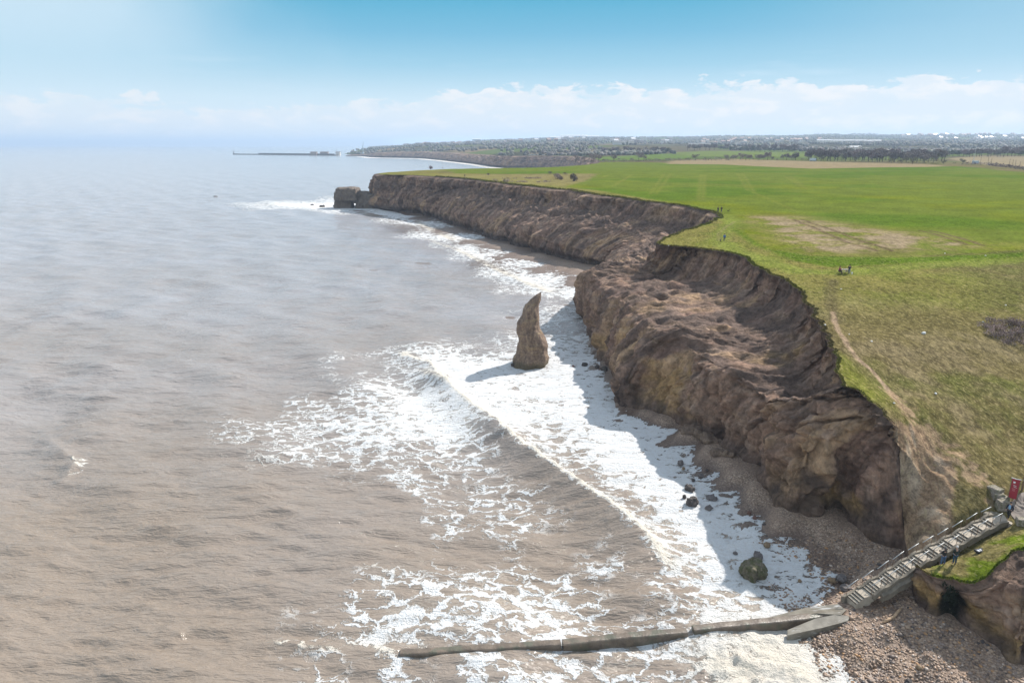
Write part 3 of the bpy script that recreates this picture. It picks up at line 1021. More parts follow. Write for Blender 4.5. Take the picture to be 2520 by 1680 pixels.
    # the turf line hangs a hand's width over
    # ---- colour
    c = np.tile(np.array([0.205, 0.140, 0.102]), V.shape[:2] + (1,))

    def mixc(col, f):
        nonlocal c
        c = c + (np.array(col) - c) * np.clip(f, 0, 1)[..., None]
    mixc((0.150, 0.100, 0.078), sstep(fbm(lean / 5.0, T * 1.3, 1.0, 4), -0.05, 0.5) * 0.8)
    mixc((0.285, 0.200, 0.120), sstep(fbm(lean / 7.5 + 20, T * 1.6, 5.0, 4), 0.08, 0.6) * 0.85)
    mixc((0.230, 0.175, 0.135), sstep(fbm(X / 4, Y / 4, Z / 2.2 + 8, 4), 0.1, 0.6) * 0.7)
    mixc((0.085, 0.062, 0.052), sstep(fbm(lean / 3.6 + 0.35 * wx, T * 0.9, 9.0, 4) - 0.25 * g2, 0.10, 0.50) * 0.78)
    mixc((0.31, 0.225, 0.135), sstep(fbm(X / 9, Y / 9, Z / 2.0, 3), 0.3, 0.7) * 0.35)
    mixc((0.105, 0.078, 0.064), bench * sstep(fbm(X / 6.0, Y / 6.0, 71.0, 4), -0.45, 0.15) * 0.84)  # dark soil patches that also paint in the shade of the bench
    near_bluff = (np.arange(NS) > NS - 150)[:, None] * (D < 58)
    ncol = 0.5 * fbm(X / 2.2, Y / 2.2, Z / 2.2, 3)
    for cc, rad, a in OCHRE:
        d = np.linalg.norm((V - cc) * np.array([1, 1, 1.15]), axis=2) / rad
        mixc((0.30, 0.205, 0.085), sstep(1.0 - d + ncol, 0.05, 0.7) * a * np.where(near_bluff, 1.0, 0.7))
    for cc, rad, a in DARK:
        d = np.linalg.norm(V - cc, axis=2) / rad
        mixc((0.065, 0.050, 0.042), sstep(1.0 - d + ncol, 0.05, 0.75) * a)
    # damp dark foot
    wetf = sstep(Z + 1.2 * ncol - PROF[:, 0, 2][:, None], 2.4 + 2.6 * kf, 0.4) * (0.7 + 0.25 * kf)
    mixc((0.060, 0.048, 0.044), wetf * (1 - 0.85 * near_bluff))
    # olive algae on the bluff's limestone
    mixc((0.115, 0.095, 0.030), near_bluff * sstep(Z + 2.0 * ncol, 5.2, 3.4) * sstep(fbm(X / 1.3, Y / 1.3, Z / 1.3, 3), -0.1, 0.4) * 0.75)
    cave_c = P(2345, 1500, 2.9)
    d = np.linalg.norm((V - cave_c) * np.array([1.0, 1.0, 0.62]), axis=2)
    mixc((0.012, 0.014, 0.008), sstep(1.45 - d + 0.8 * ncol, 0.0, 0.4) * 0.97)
    # roots and topsoil under the turf
    mixc((0.075, 0.055, 0.042), sstep(PROF[:, 4, 2][:, None] - Z + 0.35 * ncol, 1.2, 0.25) * (T < 0.999) * 0.85 * hgt * ((ts < 54.2) | (ts > 59.8))[:, None])
    c = c * np.array([1.20, 1.12, 1.09])
    c = c * (1 + 0.30 * near_bluff[..., None])
    verts = V2.reshape(-1, 3)
    faces = grid_faces(NS, K + 1)
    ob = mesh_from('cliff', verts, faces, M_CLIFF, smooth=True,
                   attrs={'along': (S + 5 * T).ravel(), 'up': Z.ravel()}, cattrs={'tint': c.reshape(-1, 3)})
    tag(ob, kind='structure')
    return ob


build_cliff()


# ------------------------------------------------------------------ the land on top
def build_land():
    poly = np.vstack([EDGE[:, :2], [(150, 52), (420, 80), (2600, 500), (9000, 5000), (9000, 9300), (-1750, 9300), (-1120, 5600), (-665, 3250), (-640, 2700)]])
    ez = list(EDGE[:, 2]) + [None] * 9
    pts = []
    D = 43.0
    while D < 9200:
        st = 0.0074 if D < 900 else 0.011
        u = np.arange(-0.32, 1.15 if D < 300 else (0.95 if D < 2000 else 0.9), st * 1.05)
        u = u + rng.uniform(-.32, .32, len(u)) * st
        pts.append(np.stack([u * D, D * (1 + rng.uniform(-.32, .32, len(u)) * st)], 1))
        D *= 1 + st * (1.0 if D < 250 else 1.35)
    for l, w, ds in [(L_PATH, 1.0, .3), (L_PATH2, 2.2, .3), (L_TRACK, 1.6, .4), (L_LIGHT, .8, .5)] + [(t, .9, .8) for t in TRACK] + [(t, 1.5, 2.5) for t in TRAM]:
        L = np.linalg.norm(np.diff(l, axis=0), axis=1)
        cum = np.concatenate([[0], np.cumsum(L)])
        s = np.arange(0, cum[-1], ds)
        cx = np.stack([np.interp(s, cum, l[:, 0]), np.interp(s, cum, l[:, 1])], 1)
        tn = np.gradient(cx, axis=0)
        tn /= np.linalg.norm(tn, axis=1)[:, None] + 1e-9
        nn = np.stack([-tn[:, 1], tn[:, 0]], 1)
        for o in (-1, -.55, -.2, .2, .55, 1):
            pts.append(cx + nn * o * w + rng.normal(0, .05, cx.shape))
    # extra on the clay slope and the bluff
    pts.append(np.stack([rng.uniform(34, 50, 9000), rng.uniform(49, 70, 9000)], 1))
    q = np.vstack(pts)
    q = q[inside(q, poly)]
    de, _, _ = line_dist(q, np.vstack([poly, poly[:1]]))
    q = q[de > q[:, 1] * 0.0016]
    nb = len(poly)
    allp = np.vstack([poly, q])
    vs = [Vector((float(a), float(b))) for a, b in allp]
    r = delaunay_2d_cdt(vs, [], [list(range(nb))], 1, 1e-5)
    ov = np.array([(v.x, v.y) for v in r[0]])
    of = np.array([f for f in r[2] if len(f) == 3], np.int32)
    # heights
    z = land_h(ov[:, 0], ov[:, 1])
    eb = land_h(EDGE[:, 0], EDGE[:, 1])
    corr = EDGE[:, 2] - eb
    de, fr, _ = line_dist(ov, EDGE[:, :2])
    seg = np.linalg.norm(np.diff(EDGE[:, :2], axis=0), axis=1)
    cum = np.concatenate([[0], np.cumsum(seg)])
    cz = np.interp(fr * cum[-1], cum, corr)
    tpar = np.interp(fr * cum[-1], cum, ts)
    z = z + cz * np.exp(-de / np.where((tpar > 53.8) & (tpar < 59.8), 0.8, np.clip(ov[:, 1] * 0.05, 3, 60)))
    z = np.where(de < 1e-3, np.interp(fr * cum[-1], cum, EDGE[:, 2]), z)
    lift = sstep(de, 0.05, 1.2)
    near = sstep(ov[:, 1], 260, 140)
    z = z + lift * near * (0.10 * fbm(ov[:, 0] / 1.8, ov[:, 1] / 1.8, 3.0, 2) + 0.18 * fbm(ov[:, 0] / 6, ov[:, 1] / 6, 4.0, 2))
    q2 = ov
    clay = soft_in(q2, Z_CLAY, 1.0 + 0 * z) * lift
    z = z + clay * (0.25 * ridged(ov[:, 0] / 1.1 + ov[:, 1] / 6, ov[:, 1] / 4.0, 3.0, 2) - 0.2)
    dp, _, _ = line_dist(q2, L_PATH2)
    z = z - 0.18 * sstep(dp, 1.8, 0.6) * lift
    # sit below the flight of stairs
    ab = (STAIR_B - STAIR_A)
    t = ((q2 - STAIR_A[:2]) @ ab[:2]) / (ab[:2] @ ab[:2])
    off = np.abs((q2[:, 0] - STAIR_A[0]) * -ab[1] + (q2[:, 1] - STAIR_A[1]) * ab[0]) / np.linalg.norm(ab[:2])
    m = (t > 0.3) & (t < 1.01) & (off < 1.6)
    top = STAIR_A[2] + ab[2] * np.clip(t, 0, 1) - 0.5
    z = np.where(m, np.minimum(z, top + np.clip(off - 0.85, 0, 1) * 1.4), z)
    c = land_colour(ov[:, 0], ov[:, 1])
    crop = soft_in(q2, Z_CROP, 2.0 + 0 * z) * sstep(soft_in(q2, Z_SOIL, 6 + 0 * z), 1.5, 0.2)
    rough = (1 - 0.75 * crop) * sstep(ov[:, 1], 900, 300)
    ob = mesh_from('land', np.column_stack([ov, z]), of, M_LAND, smooth=True, attrs={'rough': rough}, cattrs={'tint': c})
    tag(ob, kind='structure')
    return ov, z


_lv, _lz = build_land()


def build_fringe():
    """tufts of long grass leaning over the broken turf line"""
    r = np.random.default_rng(21)
    sel = np.nonzero((EDGE[:, 1] < 420) & (ts < 54.0) | (ts > 59.8) & (EDGE[:, 0] < 60))[0]
    sel = sel[sel < NS - 2]
    n = 15000
    w = np.linalg.norm(EDGE[sel + 1, :2] - EDGE[sel, :2], axis=1) / np.clip(EDGE[sel, 1], 50, 500)
    i = r.choice(sel, n, p=w / w.sum())
    f = r.random(n)[:, None]
    base = EDGE[i] * (1 - f) + EDGE[i + 1] * f
    k = np.clip(base[:, 1] / 110.0, .6, 3.0)
    io = inl[i]
    off = r.uniform(-.06, .55, n) * k
    base[:, :2] += io * off[:, None]
    base[:, 2] += .02
    h = r.uniform(.12, .34, n) * k
    out = -io * (r.uniform(.1, 1.0, n) * h * np.where(off < .15, 1.2, .4))[:, None]
    tip = base + np.column_stack([out + r.normal(0, .05, (n, 2)) * k[:, None], h * np.where(off < .06, r.uniform(-.6, .7, n), .8)])
    a = r.uniform(0, 6.28, n)
    sd = np.column_stack([np.cos(a), np.sin(a), np.zeros(n)]) * (r.uniform(.05, .13, n) * k)[:, None]
    V = np.stack([base - sd, base + sd, tip], 1).reshape(-1, 3)
    c = land_colour(base[:, 0], base[:, 1]) * r.uniform(.7, 1.15, (n, 1))
    m, nt, bs = material('long_grass')
    nt.set(bs.inputs['Base Color'], nt.attr('tint', 'Color'))
    bs.inputs['Roughness'].default_value = .9
    bs.inputs['Specular IOR Level'].default_value = .05
    tag(mesh_from('grass_fringe', V, np.arange(3 * n).reshape(-1, 3), m, cattrs={'tint': np.repeat(c, 3, 0)}), kind='stuff')


build_fringe()


def ground(x, y):
    """height of the finished land mesh near (x, y)"""
    d2 = (_lv[:, 0] - x) ** 2 + (_lv[:, 1] - y) ** 2
    i = np.argpartition(d2, 4)[:4]
    w = 1 / (d2[i] + 1e-4)
    return float((_lz[i] * w).sum() / w.sum())


def on_land(px, py):
    g = G(px, py)
    return np.array([g[0], g[1], ground(g[0], g[1])])


# ------------------------------------------------------------------ beach
BZ = [(1470, 800, -.8), (1440, 760, -.8), (1440, 850, -.6), (1400, 905, -.35), (1480, 905, .3), (1500, 925, .5), (1515, 945, .45), (1470, 930, -.05), (1490, 960, -.3), (1500, 1010, -.4),
      (1540, 1015, .25), (1590, 1012, .9), (1570, 1040, -.05), (1640, 1025, 1.1), (1640, 1065, .12), (1600, 1060, -.1), (1700, 1060, 1.2), (1690, 1110, .15), (1660, 1130, -.2),
      (1760, 1100, 1.3), (1745, 1165, .12), (1700, 1190, -.3), (1800, 1120, 1.4), (1830, 1160, 1.45), (1800, 1225, .10), (1750, 1250, -.35),
      (1870, 1200, 1.4), (1850, 1290, .10), (1790, 1310, -.4), (1940, 1260, 1.5), (1945, 1340, .18), (1880, 1370, -.2),
      (2040, 1260, 1.8), (2030, 1375, .35), (1960, 1400, -.05), (2110, 1300, 1.9), (2190, 1350, 1.9), (2090, 1400, .75), (2060, 1430, .3), (1990, 1440, -.15), (2000, 1480, .1), (2150, 1420, 1.4),
      (2225, 1370, 2.0), (2225, 1430, 1.9), (2100, 1500, 1.35), (2060, 1500, 1.1), (2250, 1480, 2.0), (2300, 1525, 2.1), (2200, 1540, 1.7), (2100, 1550, 1.25), (2030, 1560, .6), (1985, 1570, .1), (1900, 1560, -.6),
      (2380, 1560, 2.1), (2300, 1600, 1.7), (2150, 1610, .95), (2040, 1620, .2), (1960, 1620, -.4), (2440, 1600, 2.1), (2500, 1660, 2.1), (2400, 1640, 1.6), (2250, 1640, 1.0), (2150, 1660, .35), (2060, 1680, 0), (2250, 1690, .5), (2450, 1700, 1.6),
      (1950, 1680, -.7), (2620, 1700, 2.2), (2400, 1760, 1.0), (2200, 1760, -.1), (1700, 1500, -.8), (1500, 1300, -1), (1300, 1000, -1), (1600, 1250, -.7), (1400, 950, -.8), (1300, 1680, -1), (900, 1200, -1), (1800, 1680, -1),
      (1480, 655, 1.1), (1400, 645, 1.0), (1340, 627, 1.1), (1420, 690, .55), (1370, 690, .05), (1340, 660, .35), (1300, 650, .0), (1280, 620, .45), (1250, 607, .8), (1230, 618, .1), (1190, 592, .5), (1160, 585, .1), (1130, 563, .5), (1090, 555, .05),
      (1040, 535, .4), (1010, 532, .0), (950, 525, -.3), (1440, 720, -.2), (1100, 620, -1), (1250, 700, -1), (1000, 600, -1), (1350, 760, -1), (800, 540, -1.2)]

def _sea_points():
    """open water well off the shingle: the sea bed lies below"""
    out = []
    for px in range(-200, 2300, 110):
        for py in range(480, 1800, 70):
            if min(((px - a) * 1.0) ** 2 + ((py - b) * 1.3) ** 2 for a, b, _ in BZ) < 105 ** 2:
                continue
            edge = np.interp(py, [480, 560, 660, 760, 1000, 1150, 1300, 1420, 1500, 1700], [880, 1050, 1250, 1380, 1480, 1620, 1780, 1900, 1900, 1960])
            if px < edge:
                out.append((px, py, -1.0))
    return out


BZ = BZ + _sea_points()
_bp = np.array([P(a, b, max(z, 0))[:2] for a, b, z in BZ])
_bq, _bv = fan(_bp[:, 0], _bp[:, 1]), np.array([z for _, _, z in BZ])
_bq2 = _bq * np.array([1.0, 0.8])


def beach_h(x, y):
    z = shepard(fan(x, y) * np.array([1.0, 0.8]), _bq2, _bv, 3.2, 1e-5)
    return z + 0.10 * fbm(x / 5, y / 5, 1.0, 3) + 0.04 * fbm(x / 1.2, y / 1.2, 2.0, 2)


def build_beach():
    ys = 33 * np.exp(np.arange(0, math.log(520 / 33), 0.0048))
    us = np.arange(-0.24, 1.25, 0.0050)
    U, Y = np.meshgrid(us, ys)
    X = U * Y
    z = beach_h(X.ravel(), Y.ravel())
    b = np.stack([X.ravel(), Y.ravel()], 1)
    sel = (Y.ravel() < 480)
    bl = BASE[BASE[:, 1] < 520][:, :2]
    bl_all = np.vstack([bl, [(200, 30), (400, 300), (400, 520)]])
    land_in = inside(b, bl_all)
    d, _, _ = line_dist(b, bl)
    keep = sel & (z > -0.9) & ~(land_in & (d > 3.5))
    z = np.where(land_in, np.maximum(z, 0.6), z)
    v = np.column_stack([b, z])
    f = grid_faces(len(ys), len(us), keep.reshape(len(ys), len(us)))
    wet = sstep(z + 0.25 * fbm(b[:, 0] / 3, b[:, 1] / 3, 1.0, 2), 1.0, 0.35)
    v, f, wet = compact(v, f, wet)
    ob = mesh_from('beach', v, f, M_BEACH, smooth=True, attrs={'wet': wet})
    tag(ob, kind='structure')


build_beach()

# ------------------------------------------------------------------ sea
FOAM = [(900, 600, 0), (1000, 650, 0), (900, 560, 0), (1060, 670, 0), (1110, 660, 0), (1000, 700, 0), (800, 580, 0), (600, 560, 0), (400, 620, 0), (200, 500, 0), (250, 700, 0), (550, 700, 0), (1150, 740, 0), (960, 570, .03), (1020, 600, 0), (860, 640, 0), (750, 700, 0), (300, 950, 0), (550, 950, 0), (250, 1300, 0), (250, 1500, 0), (550, 1250, 0), (480, 1600, 0), (850, 1300, 0), (880, 820, 0), (700, 930, 0), (600, 860, 0),(100, 420, 0), (100, 600, 0), (100, 900, 0), (100, 1200, 0), (100, 1600, 0), (400, 420, 0), (400, 520, 0), (400, 800, 0), (400, 1100, .0), (400, 1400, 0), (700, 400, 0),
        (700, 650, 0), (700, 850, 0), (650, 1000, .1), (700, 1200, 0), (700, 1350, 0), (560, 1500, .05), (950, 480, 0), (1000, 600, 0), (850, 750, 0), (1000, 750, 0), (1100, 700, 0), (950, 1250, .05), (1000, 1350, .05), (800, 1430, .1),
        (1150, 1350, .1), (1350, 1350, .1), (600, 1640, 0), (350, 1620, 0), (900, 1650, .1), (1000, 820, .03), (1150, 800, .08), (1200, 850, .2), (800, 950, .15), (750, 1010, .35),
        (640, 1090, .28), (560, 1130, .18), (700, 1080, .42), (800, 1060, .55), (860, 1000, .48), (900, 960, .5), (900, 1050, .75), (980, 1030, .85), (1050, 1000, .9), (1100, 1060, .9), (980, 950, .5),
        (1000, 900, .4), (900, 900, .2), (850, 930, .28), (1080, 1110, .45), (1000, 1110, .22), (1180, 1090, .62), (1150, 1180, .42), (1100, 1180, .32), (1240, 1150, .30), (1300, 1190, .25), (1130, 1290, .42), (1170, 1240, .34), (1260, 1230, .28), (1350, 1260, .18), (1450, 1300, .12),
        (1060, 890, .8), (1120, 900, .95), (1200, 900, .9), (1180, 960, 1), (1260, 960, .82), (1260, 1020, .95), (1330, 920, .9), (1330, 1000, .78), (1300, 1070, .72), (1400, 960, .92), (1420, 900, .9), (1440, 1020, .95), (1350, 1090, .66), (1400, 1120, .55), (1430, 1080, .8),
        (1300, 850, .6), (1400, 840, .75), (1420, 800, .35), (1400, 780, .55), (1320, 810, .25), (1250, 800, .12), (1380, 740, .2), (1300, 740, .08),
        (1500, 1060, 1), (1560, 1060, .95), (1500, 1120, .95), (1580, 1130, 1), (1640, 1120, .9), (1440, 1170, .45), (1480, 1220, .3), (1520, 1180, .75), (1600, 1200, .95), (1560, 1260, .5), (1680, 1200, .95), (1720, 1180, .8), (1620, 1300, .85),
        (1660, 1260, .95), (1740, 1280, .95), (1780, 1230, .75), (1680, 1340, .9), (1760, 1350, .95), (1830, 1300, .75), (1640, 1390, .62), (1700, 1410, .8), (1800, 1420, .9), (1860, 1370, .85), (1940, 1390, .85), (1900, 1350, .7), (2000, 1400, .8), (1640, 1460, .3), (1600, 1400, .25),
        (1740, 1470, .72), (1850, 1460, .85), (1950, 1450, .9), (2030, 1460, .85), (1550, 1480, .2), (1600, 1530, .25), (1700, 1510, .45), (1800, 1490, .6),
        (1100, 1420, .2), (1000, 1450, .3), (1150, 1460, .45), (900, 1500, .35), (1000, 1530, .5), (1100, 1530, .55), (1200, 1500, .58), (1300, 1480, .55), (1250, 1430, .3), (1400, 1500, .6), (1450, 1520, .55), (1300, 1550, .6), (1500, 1540, .4), (800, 1540, .25), (1250, 1570, .3), (1050, 1580, .4), (960, 1570, .45),
        (700, 1590, .2), (850, 1600, .4), (950, 1610, .6), (1100, 1620, .2), (1250, 1620, .5), (1400, 1610, .66), (1550, 1600, .62), (1700, 1590, .55), (1150, 1650, .55), (1300, 1660, .45), (1450, 1660, .3), (1600, 1660, .25), (1700, 1640, .4), (1750, 1600, .8),
        (1800, 1660, .9), (1830, 1610, .95), (1880, 1590, 1), (1900, 1650, 1), (1980, 1600, .95), (1980, 1660, 1), (2060, 1660, .9), (2100, 1700, .85), (1800, 1580, .8), (1900, 1560, .9), (1780, 1720, .9), (1600, 1720, .3), (2250, 1690, .8), (2200, 1650, .7),
        (840, 505, .95), (780, 506, .95), (700, 505, .85), (640, 507, .5), (600, 510, .25), (560, 512, .1), (810, 493, .5), (760, 490, .15), (700, 520, 0), (860, 517, .8), (900, 518, .75), (900, 535, .15), (840, 540, 0), (760, 530, 0), (600, 490, 0), (500, 510, 0), (860, 470, 0), (700, 480, 0),
        (960, 525, .9), (1000, 535, .95), (1040, 550, .95), (1060, 575, .8), (1090, 570, .9), (1120, 585, .9), (1080, 600, .35), (1000, 560, .2), (1050, 620, .05), (1150, 590, .8), (1180, 610, .85), (1170, 650, .2), (1220, 635, .95), (1240, 665, .7), (1280, 650, .8), (1290, 690, .85), (1250, 700, .25), (1340, 690, .85), (1330, 715, .8), (1390, 700, .8), (1420, 725, .85), (1300, 730, .15), (1400, 760, .45), (1180, 700, .02),
        (1240, 610, .7), (1300, 665, .8), (1100, 545, .8), (530, 484, .05), (905, 390, 0), (960, 395, 0), (1050, 402, 0), (1150, 414, 0), (850, 392, 0), (900, 362, 0), (600, 362, 0), (200, 362, 0), (1000, 398, 0), (1100, 420, 0), (950, 410, 0), (700, 440, 0), (1200, 418, 0), (1000, 385, 0), (500, 380, 0), (100, 380, 0)]
_fp = np.array([P(a, b, 0)[:2] for a, b, _ in FOAM])
_fq, _fv = fan(_fp[:, 0], _fp[:, 1]), np.array([v for _, _, v in FOAM])
_fs = np.array([1.0, 0.7])


def PL(pts, z=0.0):
    return np.array([P(a, b, z)[:2] for a, b in pts])


# breaking crests: line, height, width on the sea side, width on the shore side, foam
CREST = [
    (PL([(985, 868), (1012, 884), (1060, 905), (1095, 950), (1150, 1000), (1210, 1045), (1250, 1085), (1290, 1118), (1340, 1150), (1400, 1192), (1450, 1228), (1500, 1258), (1545, 1295), (1590, 1338), (1625, 1385)]),
     [.4, 1.3, 1.9, 2.0, 2.0, 2.0, 2.1, 2.2, 2.2, 2.1, 2.0, 2.0, 1.8, 1.3, .4], 3.2, 1.1, 0.95),
    (PL([(1040, 925), (1075, 945), (1110, 965)]), [.4, 1.2, .5], 2.6, 1.0, 0.6),
    (PL([(570, 1560), (640, 1575), (740, 1588), (860, 1597), (980, 1604), (1080, 1612)]), [.1, .35, .4, .4, .35, .1], 1.0, 0.7, .9),
    (PL([(410, 1545), (440, 1556)]), [.3, .3], 0.8, 0.6, .6),
    (PL([(160, 1110), (188, 1140), (175, 1160), (155, 1180)]), [.2, .5, .5, .25], 1.2, 0.8, .9),
    (PL([(105, 1062), (130, 1090), (160, 1120)]), [.15, .4, .4], 1.4, 0.8, .25),
    (PL([(640, 505), (700, 507), (780, 510)]), [.5, .9, .4], 5, 3, .5),
    (PL([(1050, 590), (1120, 615), (1200, 655), (1280, 692), (1340, 715)]), [.2, .5, .6, .6, .3], 3, 1.6, .55),
    (PL([(1020, 545), (1060, 568), (1110, 590)]), [.4, .6, .4], 3.5, 2, .5),
    (PL([(880, 386), (912, 389), (965, 390), (1030, 391.5), (1082, 396), (1118, 400.5), (1165, 406), (1200, 412), (1232, 416)]), [.1, .3, .5, .5, .5, .6, .6, .6, .4], 22, 14, 1.1),
    (PL([(800, 690), (900, 715), (980, 745), (1040, 770)]), [.1, .28, .28, .1], 6, 3, 0),
    (PL([(700, 640), (830, 660), (960, 690)]), [.1, .28, .1], 7, 4, 0),
    (PL([(520, 1130), (640, 1220), (760, 1300), (840, 1360)]), [.1, .4, .4, .1], 5, 3.0, 0),
    (PL([(200, 1020), (330, 1130), (430, 1230), (500, 1330), (540, 1420)]), [.15, .45, .5, .4, .1], 5, 3.5, 0),
]


def build_sea():
    ys = [24.0]
    while ys[-1] < 30000:
        ys.append(ys[-1] * (1.0042 if ys[-1] < 700 else (1.008 if ys[-1] < 3500 else 1.03)))
    ys = np.array(ys)
    us = np.arange(-1.2, 1.02, 0.0043)
    U, Y = np.meshgrid(us, ys)
    X = U * Y
    lim = np.interp(ys, [24, 60, 75, 110, 160, 230, 300, 400, 520, 640, 1300, 2400, 3000, 40000], [1.0, .82, .56, .36, .24, .2, .12, .05, 0.02, 0.06, 0.06, -.17, -.17, -.17])
    keep = U < lim[:, None]
    x, y = X.ravel(), Y.ravel()
    dist = y
    z = np.zeros_like(x)
    cell = np.maximum(0.0043 * y, 0.05)
    wv = np.random.default_rng(5)
    # swell and chop: sums of sharpened sines from a spread of directions
    for L, A, n, spread, az in [(26, .20, 3, 12, 62), (14, .12, 4, 22, 52), (7.5, .065, 5, 20, 20), (4.0, .060, 6, 22, 8), (2.3, .034, 6, 26, 4), (1.4, .016, 5, 30, 2)]:
        for _ in range(n):
            a = R(az + wv.normal(0, spread))
            l = L * wv.uniform(.75, 1.3)
            k = 2 * math.pi / l
            ph = k * (x * math.sin(a) + y * math.cos(a)) + wv.uniform(0, 6.28)
            ph = ph + 1.2 * perlin(x / (l * 3.2) + 7 * A, y / (l * 3.2), L * 1.0)
            s = (0.5 + 0.5 * np.sin(ph))
            att = sstep(l / cell, 2.5, 6.0)
            z += A * att * (2 * s ** 1.6 - 0.9) * (0.75 + 0.5 * perlin(x / (l * 5), y / (l * 5), L + 2.0))
    foam = shepard_grid(U, Y, _fq, _fv, 4.0, 2e-6, _fs).ravel()
    foam = np.where(y > 1500, foam * 0.6, foam)
    # white caps scattered here and there
    wc = sstep(fbm(x / 7.0, y / 4.0, 40.0, 3), 0.85, 1.15) * 0.42 * sstep(y, 190, 120)
    foam = np.maximum(foam, foam * 0.9 + wc * 0.8)
    foam = foam * (0.75 + 0.25 * sstep(foam, .6, .9)) + 0.06 * sstep(foam, .75, .95)
    foam = foam + sstep(foam, .06, .3) * (0.16 * fbm(x / 11.0, y / 11.0, 21.0, 3) + 0.16 * fbm(x / 3.4, y / 2.4, 23.0, 3)) * sstep(y, 500, 250)
    shal = sstep(foam, 0.5, 0.95)
    z *= (1 - 0.55 * shal)
    cream = np.zeros_like(x)
    q = np.stack([x, y], 1)
    for line, hs, wsea, wsh, ff in CREST:
        lo, hi = line.min(0) - 14, line.max(0) + 14
        pad = max(wsea, wsh) * 3
        sel = np.nonzero((x > lo[0] - pad) & (x < hi[0] + pad) & (y > lo[1] - pad) & (y < hi[1] + pad))[0]
        d, fr, side = line_dist(q[sel], line)
        cum = np.concatenate([[0], np.cumsum(np.linalg.norm(np.diff(line, axis=0), axis=1))])
        cum /= cum[-1]
        wob = 0.7 * perlin(q[sel][:, 0] / 3.1, q[sel][:, 1] / 3.1, 3.0)
        h = np.interp(fr, cum, hs)
        endf = np.where((fr <= 0) | (fr >= 1), np.exp(-(d / 1.2) ** 2), 1)
        sea_side = side > 0 if line[0][1] > line[-1][1] else side < 0
        sea_side = (side < 0)
        w = np.where(sea_side, wsea, wsh)
        dd = np.abs(d + wob * 0.5 * np.exp(-d))
        prof = np.exp(-(dd / w) ** 1.5) - 0.22 * np.where(sea_side, np.exp(-((dd - 2.3 * w) / (1.2 * w)) ** 2), 0)
        rough = perlin(q[sel][:, 0] / 1.1, q[sel][:, 1] / 1.1, 1.0) * 0.16 + perlin(q[sel][:, 0] / 0.45, q[sel][:, 1] / 0.45, 2.0) * 0.07
        fz = np.exp(-(np.where(sea_side, dd / (wsh * 0.45), dd / (wsh * 1.9))) ** 2)
        br = sstep(h, .2, .8) * np.clip(0.72 + 0.9 * perlin(fr * cum[-1] * 14, fr * 0, 5.0), 0.15, 1) * endf if ff < .95 else endf
        z[sel] += h * prof * endf * 0.85 + rough * fz * sstep(h, .3, 1) * (y[sel] < 300)
        foam[sel] = np.maximum(foam[sel], ff * fz * np.clip(br, 0, 1) * 1.25)
        cream[sel] = np.maximum(cream[sel], fz * 0.9)
        # smooth brown wall behind the lip on the unbroken stretches
        if ff > .85 and wsea > 3:
            wall = np.where(sea_side, np.exp(-((dd - 1.9) / 1.5) ** 2), 0) * endf
            unb = sstep(fr, 0.46, 0.56)
            foam[sel] *= 1 - 0.75 * wall * unb
            back = np.where(~sea_side, np.exp(-((dd - 3.6) / 1.6) ** 2), 0) * sstep(fr, 0.62, 0.75)
            foam[sel] *= 1 - 0.45 * back
    # the torrent of foam on the near shore
    for cpx, cpy, rad in ((1900, 1620, 5.5), (1830, 1650, 4.5), (1960, 1660, 4.0), (1780, 1640, 3.0)):
        c0 = P(cpx, cpy, 0)
        d = np.sqrt((x - c0[0]) ** 2 + (y - c0[1]) ** 2) / rad
        g = np.exp(-d ** 2)
        m = g > 0.02
        z[m] += g[m] * (0.16 + 0.13 * fbm(x[m] / 0.9, y[m] / 0.9, 2.0, 4))
        cream[m] = np.maximum(cream[m], g[m])
    # surf runs a little up and down the shingle
    bh = np.where(y < 420, shepard_grid(U, Y, _bq, _bv, 3.2, 1e-5, np.array([1.0, 0.8])).ravel(), -1.0)
    bh = bh + 0.10 * fbm(x / 5, y / 5, 1.0, 3) + 0.04 * fbm(x / 1.2, y / 1.2, 2.0, 2)
    sw = sstep(bh, -0.6, 0.05)
    z = z * (1 - 0.8 * sw) + sw * 0.06
    reach = 0.30 + 0.30 * fbm(x / 4.5, y / 2.2, 3.0, 3)
    film = (bh < reach) & (bh > -0.5)
    z = np.where(film, np.maximum(z, bh + 0.035), np.where(bh >= reach, np.minimum(z, bh - 0.1), z))
    thin = sstep(bh, -0.22, 0.10)
    foam = np.where(film & (bh > 0), np.minimum(foam, 1.0) * (0.9 - 0.55 * sstep(bh, 0.02, 0.5)), foam)
    silt = sstep(fan(x, y)[:, 1], math.log(420), math.log(48)) * 0.95 + 0.05
    silt = np.clip(silt + 0.25 * fbm(x / 60, y / 45, 3.0, 3) * sstep(y, 900, 300), 0, 1)
    foam = np.clip(foam, 0, 1.15)
    v = np.column_stack([x, y, z])
    f = grid_faces(len(ys), len(us), keep)
    v, f, foam, silt, cream, thin = compact(v, f, foam, silt, cream, thin)
    ob = mesh_from('sea', v, f, M_SEA, smooth=True, attrs={'foam': foam, 'silt': silt, 'cream': cream, 'thin': thin})
    tag(ob, kind='structure')


build_sea()


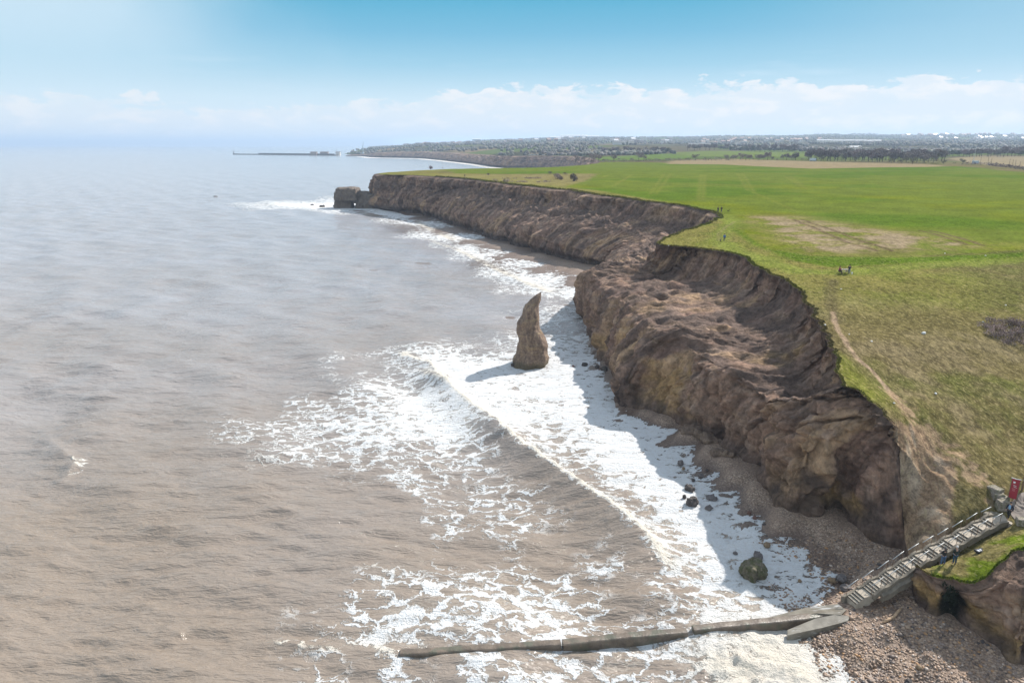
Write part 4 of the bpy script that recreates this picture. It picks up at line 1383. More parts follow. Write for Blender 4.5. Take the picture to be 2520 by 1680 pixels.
def build_haze():
    m = bpy.data.materials.new('air')
    m.use_nodes = True
    nt = NT(m.node_tree)
    out = nt.new('ShaderNodeOutputMaterial')
    pv = nt.new('ShaderNodeVolumePrincipled')
    pv.inputs['Color'].default_value = (0.62, 0.78, 1.0, 1)
    pv.inputs['Density'].default_value = 1.3e-4
    pv.inputs['Anisotropy'].default_value = 0.15
    nt.l.new(pv.outputs[0], out.inputs['Volume'])
    x0, x1, y0, y1, z0, z1 = -45000, 45000, -300, 32000, -5, 175
    v = [(x, y, z) for x in (x0, x1) for y in (y0, y1) for z in (z0, z1)]
    f = [(0, 1, 3, 2), (4, 6, 7, 5), (0, 4, 5, 1), (2, 3, 7, 6), (0, 2, 6, 4), (1, 5, 7, 3)]
    tag(mesh_from('haze', np.array(v), np.array(f), m), kind='stuff')


build_haze()


# ================================================================== things
def mk(name, color, **kw):
    return simple_mat(name, color, **kw)


M_CONC = mk('weathered_concrete', (0.19, 0.16, 0.122), rough=0.9, var=0.22, scale=2.2)
M_CONC_L = mk('pale_concrete', (0.37, 0.315, 0.25), rough=0.9, var=0.14, scale=3.0)
M_CONC_D = mk('stained_shaded_concrete', (0.115, 0.098, 0.078), rough=0.9, var=0.25, scale=2.0)  # its dark tone also paints the shade on the stair risers
M_CONC_W = mk('wet_concrete', (0.16, 0.135, 0.105), rough=0.35, var=0.3, scale=1.3)
M_STEEL = mk('galvanised_steel', (0.42, 0.43, 0.43), rough=0.45, var=0.08, metal=0.3)
M_RUST = mk('rusty_steel', (0.17, 0.105, 0.065), rough=0.85, var=0.3, scale=6)
M_WOOD = mk('driftwood_grain', (0.42, 0.28, 0.17), rough=0.8, var=0.25, scale=5)
M_POST = mk('brown_timber', (0.17, 0.125, 0.075), rough=0.85, var=0.2)
M_RED = mk('red_banner', (0.30, 0.022, 0.035), rough=0.6, var=0.06)
M_WHITE = mk('white_paint', (0.72, 0.72, 0.70), rough=0.6, var=0.05)
M_PINK = mk('faded_print', (0.52, 0.20, 0.20), rough=0.6, var=0.1)
M_BLACK = mk('black_cloth', (0.016, 0.017, 0.019), rough=0.85, var=0.3)
M_DGREEN = mk('dark_green_cloth', (0.022, 0.030, 0.027), rough=0.85, var=0.25)
M_JEANS = mk('blue_denim', (0.060, 0.105, 0.19), rough=0.9, var=0.2, scale=8)
M_DENIM_D = mk('dark_denim', (0.028, 0.062, 0.10), rough=0.9, var=0.2, scale=8)
M_BLUE = mk('blue_jacket_cloth', (0.010, 0.125, 0.36), rough=0.7, var=0.12)
M_LBLUE = mk('light_blue_cloth', (0.22, 0.36, 0.52), rough=0.85, var=0.1)
M_NAVY = mk('navy_cloth', (0.018, 0.018, 0.035), rough=0.8, var=0.2)
M_GREYCL = mk('grey_cloth', (0.10, 0.095, 0.09), rough=0.9, var=0.2)
M_MAGENTA = mk('magenta_cloth', (0.26, 0.030, 0.105), rough=0.85, var=0.15)
M_SKIN = mk('skin', (0.46, 0.27, 0.20), rough=0.6, var=0.08)
M_HAIR = mk('dark_hair', (0.022, 0.016, 0.012), rough=0.7, var=0.3)
M_HAIRR = mk('red_brown_hair', (0.085, 0.018, 0.020), rough=0.7, var=0.3)
M_HAIRW = mk('white_hair', (0.62, 0.58, 0.55), rough=0.8, var=0.1)
M_SHOE = mk('dark_shoe', (0.02, 0.018, 0.016), rough=0.7)
M_DOG = mk('black_fur', (0.018, 0.016, 0.014), rough=0.9, var=0.4, scale=10)
M_GREYBAG = mk('grey_lining', (0.36, 0.38, 0.43), rough=0.6, var=0.15)


def mat_rock(name, base, hi, moss=None, scale=1.0):
    m, nt, bs = material(name)
    p = nt.new('ShaderNodeTexCoord').outputs['Object']
    n = nt.noise(p, 1.1 * scale, 7, 0.65, 0.3)
    col = nt.mix(nt.smooth(n, 0.32, 0.68), base, hi)
    g = nt.noise(p, 5.0 * scale, 5, 0.7)
    col = nt.mix(nt.smooth(g, 0.42, 0.62, 0.5, 0.0), col, tuple(c * 0.45 for c in base))
    if moss:
        col = nt.mix(nt.smooth(nt.noise(p, 1.9 * scale, 5, 0.6), 0.42, 0.58, 0.0, 0.85), col, moss)
    nt.set(bs.inputs['Base Color'], col)
    bs.inputs['Roughness'].default_value = 0.85
    nt.set(bs.inputs['Normal'], nt.bump(nt.math('ADD', nt.math('MULTIPLY', n, 0.6), nt.math('MULTIPLY', g, 0.25)), 0.9, 0.5))
    return m


M_ROCK_B = mat_rock('brown_rock', (0.145, 0.098, 0.072), (0.25, 0.175, 0.120))
M_ROCK_A = mat_rock('arch_rock', (0.125, 0.095, 0.08), (0.21, 0.16, 0.115), scale=.5)
M_ROCK_M = mat_rock('mossy_rock', (0.15, 0.125, 0.085), (0.24, 0.20, 0.14), (0.065, 0.070, 0.025))
M_ROCK_G = mat_rock('grey_rock', (0.15, 0.13, 0.125), (0.23, 0.20, 0.19))
M_ROCK_D = mat_rock('dark_wet_rock', (0.070, 0.058, 0.054), (0.14, 0.118, 0.106))
M_ROCK_T = mat_rock('tan_rock', (0.25, 0.17, 0.10), (0.36, 0.26, 0.16))
M_ROCK_R = mat_rock('red_rock', (0.17, 0.09, 0.07), (0.25, 0.15, 0.12))


def mat_stack():
    m, nt, bs = material('stack_rock')
    p = nt.new('ShaderNodeTexCoord').outputs['Object']
    sp = nt.new('ShaderNodeSeparateXYZ')
    nt.set(sp.inputs[0], p)
    mp = nt.new('ShaderNodeMapping')
    nt.set(mp.inputs[0], p)
    mp.inputs['Scale'].default_value = (1.0, 1.0, .22)
    st = nt.noise(mp.outputs[0], 1.5, 7, .65, .6)
    gr = nt.noise(p, 2.8, 8, .7)
    bed = nt.noise(nt.vmath('MULTIPLY', p, (.15, .15, 1.3)), 1.0, 5, .6)
    f = nt.math('ADD', nt.math('MULTIPLY', st, .5), nt.math('MULTIPLY', gr, .5))
    col = nt.ramp(nt.smooth(f, .33, .67), [(0, (.085, .056, .042)), (.45, (.19, .128, .094)), (.8, (.27, .19, .125)), (1, (.36, .27, .18))])
    col = nt.mix(nt.smooth(bed, .52, .66, 0, .5), col, (.33, .235, .125))
    tide = nt.smooth(nt.math('ADD', sp.outputs[2], nt.math('MULTIPLY', gr, 1.6)), 2.4, 1.2, 0.0, .75)
    col = nt.mix(tide, col, (.095, .082, .048))
    nt.set(bs.inputs['Base Color'], col)
    bs.inputs['Roughness'].default_value = .88
    nt.set(bs.inputs['Normal'], nt.bump(nt.math('ADD', nt.math('MULTIPLY', st, .7), nt.math('MULTIPLY', gr, .45)), .9, .7))
    return m


M_STACK = mat_stack()
M_BLOCK = mat_rock('quarry_block', (0.27, 0.225, 0.18), (0.40, 0.35, 0.28), (0.14, 0.13, 0.07))


class MB:
    """collects shapes for one mesh object; each shape may carry a material index"""
    def __init__(self):
        self.v, self.f, self.m = [], [], []

    def add(self, verts, faces, mi=0):
        o = len(self.v)
        self.v += [tuple(map(float, p)) for p in verts]
        self.f += [tuple(i + o for i in f) for f in faces]
        self.m += [mi] * len(faces)

    def box(self, c, s, rz=0.0, mi=0, taper=1.0, rot=None):
        x, y, z = (k / 2 for k in s)
        pts = []
        for sz in (-1, 1):
            k = taper if sz > 0 else 1.0
            for sx, sy in ((-1, -1), (1, -1), (1, 1), (-1, 1)):
                pts.append(Vector((sx * x * k, sy * y * k, sz * z)))
        mtx = rot if rot is not None else Matrix.Rotation(rz, 3, 'Z')
        pts = [mtx @ p + Vector(c) for p in pts]
        self.add(pts, [(3, 2, 1, 0), (4, 5, 6, 7), (0, 1, 5, 4), (1, 2, 6, 5), (2, 3, 7, 6), (3, 0, 4, 7)], mi)

    def tube(self, pts, rad, n=8, mi=0, cap=True):
        pts = [Vector(p) for p in pts]
        r = rad if isinstance(rad, (list, tuple)) else [rad] * len(pts)
        ring = []
        for i, p in enumerate(pts):
            d = (pts[min(i + 1, len(pts) - 1)] - pts[max(i - 1, 0)]).normalized()
            a = d.orthogonal().normalized() if i == 0 else (a - d * a.dot(d)).normalized()
            b = d.cross(a)
            ring += [p + (a * math.cos(2 * math.pi * k / n) + b * math.sin(2 * math.pi * k / n)) * r[i] for k in range(n)]
        f = []
        for i in range(len(pts) - 1):
            for k in range(n):
                j = (k + 1) % n
                f.append((i * n + k, i * n + j, (i + 1) * n + j, (i + 1) * n + k))
        if cap:
            f.append(tuple(range(n - 1, -1, -1)))
            f.append(tuple((len(pts) - 1) * n + k for k in range(n)))
        self.add(ring, f, mi)

    def ball(self, c, s, nu=10, nv=7, mi=0, noise=0.0, seed=0):
        r = random.Random(seed)
        pts, f = [], []
        for j in range(nv + 1):
            th = math.pi * j / nv
            for i in range(nu):
                ph = 2 * math.pi * i / nu
                k = 1 + (r.uniform(-noise, noise) if noise else 0)
                pts.append((c[0] + s[0] * k * math.sin(th) * math.cos(ph), c[1] + s[1] * k * math.sin(th) * math.sin(ph), c[2] + s[2] * k * math.cos(th)))
        for j in range(nv):
            for i in range(nu):
                f.append((j * nu + i, (j + 1) * nu + i, (j + 1) * nu + (i + 1) % nu, j * nu + (i + 1) % nu))
        self.add(pts, f, mi)

    def build(self, name, mats, parent=None, smooth=False, loc=None):
        me = bpy.data.meshes.new(name)
        me.from_pydata(self.v, [], self.f)
        for m in (mats if isinstance(mats, (list, tuple)) else [mats]):
            me.materials.append(m)
        me.polygons.foreach_set('material_index', self.m)
        if smooth:
            me.polygons.foreach_set('use_smooth', [True] * len(me.polygons))
        me.validate()
        me.update()
        ob = bpy.data.objects.new(name, me)
        COL.objects.link(ob)
        if parent is not None:
            ob.parent = parent
        if loc is not None:
            ob.location = tuple(loc)
        return ob


def baked(ob):
    """apply the modifiers of an object"""
    dg = bpy.context.evaluated_depsgraph_get()
    me = bpy.data.meshes.new_from_object(ob.evaluated_get(dg))
    ob.modifiers.clear()
    ob.data = me
    return ob


def remesh(ob, voxel):
    md = ob.modifiers.new('r', 'REMESH')
    md.mode = 'VOXEL'
    md.voxel_size = voxel
    return baked(ob)


def roughen(ob, amps, seed=0.0, zkeep=None):
    """push the surface in and out along its normals with layered noise"""
    me = ob.data
    n = len(me.vertices)
    co = np.zeros(n * 3)
    me.vertices.foreach_get('co', co)
    co = co.reshape(-1, 3)
    no = np.array([v.normal[:] for v in me.vertices])
    d = np.zeros(n)
    for a, s, kind in amps:
        fn = ridged if kind == 'r' else fbm
        zs = s * (2.2 if kind == 'v' else 1.0)
        d += a * (fn(co[:, 0] / s + seed, co[:, 1] / s, co[:, 2] / zs, 3))
    co = co + no * d[:, None]
    me.vertices.foreach_set('co', co.ravel())
    me.polygons.foreach_set('use_smooth', np.ones(len(me.polygons), bool))
    me.update()
    return ob


# ------------------------------------------------------------------ the leaning sea stack
def build_stack():
    rows = [(135, 795, 801), (165, 745, 797), (200, 690, 791), (270, 610, 776), (330, 566, 752), (352, 535, 747), (362, 522, 746), (450, 490, 745), (550, 460, 746), (630, 405, 742), (700, 397, 729),
            (760, 390, 746), (850, 388, 800), (950, 395, 852), (1050, 396, 888), (1150, 376, 889), (1210, 362, 906), (1290, 312, 918), (1360, 306, 905), (1420, 300, 900)]
    base = P(1305, 893, 0.0)
    D = base[1]
    root = base
    rings = []
    for v, l, r in rows:
        py = 700 + v / 7.127
        a = PD(1220 + l / 7.127, py, D)
        b = PD(1220 + r / 7.127, py, D)
        rings.append(((a[0] + b[0]) / 2, (b[0] - a[0]) / 2, (a[2] + b[2]) / 2))
    rings = np.array(rings)[::-1]
    zz = np.linspace(-1.2, rings[-1, 2], 74)
    cx = np.interp(zz, rings[:, 2], rings[:, 0])
    hw = np.interp(zz, rings[:, 2], rings[:, 1])
    n = 56
    th = np.linspace(0, 2 * math.pi, n, endpoint=False)
    cs, sn = np.cos(th), np.sin(th)
    X = cx[:, None] + hw[:, None] * np.sign(cs) * np.abs(cs) ** 0.85
    dep = np.minimum(hw * 0.9 + 0.25, 3.4)
    Y = D + dep[:, None] * np.sign(sn) * np.abs(sn) ** 0.85 + 0.12 * (cx - cx[0])[:, None]
    Z = np.repeat(zz[:, None], n, 1)
    nz = 0.75 * ridged(th[None] * 1.1 + 0 * Z, Z / 7, 2.0, 3) + 0.5 * fbm(X / 1.6, Y / 1.6, Z / 1.8, 4) - 0.2
    k = np.clip(hw / 2.2, 0.05, 1)[:, None] * nz * 0.75
    k += np.clip(hw / 2.2, 0.05, 1)[:, None] * (0.16 * fbm(Z / 0.8, th[None] * 0.8 + 0 * Z, 5.0, 3) + 0.10 * fbm(X / .5, Y / .5, Z / .5, 2))
    k *= (1 - 0.5 * np.abs(cs))[None]
    X = X + k * cs
    Y = Y + k * sn
    v = np.stack([X - root[0], Y - root[1], Z], -1).reshape(-1, 3)
    m = len(zz)
    i = np.arange(m - 1)[:, None] * n + np.arange(n)[None]
    j = np.arange(m - 1)[:, None] * n + (np.arange(n)[None] + 1) % n
    f = np.stack([i, j, j + n, i + n], -1).reshape(-1, 4)
    ob = mesh_from('sea_stack', v, f, M_STACK, smooth=True)
    ob.location = tuple(root)
    tag(ob, 'tall brown sea stack with a curved pointed top standing in white surf', 'sea stack')


build_stack()


def rock(name, px, py, w, h, d, mat, label, group=None, z=0.0, seed=0, sharp=0.25, sink=0.3, rz=0.0, voxel=None, loc=None, flat=False):
    """a boulder w wide, h high, d deep in metres, its foot at (px, py)"""
    mb = MB()
    r = random.Random(seed * 7 + 3)
    mb.ball((0, 0, 0), (w / 2, d / 2, h * 0.62), 14, 9)
    for _ in range(3):
        mb.box((r.uniform(-.15, .15) * w, r.uniform(-.15, .15) * d, r.uniform(-.1, .1) * h), (w * r.uniform(.55, .8), d * r.uniform(.55, .8), h * r.uniform(.6, .95)),
               rot=Matrix.Rotation(r.uniform(-.5, .5), 3, 'X') @ Matrix.Rotation(r.uniform(-.4, .4), 3, 'Y') @ Matrix.Rotation(r.uniform(0, 3), 3, 'Z'))
    ob = mb.build(name, mat)
    s = (w + h + d) / 3
    remesh(ob, voxel or max(0.045, s / 22))
    roughen(ob, [(sharp * 0.32 * s * 0.5, s * 0.45, 'f'), (sharp * 0.16 * s * 0.5, s * 0.16, 'r')], seed * 3.1)
    p = P(px, py, z) if loc is None else np.array(loc)
    ob.location = (p[0], p[1], p[2] + h * (0.62 - sink))
    ob.rotation_euler = (0, 0, rz)
    return tag(ob, label, 'rock', group)


ROCKS = [
    ('boulder', 1853, 1416, 2.5, 1.75, 1.9, M_ROCK_M, 'large mossy green-brown boulder sitting in the surf', 0.0, .24),
    ('boulder', 1866, 1372, 1.35, .75, .9, M_ROCK_G, 'smooth grey slab-shaped rock just behind the mossy boulder', 0.0, .25),
    ('boulder', 1703, 1241, 1.9, 1.0, 1.3, M_ROCK_D, 'dark wet boulder with a flat pale top, amid surf below the cliff', 0.0, .25),
    ('boulder', 1696, 1203, 1.9, .55, .8, M_ROCK_D, 'long flat dark rock in surf behind the flat-topped boulder', 0.05, .3),
    ('boulder', 1684, 1226, .55, .7, .5, M_ROCK_D, 'small upright dark rock between two larger dark rocks in the surf', 0.0, .3),
    ('boulder', 1750, 1229, 1.7, .65, 1.3, M_ROCK_G, 'low round grey rock awash beside the flat-topped dark boulder', 0.0, .3),
    ('boulder', 1743, 1252, 1.1, .5, .9, M_ROCK_G, 'pale grey rounded rock nearer the sea than the grey round one', 0.0, .3),
    ('boulder', 1675, 1142, .95, .8, .8, M_ROCK_G, 'single round grey-brown rock at the edge of the cliff shadow', 0.15, .3),
    ('boulder', 1682, 1154, .55, .4, .5, M_ROCK_T, 'small tan rock just in front of the round grey-brown one', 0.1, .3),
    ('boulder', 1724, 1172, .95, .5, .7, M_ROCK_G, 'angular grey rock on wet shingle under the middle of the cliff', 0.2, .3),
    ('boulder', 1706, 1183, .6, .4, .5, M_ROCK_D, 'small black rock in shadowed surf seaward of the angular grey rock', 0.1, .3),
    ('boulder', 1740, 1158, .5, .35, .4, M_ROCK_D, 'tiny dark stone landward of the angular grey rock', 0.25, .3),
    ('boulder', 1843, 1264, .6, .5, .5, M_ROCK_R, 'reddish rock half way between the cliff caves and the surf', 0.2, .3),
    ('boulder', 1857, 1276, .62, .5, .5, M_ROCK_R, 'red-brown rock beside a slightly smaller reddish one on the beach', 0.2, .3),
    ('boulder', 1881, 1293, .6, .4, .5, M_ROCK_D, 'blue-black cobble lying in shadowed foam near the shingle', 0.2, .3),
    ('boulder', 1887, 1321, .5, .3, .4, M_ROCK_D, 'lone black cobble in the foam above the yellowish boulder', 0.15, .3),
    ('boulder', 1887, 1343, .85, .55, .7, M_ROCK_T, 'yellowish boulder in shadowed foam, inland of the mossy one', 0.15, .3),
    ('boulder', 1810, 1362, .6, .3, .5, M_ROCK_G, 'half sunk grey rock left of the slab-shaped rock', 0.0, .3),
    ('boulder', 2046, 1430, .8, .5, .6, M_ROCK_T, 'orange-brown rock on the shingle beside a broad grey slab', 0.55, .3),
    ('boulder', 2072, 1424, 1.5, .45, 1.0, M_ROCK_G, 'broad flat grey slab on the shingle above the steps foot', 0.7, .35),
    ('boulder', 2080, 1447, 1.3, .4, .9, M_ROCK_G, 'smaller flat grey slab closest to the foot of the steps', 0.75, .35),
    ('boulder', 1968, 1430, .5, .3, .4, M_ROCK_T, 'small brown stone in the foam far left of the steps foot', 0.1, .3),
    ('boulder', 1439, 901, 1.4, .9, 1.0, M_ROCK_D, 'black rock in white foam off the foot of the cliff', -0.05, .2),
    ('boulder', 1411, 904, .9, .5, .6, M_ROCK_R, 'small brown rock farthest out in the foam from the cliff corner', -0.05, .25),
    ('boulder', 1469, 908, 1.0, 1.0, .8, M_ROCK_D, 'upright black rock next to the little shingle cove', 0.05, .2),
    ('boulder', 1488, 912, 1.6, 1.1, 1.2, M_ROCK_D, 'big black rock against the cliff at the little shingle cove', 0.2, .2),
    ('boulder', 1262, 900, 1.1, .7, .8, M_ROCK_D, 'low black rock in foam at the left foot of the sea stack', 0.0, .2),
    ('boulder', 2262, 1646, .55, .4, .5, M_ROCK_T, 'rounded orange stone on the foam-streaked shingle at lower right', 0.95, .2),
    ('boulder', 2235, 1682, .7, .5, .6, M_ROCK_D, 'dark stone cut by the bottom edge of the picture', 0.6, .25),
    ('boulder', 530, 485, 3.8, 1.0, 2.5, M_ROCK_D, 'dark reef rock awash far out in the open sea', 0.0, .35),
    ('boulder', 768, 505, 3.5, 1.0, 2.5, M_ROCK_D, 'smaller dark rock in the long white surf left of the arch', 0.0, .3),
    ('boulder', 793, 509, 5.0, 1.3, 2.5, M_ROCK_D, 'larger dark rock in the long white surf left of the arch', 0.0, .3),
    ('boulder', 824, 509, 3.5, 1.2, 2.5, M_ROCK_D, 'dark rock touching the seaward foot of the rock arch', 0.0, .3),
]
for i, (nm, px, py, w, h, d, m, lab, z, sink) in enumerate(ROCKS):
    kk = 1.0 if i in (0, 29) else 0.8
    rock(nm, px, py, w * kk, h * kk, d * kk, m, lab, z=z, seed=i + 1, sharp=.55, sink=sink, rz=(i * 1.7) % 3.1, group='rocks on the foreshore')
for i, (px, py, w, lab) in enumerate([(1700, 1062, 3.6, 'dark slumped clay mound on shingle, smallest of three under the cliff'), (1742, 1080, 3.9, 'dark slumped clay mound on shingle between two others'),
                                      (1785, 1120, 4.4, 'dark slumped clay mound nearest the cliff bend, largest of three')]):
    rock('clay_mound', px, py, w, .9, 2.2, M_ROCK_B, lab, 'fallen clay mounds', z=1.0, seed=60 + i, sharp=.5, sink=.48, rz=0.5 + i)


def build_arch():
    c = P(872, 511, 0.0)
    D = c[1]

    def q(px, py):
        return PD(px, py, D) - np.array([c[0], D, 0])
    mb = MB()
    px2m = q(873, 500)[0] - q(872, 500)[0]

    def blob(x0, x1, y0, y1, dep, kind='box', dy=0.0, taper=.9):
        a, b = q(x0, y1), q(x1, y0)
        cx, cz = (a[0] + b[0]) / 2, (a[2] + b[2]) / 2
        s = (abs(b[0] - a[0]), dep, abs(b[2] - a[2]))
        if kind == 'box':
            mb.box((cx, dy, cz), s, taper=taper)
        else:
            mb.ball((cx, dy, cz), (s[0] / 2, s[1] / 2, s[2] / 2), 18, 12)
    blob(827, 866, 474, 520, 9, taper=.94)
    blob(831, 882, 464, 492, 14, taper=.85)
    blob(848, 886, 461, 490, 12, 'ball')
    blob(862, 890, 476, 499, 7, taper=.8)
    blob(879, 902, 474, 521, 9, taper=.8)
    blob(886, 918, 471, 519, 12, 'ball')
    blob(900, 936, 480, 521, 16, taper=.8)
    ob = mb.build('rock_arch', M_ROCK_A)
    remesh(ob, 0.42)
    roughen(ob, [(0.8, 7.0, 'f'), (0.35, 2.6, 'r'), (0.25, 1.2, 'f')], 4.0)
    ob.location = tuple(c)
    tag(ob, 'squat dark rock arch with a small wave-cut hole at the headland tip', 'rock arch')


build_arch()


# ------------------------------------------------------------------ the flight of concrete steps
def build_stairs():
    A, B = STAIR_A, STAIR_B
    d = (B - A)
    L = math.hypot(d[0], d[1])
    ang = math.atan2(d[1], d[0])
    root = empty('staircase', A, ang)
    tag(root, 'long flight of worn concrete steps with landings climbing from the shingle to the grass', 'staircase')
    nf = 10
    per = L / nf
    wdt = 1.14
    nst = [4, 4, 4, 4, 3, 3, 3, 3, 3, 2]
    tot = sum(nst)
    land_rise = 0.085
    riser = (d[2] - nf * land_rise) / tot
    z = 0.0
    prof = []
    for k in range(nf):
        x0 = k * per
        tread = 0.25
        run = nst[k] * tread
        fl = MB()
        for s in range(nst[k]):
            z1 = z + riser * (s + 1)
            xs = x0 + s * tread
            fl.box((xs + tread / 2 + 0.01, 0, z1 - 0.45), (tread + .02, wdt, 0.9))
            # a dark riser face with its shade painted in and a lighter worn nosing
        fo = fl.build('flight', M_CONC_L, root)
        rs = MB()
        for s in range(nst[k]):
            z1 = z + riser * (s + 1)
            rs.box((x0 + s * tread - 0.004, 0, z1 - riser / 2 - 0.02), (0.012, wdt - .02, riser - 0.04))
        rs.build('risers', M_CONC_D, fo)
        z += riser * nst[k]
        la = MB()
        x1, x2 = x0 + run, (k + 1) * per
        t2 = z + land_rise
        la.add([(x1, -wdt / 2, z - 1), (x2, -wdt / 2, t2 - 1), (x2, wdt / 2, t2 - 1), (x1, wdt / 2, z - 1), (x1, -wdt / 2, z), (x2, -wdt / 2, t2), (x2, wdt / 2, t2), (x1, wdt / 2, z)],
               [(3, 2, 1, 0), (4, 5, 6, 7), (0, 1, 5, 4), (1, 2, 6, 5), (2, 3, 7, 6), (3, 0, 4, 7)])
        la.build('landing', M_CONC_L, root)
        prof.append((x0, z - riser * nst[k], x1, z))
        z = t2
    # the side walls follow the steps in a wavy line
    xs, zs = [], []
    for x0, z0, x1, z1 in prof:
        xs += [x0 - .12, x1 - .02]
        zs += [z0 + .06, z1 + .20]
    xs.append(L)
    zs.append(z + .16)
    fx = np.linspace(xs[0], xs[-1], 120)
    fz = np.interp(fx, xs, zs)
    k = np.ones(5) / 5
    fz = np.convolve(np.pad(fz, 2, mode='edge'), k, 'valid')
    for side, x_from, hang in ((1, 1.0, 1.3), (-1, 1.6, 0.55)):
        w = MB()
        y0 = side * (wdt / 2 + 0.002)
        y1 = side * (wdt / 2 + 0.26)
        sel = fx >= x_from
        vx, vz = fx[sel], fz[sel]
        vv, ff = [], []
        for x, zt in zip(vx, vz):
            vv += [(x, y0, zt - hang), (x, y0, zt), (x, y1, zt - .02), (x, y1, zt - hang)]
        for i in range(len(vx) - 1):
            for j in range(4):
                a, b = i * 4 + j, i * 4 + (j + 1) % 4
                ff.append((a, b, b + 4, a + 4))
        ff += [(0, 3, 2, 1), tuple((len(vx) - 1) * 4 + j for j in range(4))]
        w.add(vv, ff)
        w.build('side_wall', M_CONC, root)
        if side < 0:      # the broken ledge outside the lower wall
            w = MB()
            vv, ff = [], []
            sel = (fx > 2.2) & (fx < 6.2)
            for x, zt in zip(fx[sel], fz[sel]):
                vv += [(x, y1 - .005, zt - 1.15), (x, y1 - .005, zt - .42), (x, y1 - .34, zt - .50), (x, y1 - .30, zt - 1.15)]
            n = sel.sum()
            for i in range(n - 1):
                for j in range(4):
                    a, b = i * 4 + j, i * 4 + (j + 1) % 4
                    ff.append((a, b, b + 4, a + 4))
            ff += [(0, 3, 2, 1), tuple((n - 1) * 4 + j for j in range(4))]
            w.add(vv, ff)
            w.build('ledge', M_CONC, root)
    # sloping slab along the upper side at the foot
    w = MB()
    w.add([(-.3, wdt / 2 + .003, -.8), (4.6, wdt / 2 + .003, 1.1), (4.6, wdt / 2 + .5, 1.0), (-.3, wdt / 2 + .45, -.8), (-.3, wdt / 2 + .003, .10), (4.6, wdt / 2 + .003, 2.1), (4.6, wdt / 2 + .5, 1.8), (-.3, wdt / 2 + .45, -.15)],
          [(3, 2, 1, 0), (4, 5, 6, 7), (0, 1, 5, 4), (1, 2, 6, 5), (2, 3, 7, 6), (3, 0, 4, 7)])
    w.build('ramp_slab', M_CONC, root)
    # handrails: a sloping tube per bay with uprights, both sides
    for side in (-1, 1):
        for k in range(nf):
            x0, z0, x1, z1 = prof[k]
            if k == 0 and side < 0:
                continue
            y = side * (wdt / 2 - 0.06) if side < 0 else side * (wdt / 2 + .12)
            xe = min((k + 1) * per, L)
            ze = z1 + land_rise
            xa, xb = x0 - 0.15, x0 + per * 0.62
            za, zb = z0 + 0.98, z1 + 1.03
            hr = MB()
            hr.tube([(xa, y, za), (xb, y, zb)], 0.034, 6)
            h = hr.build('handrail', M_STEEL, root, smooth=True)
            for xu, zl, zh in ((xa + .1, z0 - .05, za + .03), (xb - .1, z1 - .05, zb - .02)):
                up = MB()
                up.tube([(xu, y, zl), (xu, y, zh)], 0.024, 5)
                up.build('upright', M_RUST, h)
    # top plate
    t = MB()
    t.box((L + 0.62, -0.02, z - .3), (1.25, 2.1, 0.6))
    t.build('top_landing', M_CONC_L, root)
    return root


build_stairs()


# ------------------------------------------------------------------ paved way at the stair head
def build_pavement():
    pts = [(2490, 1268), (2484, 1240), (2500, 1222), (2520, 1212), (2600, 1205), (2640, 1290), (2560, 1300), (2515, 1292)]
    xy = np.array([G(*p)[:2] for p in pts])
    c = xy.mean(0)
    v, f = [], []
    n = 26
    ring = np.vstack([xy, xy[:1]])
    s = np.linspace(0, len(xy), 60, endpoint=False)
    out = np.stack([np.interp(s, np.arange(len(ring)), ring[:, 0]), np.interp(s, np.arange(len(ring)), ring[:, 1])], 1)
    for k in range(8):
        for p in out:
            q = c + (p - c) * (k + 1) / 8
            v.append((q[0], q[1], ground(q[0], q[1]) + 0.05 + 0.02 * (1 - k / 7)))
    m = len(out)
    for k in range(7):
        for i in range(m):
            j = (i + 1) % m
            f.append((k * m + i, k * m + j, (k + 1) * m + j, (k + 1) * m + i))
    f.append(tuple(range(m)))
    mb = MB()
    mb.add(v, f)
    tag(mb.build('pavement', mk('worn_tarmac', (0.20, 0.165, 0.14), rough=.9, var=.15, scale=2.0)), kind='structure')


build_pavement()


# ------------------------------------------------------------------ blocks, banner, post
def block(px, py, s, rz, tall, lab, seed):
    mb = MB()
    mb.box((0, 0, 0), (s[0], s[1], s[2]), taper=.9)
    ob = mb.build('stone_block', M_BLOCK)
    remesh(ob, .07)
    roughen(ob, [(.05, .5, 'f'), (.03, .2, 'r')], seed)
    p = on_land(px, py)
    ob.location = (p[0], p[1], p[2] + s[2] * .36)
    ob.rotation_euler = (random.uniform(-.06, .06), random.uniform(-.06, .06), rz)
    tag(ob, lab, 'stone block', 'quarry stone blocks at the stair head')


block(2449, 1206, (1.0, 1.25, .55), R(25), 0, 'flat-topped stone block, farthest up the slope from the steps', 1)
block(2455, 1219, (1.05, 1.0, .6), R(-10), 0, 'grey stone block second from the top of the row by the banner', 2)
block(2466, 1229, (1.1, .75, .6), R(5), 0, 'low wide stone block level with the legs of the banner', 3)
block(2466, 1247, (1.0, .8, 1.0), R(-4), 0, 'tall stone block with a dark front just above the top handrail', 4)
block(2441, 1266, (1.3, .8, .6), R(12), 0, 'thin stone slab beside the upper handrail, lowest on the slope', 5)
block(2516, 1288, (1.0, .9, .6), R(-20), 0, 'stone block at the right edge of the picture below the tarmac', 6)


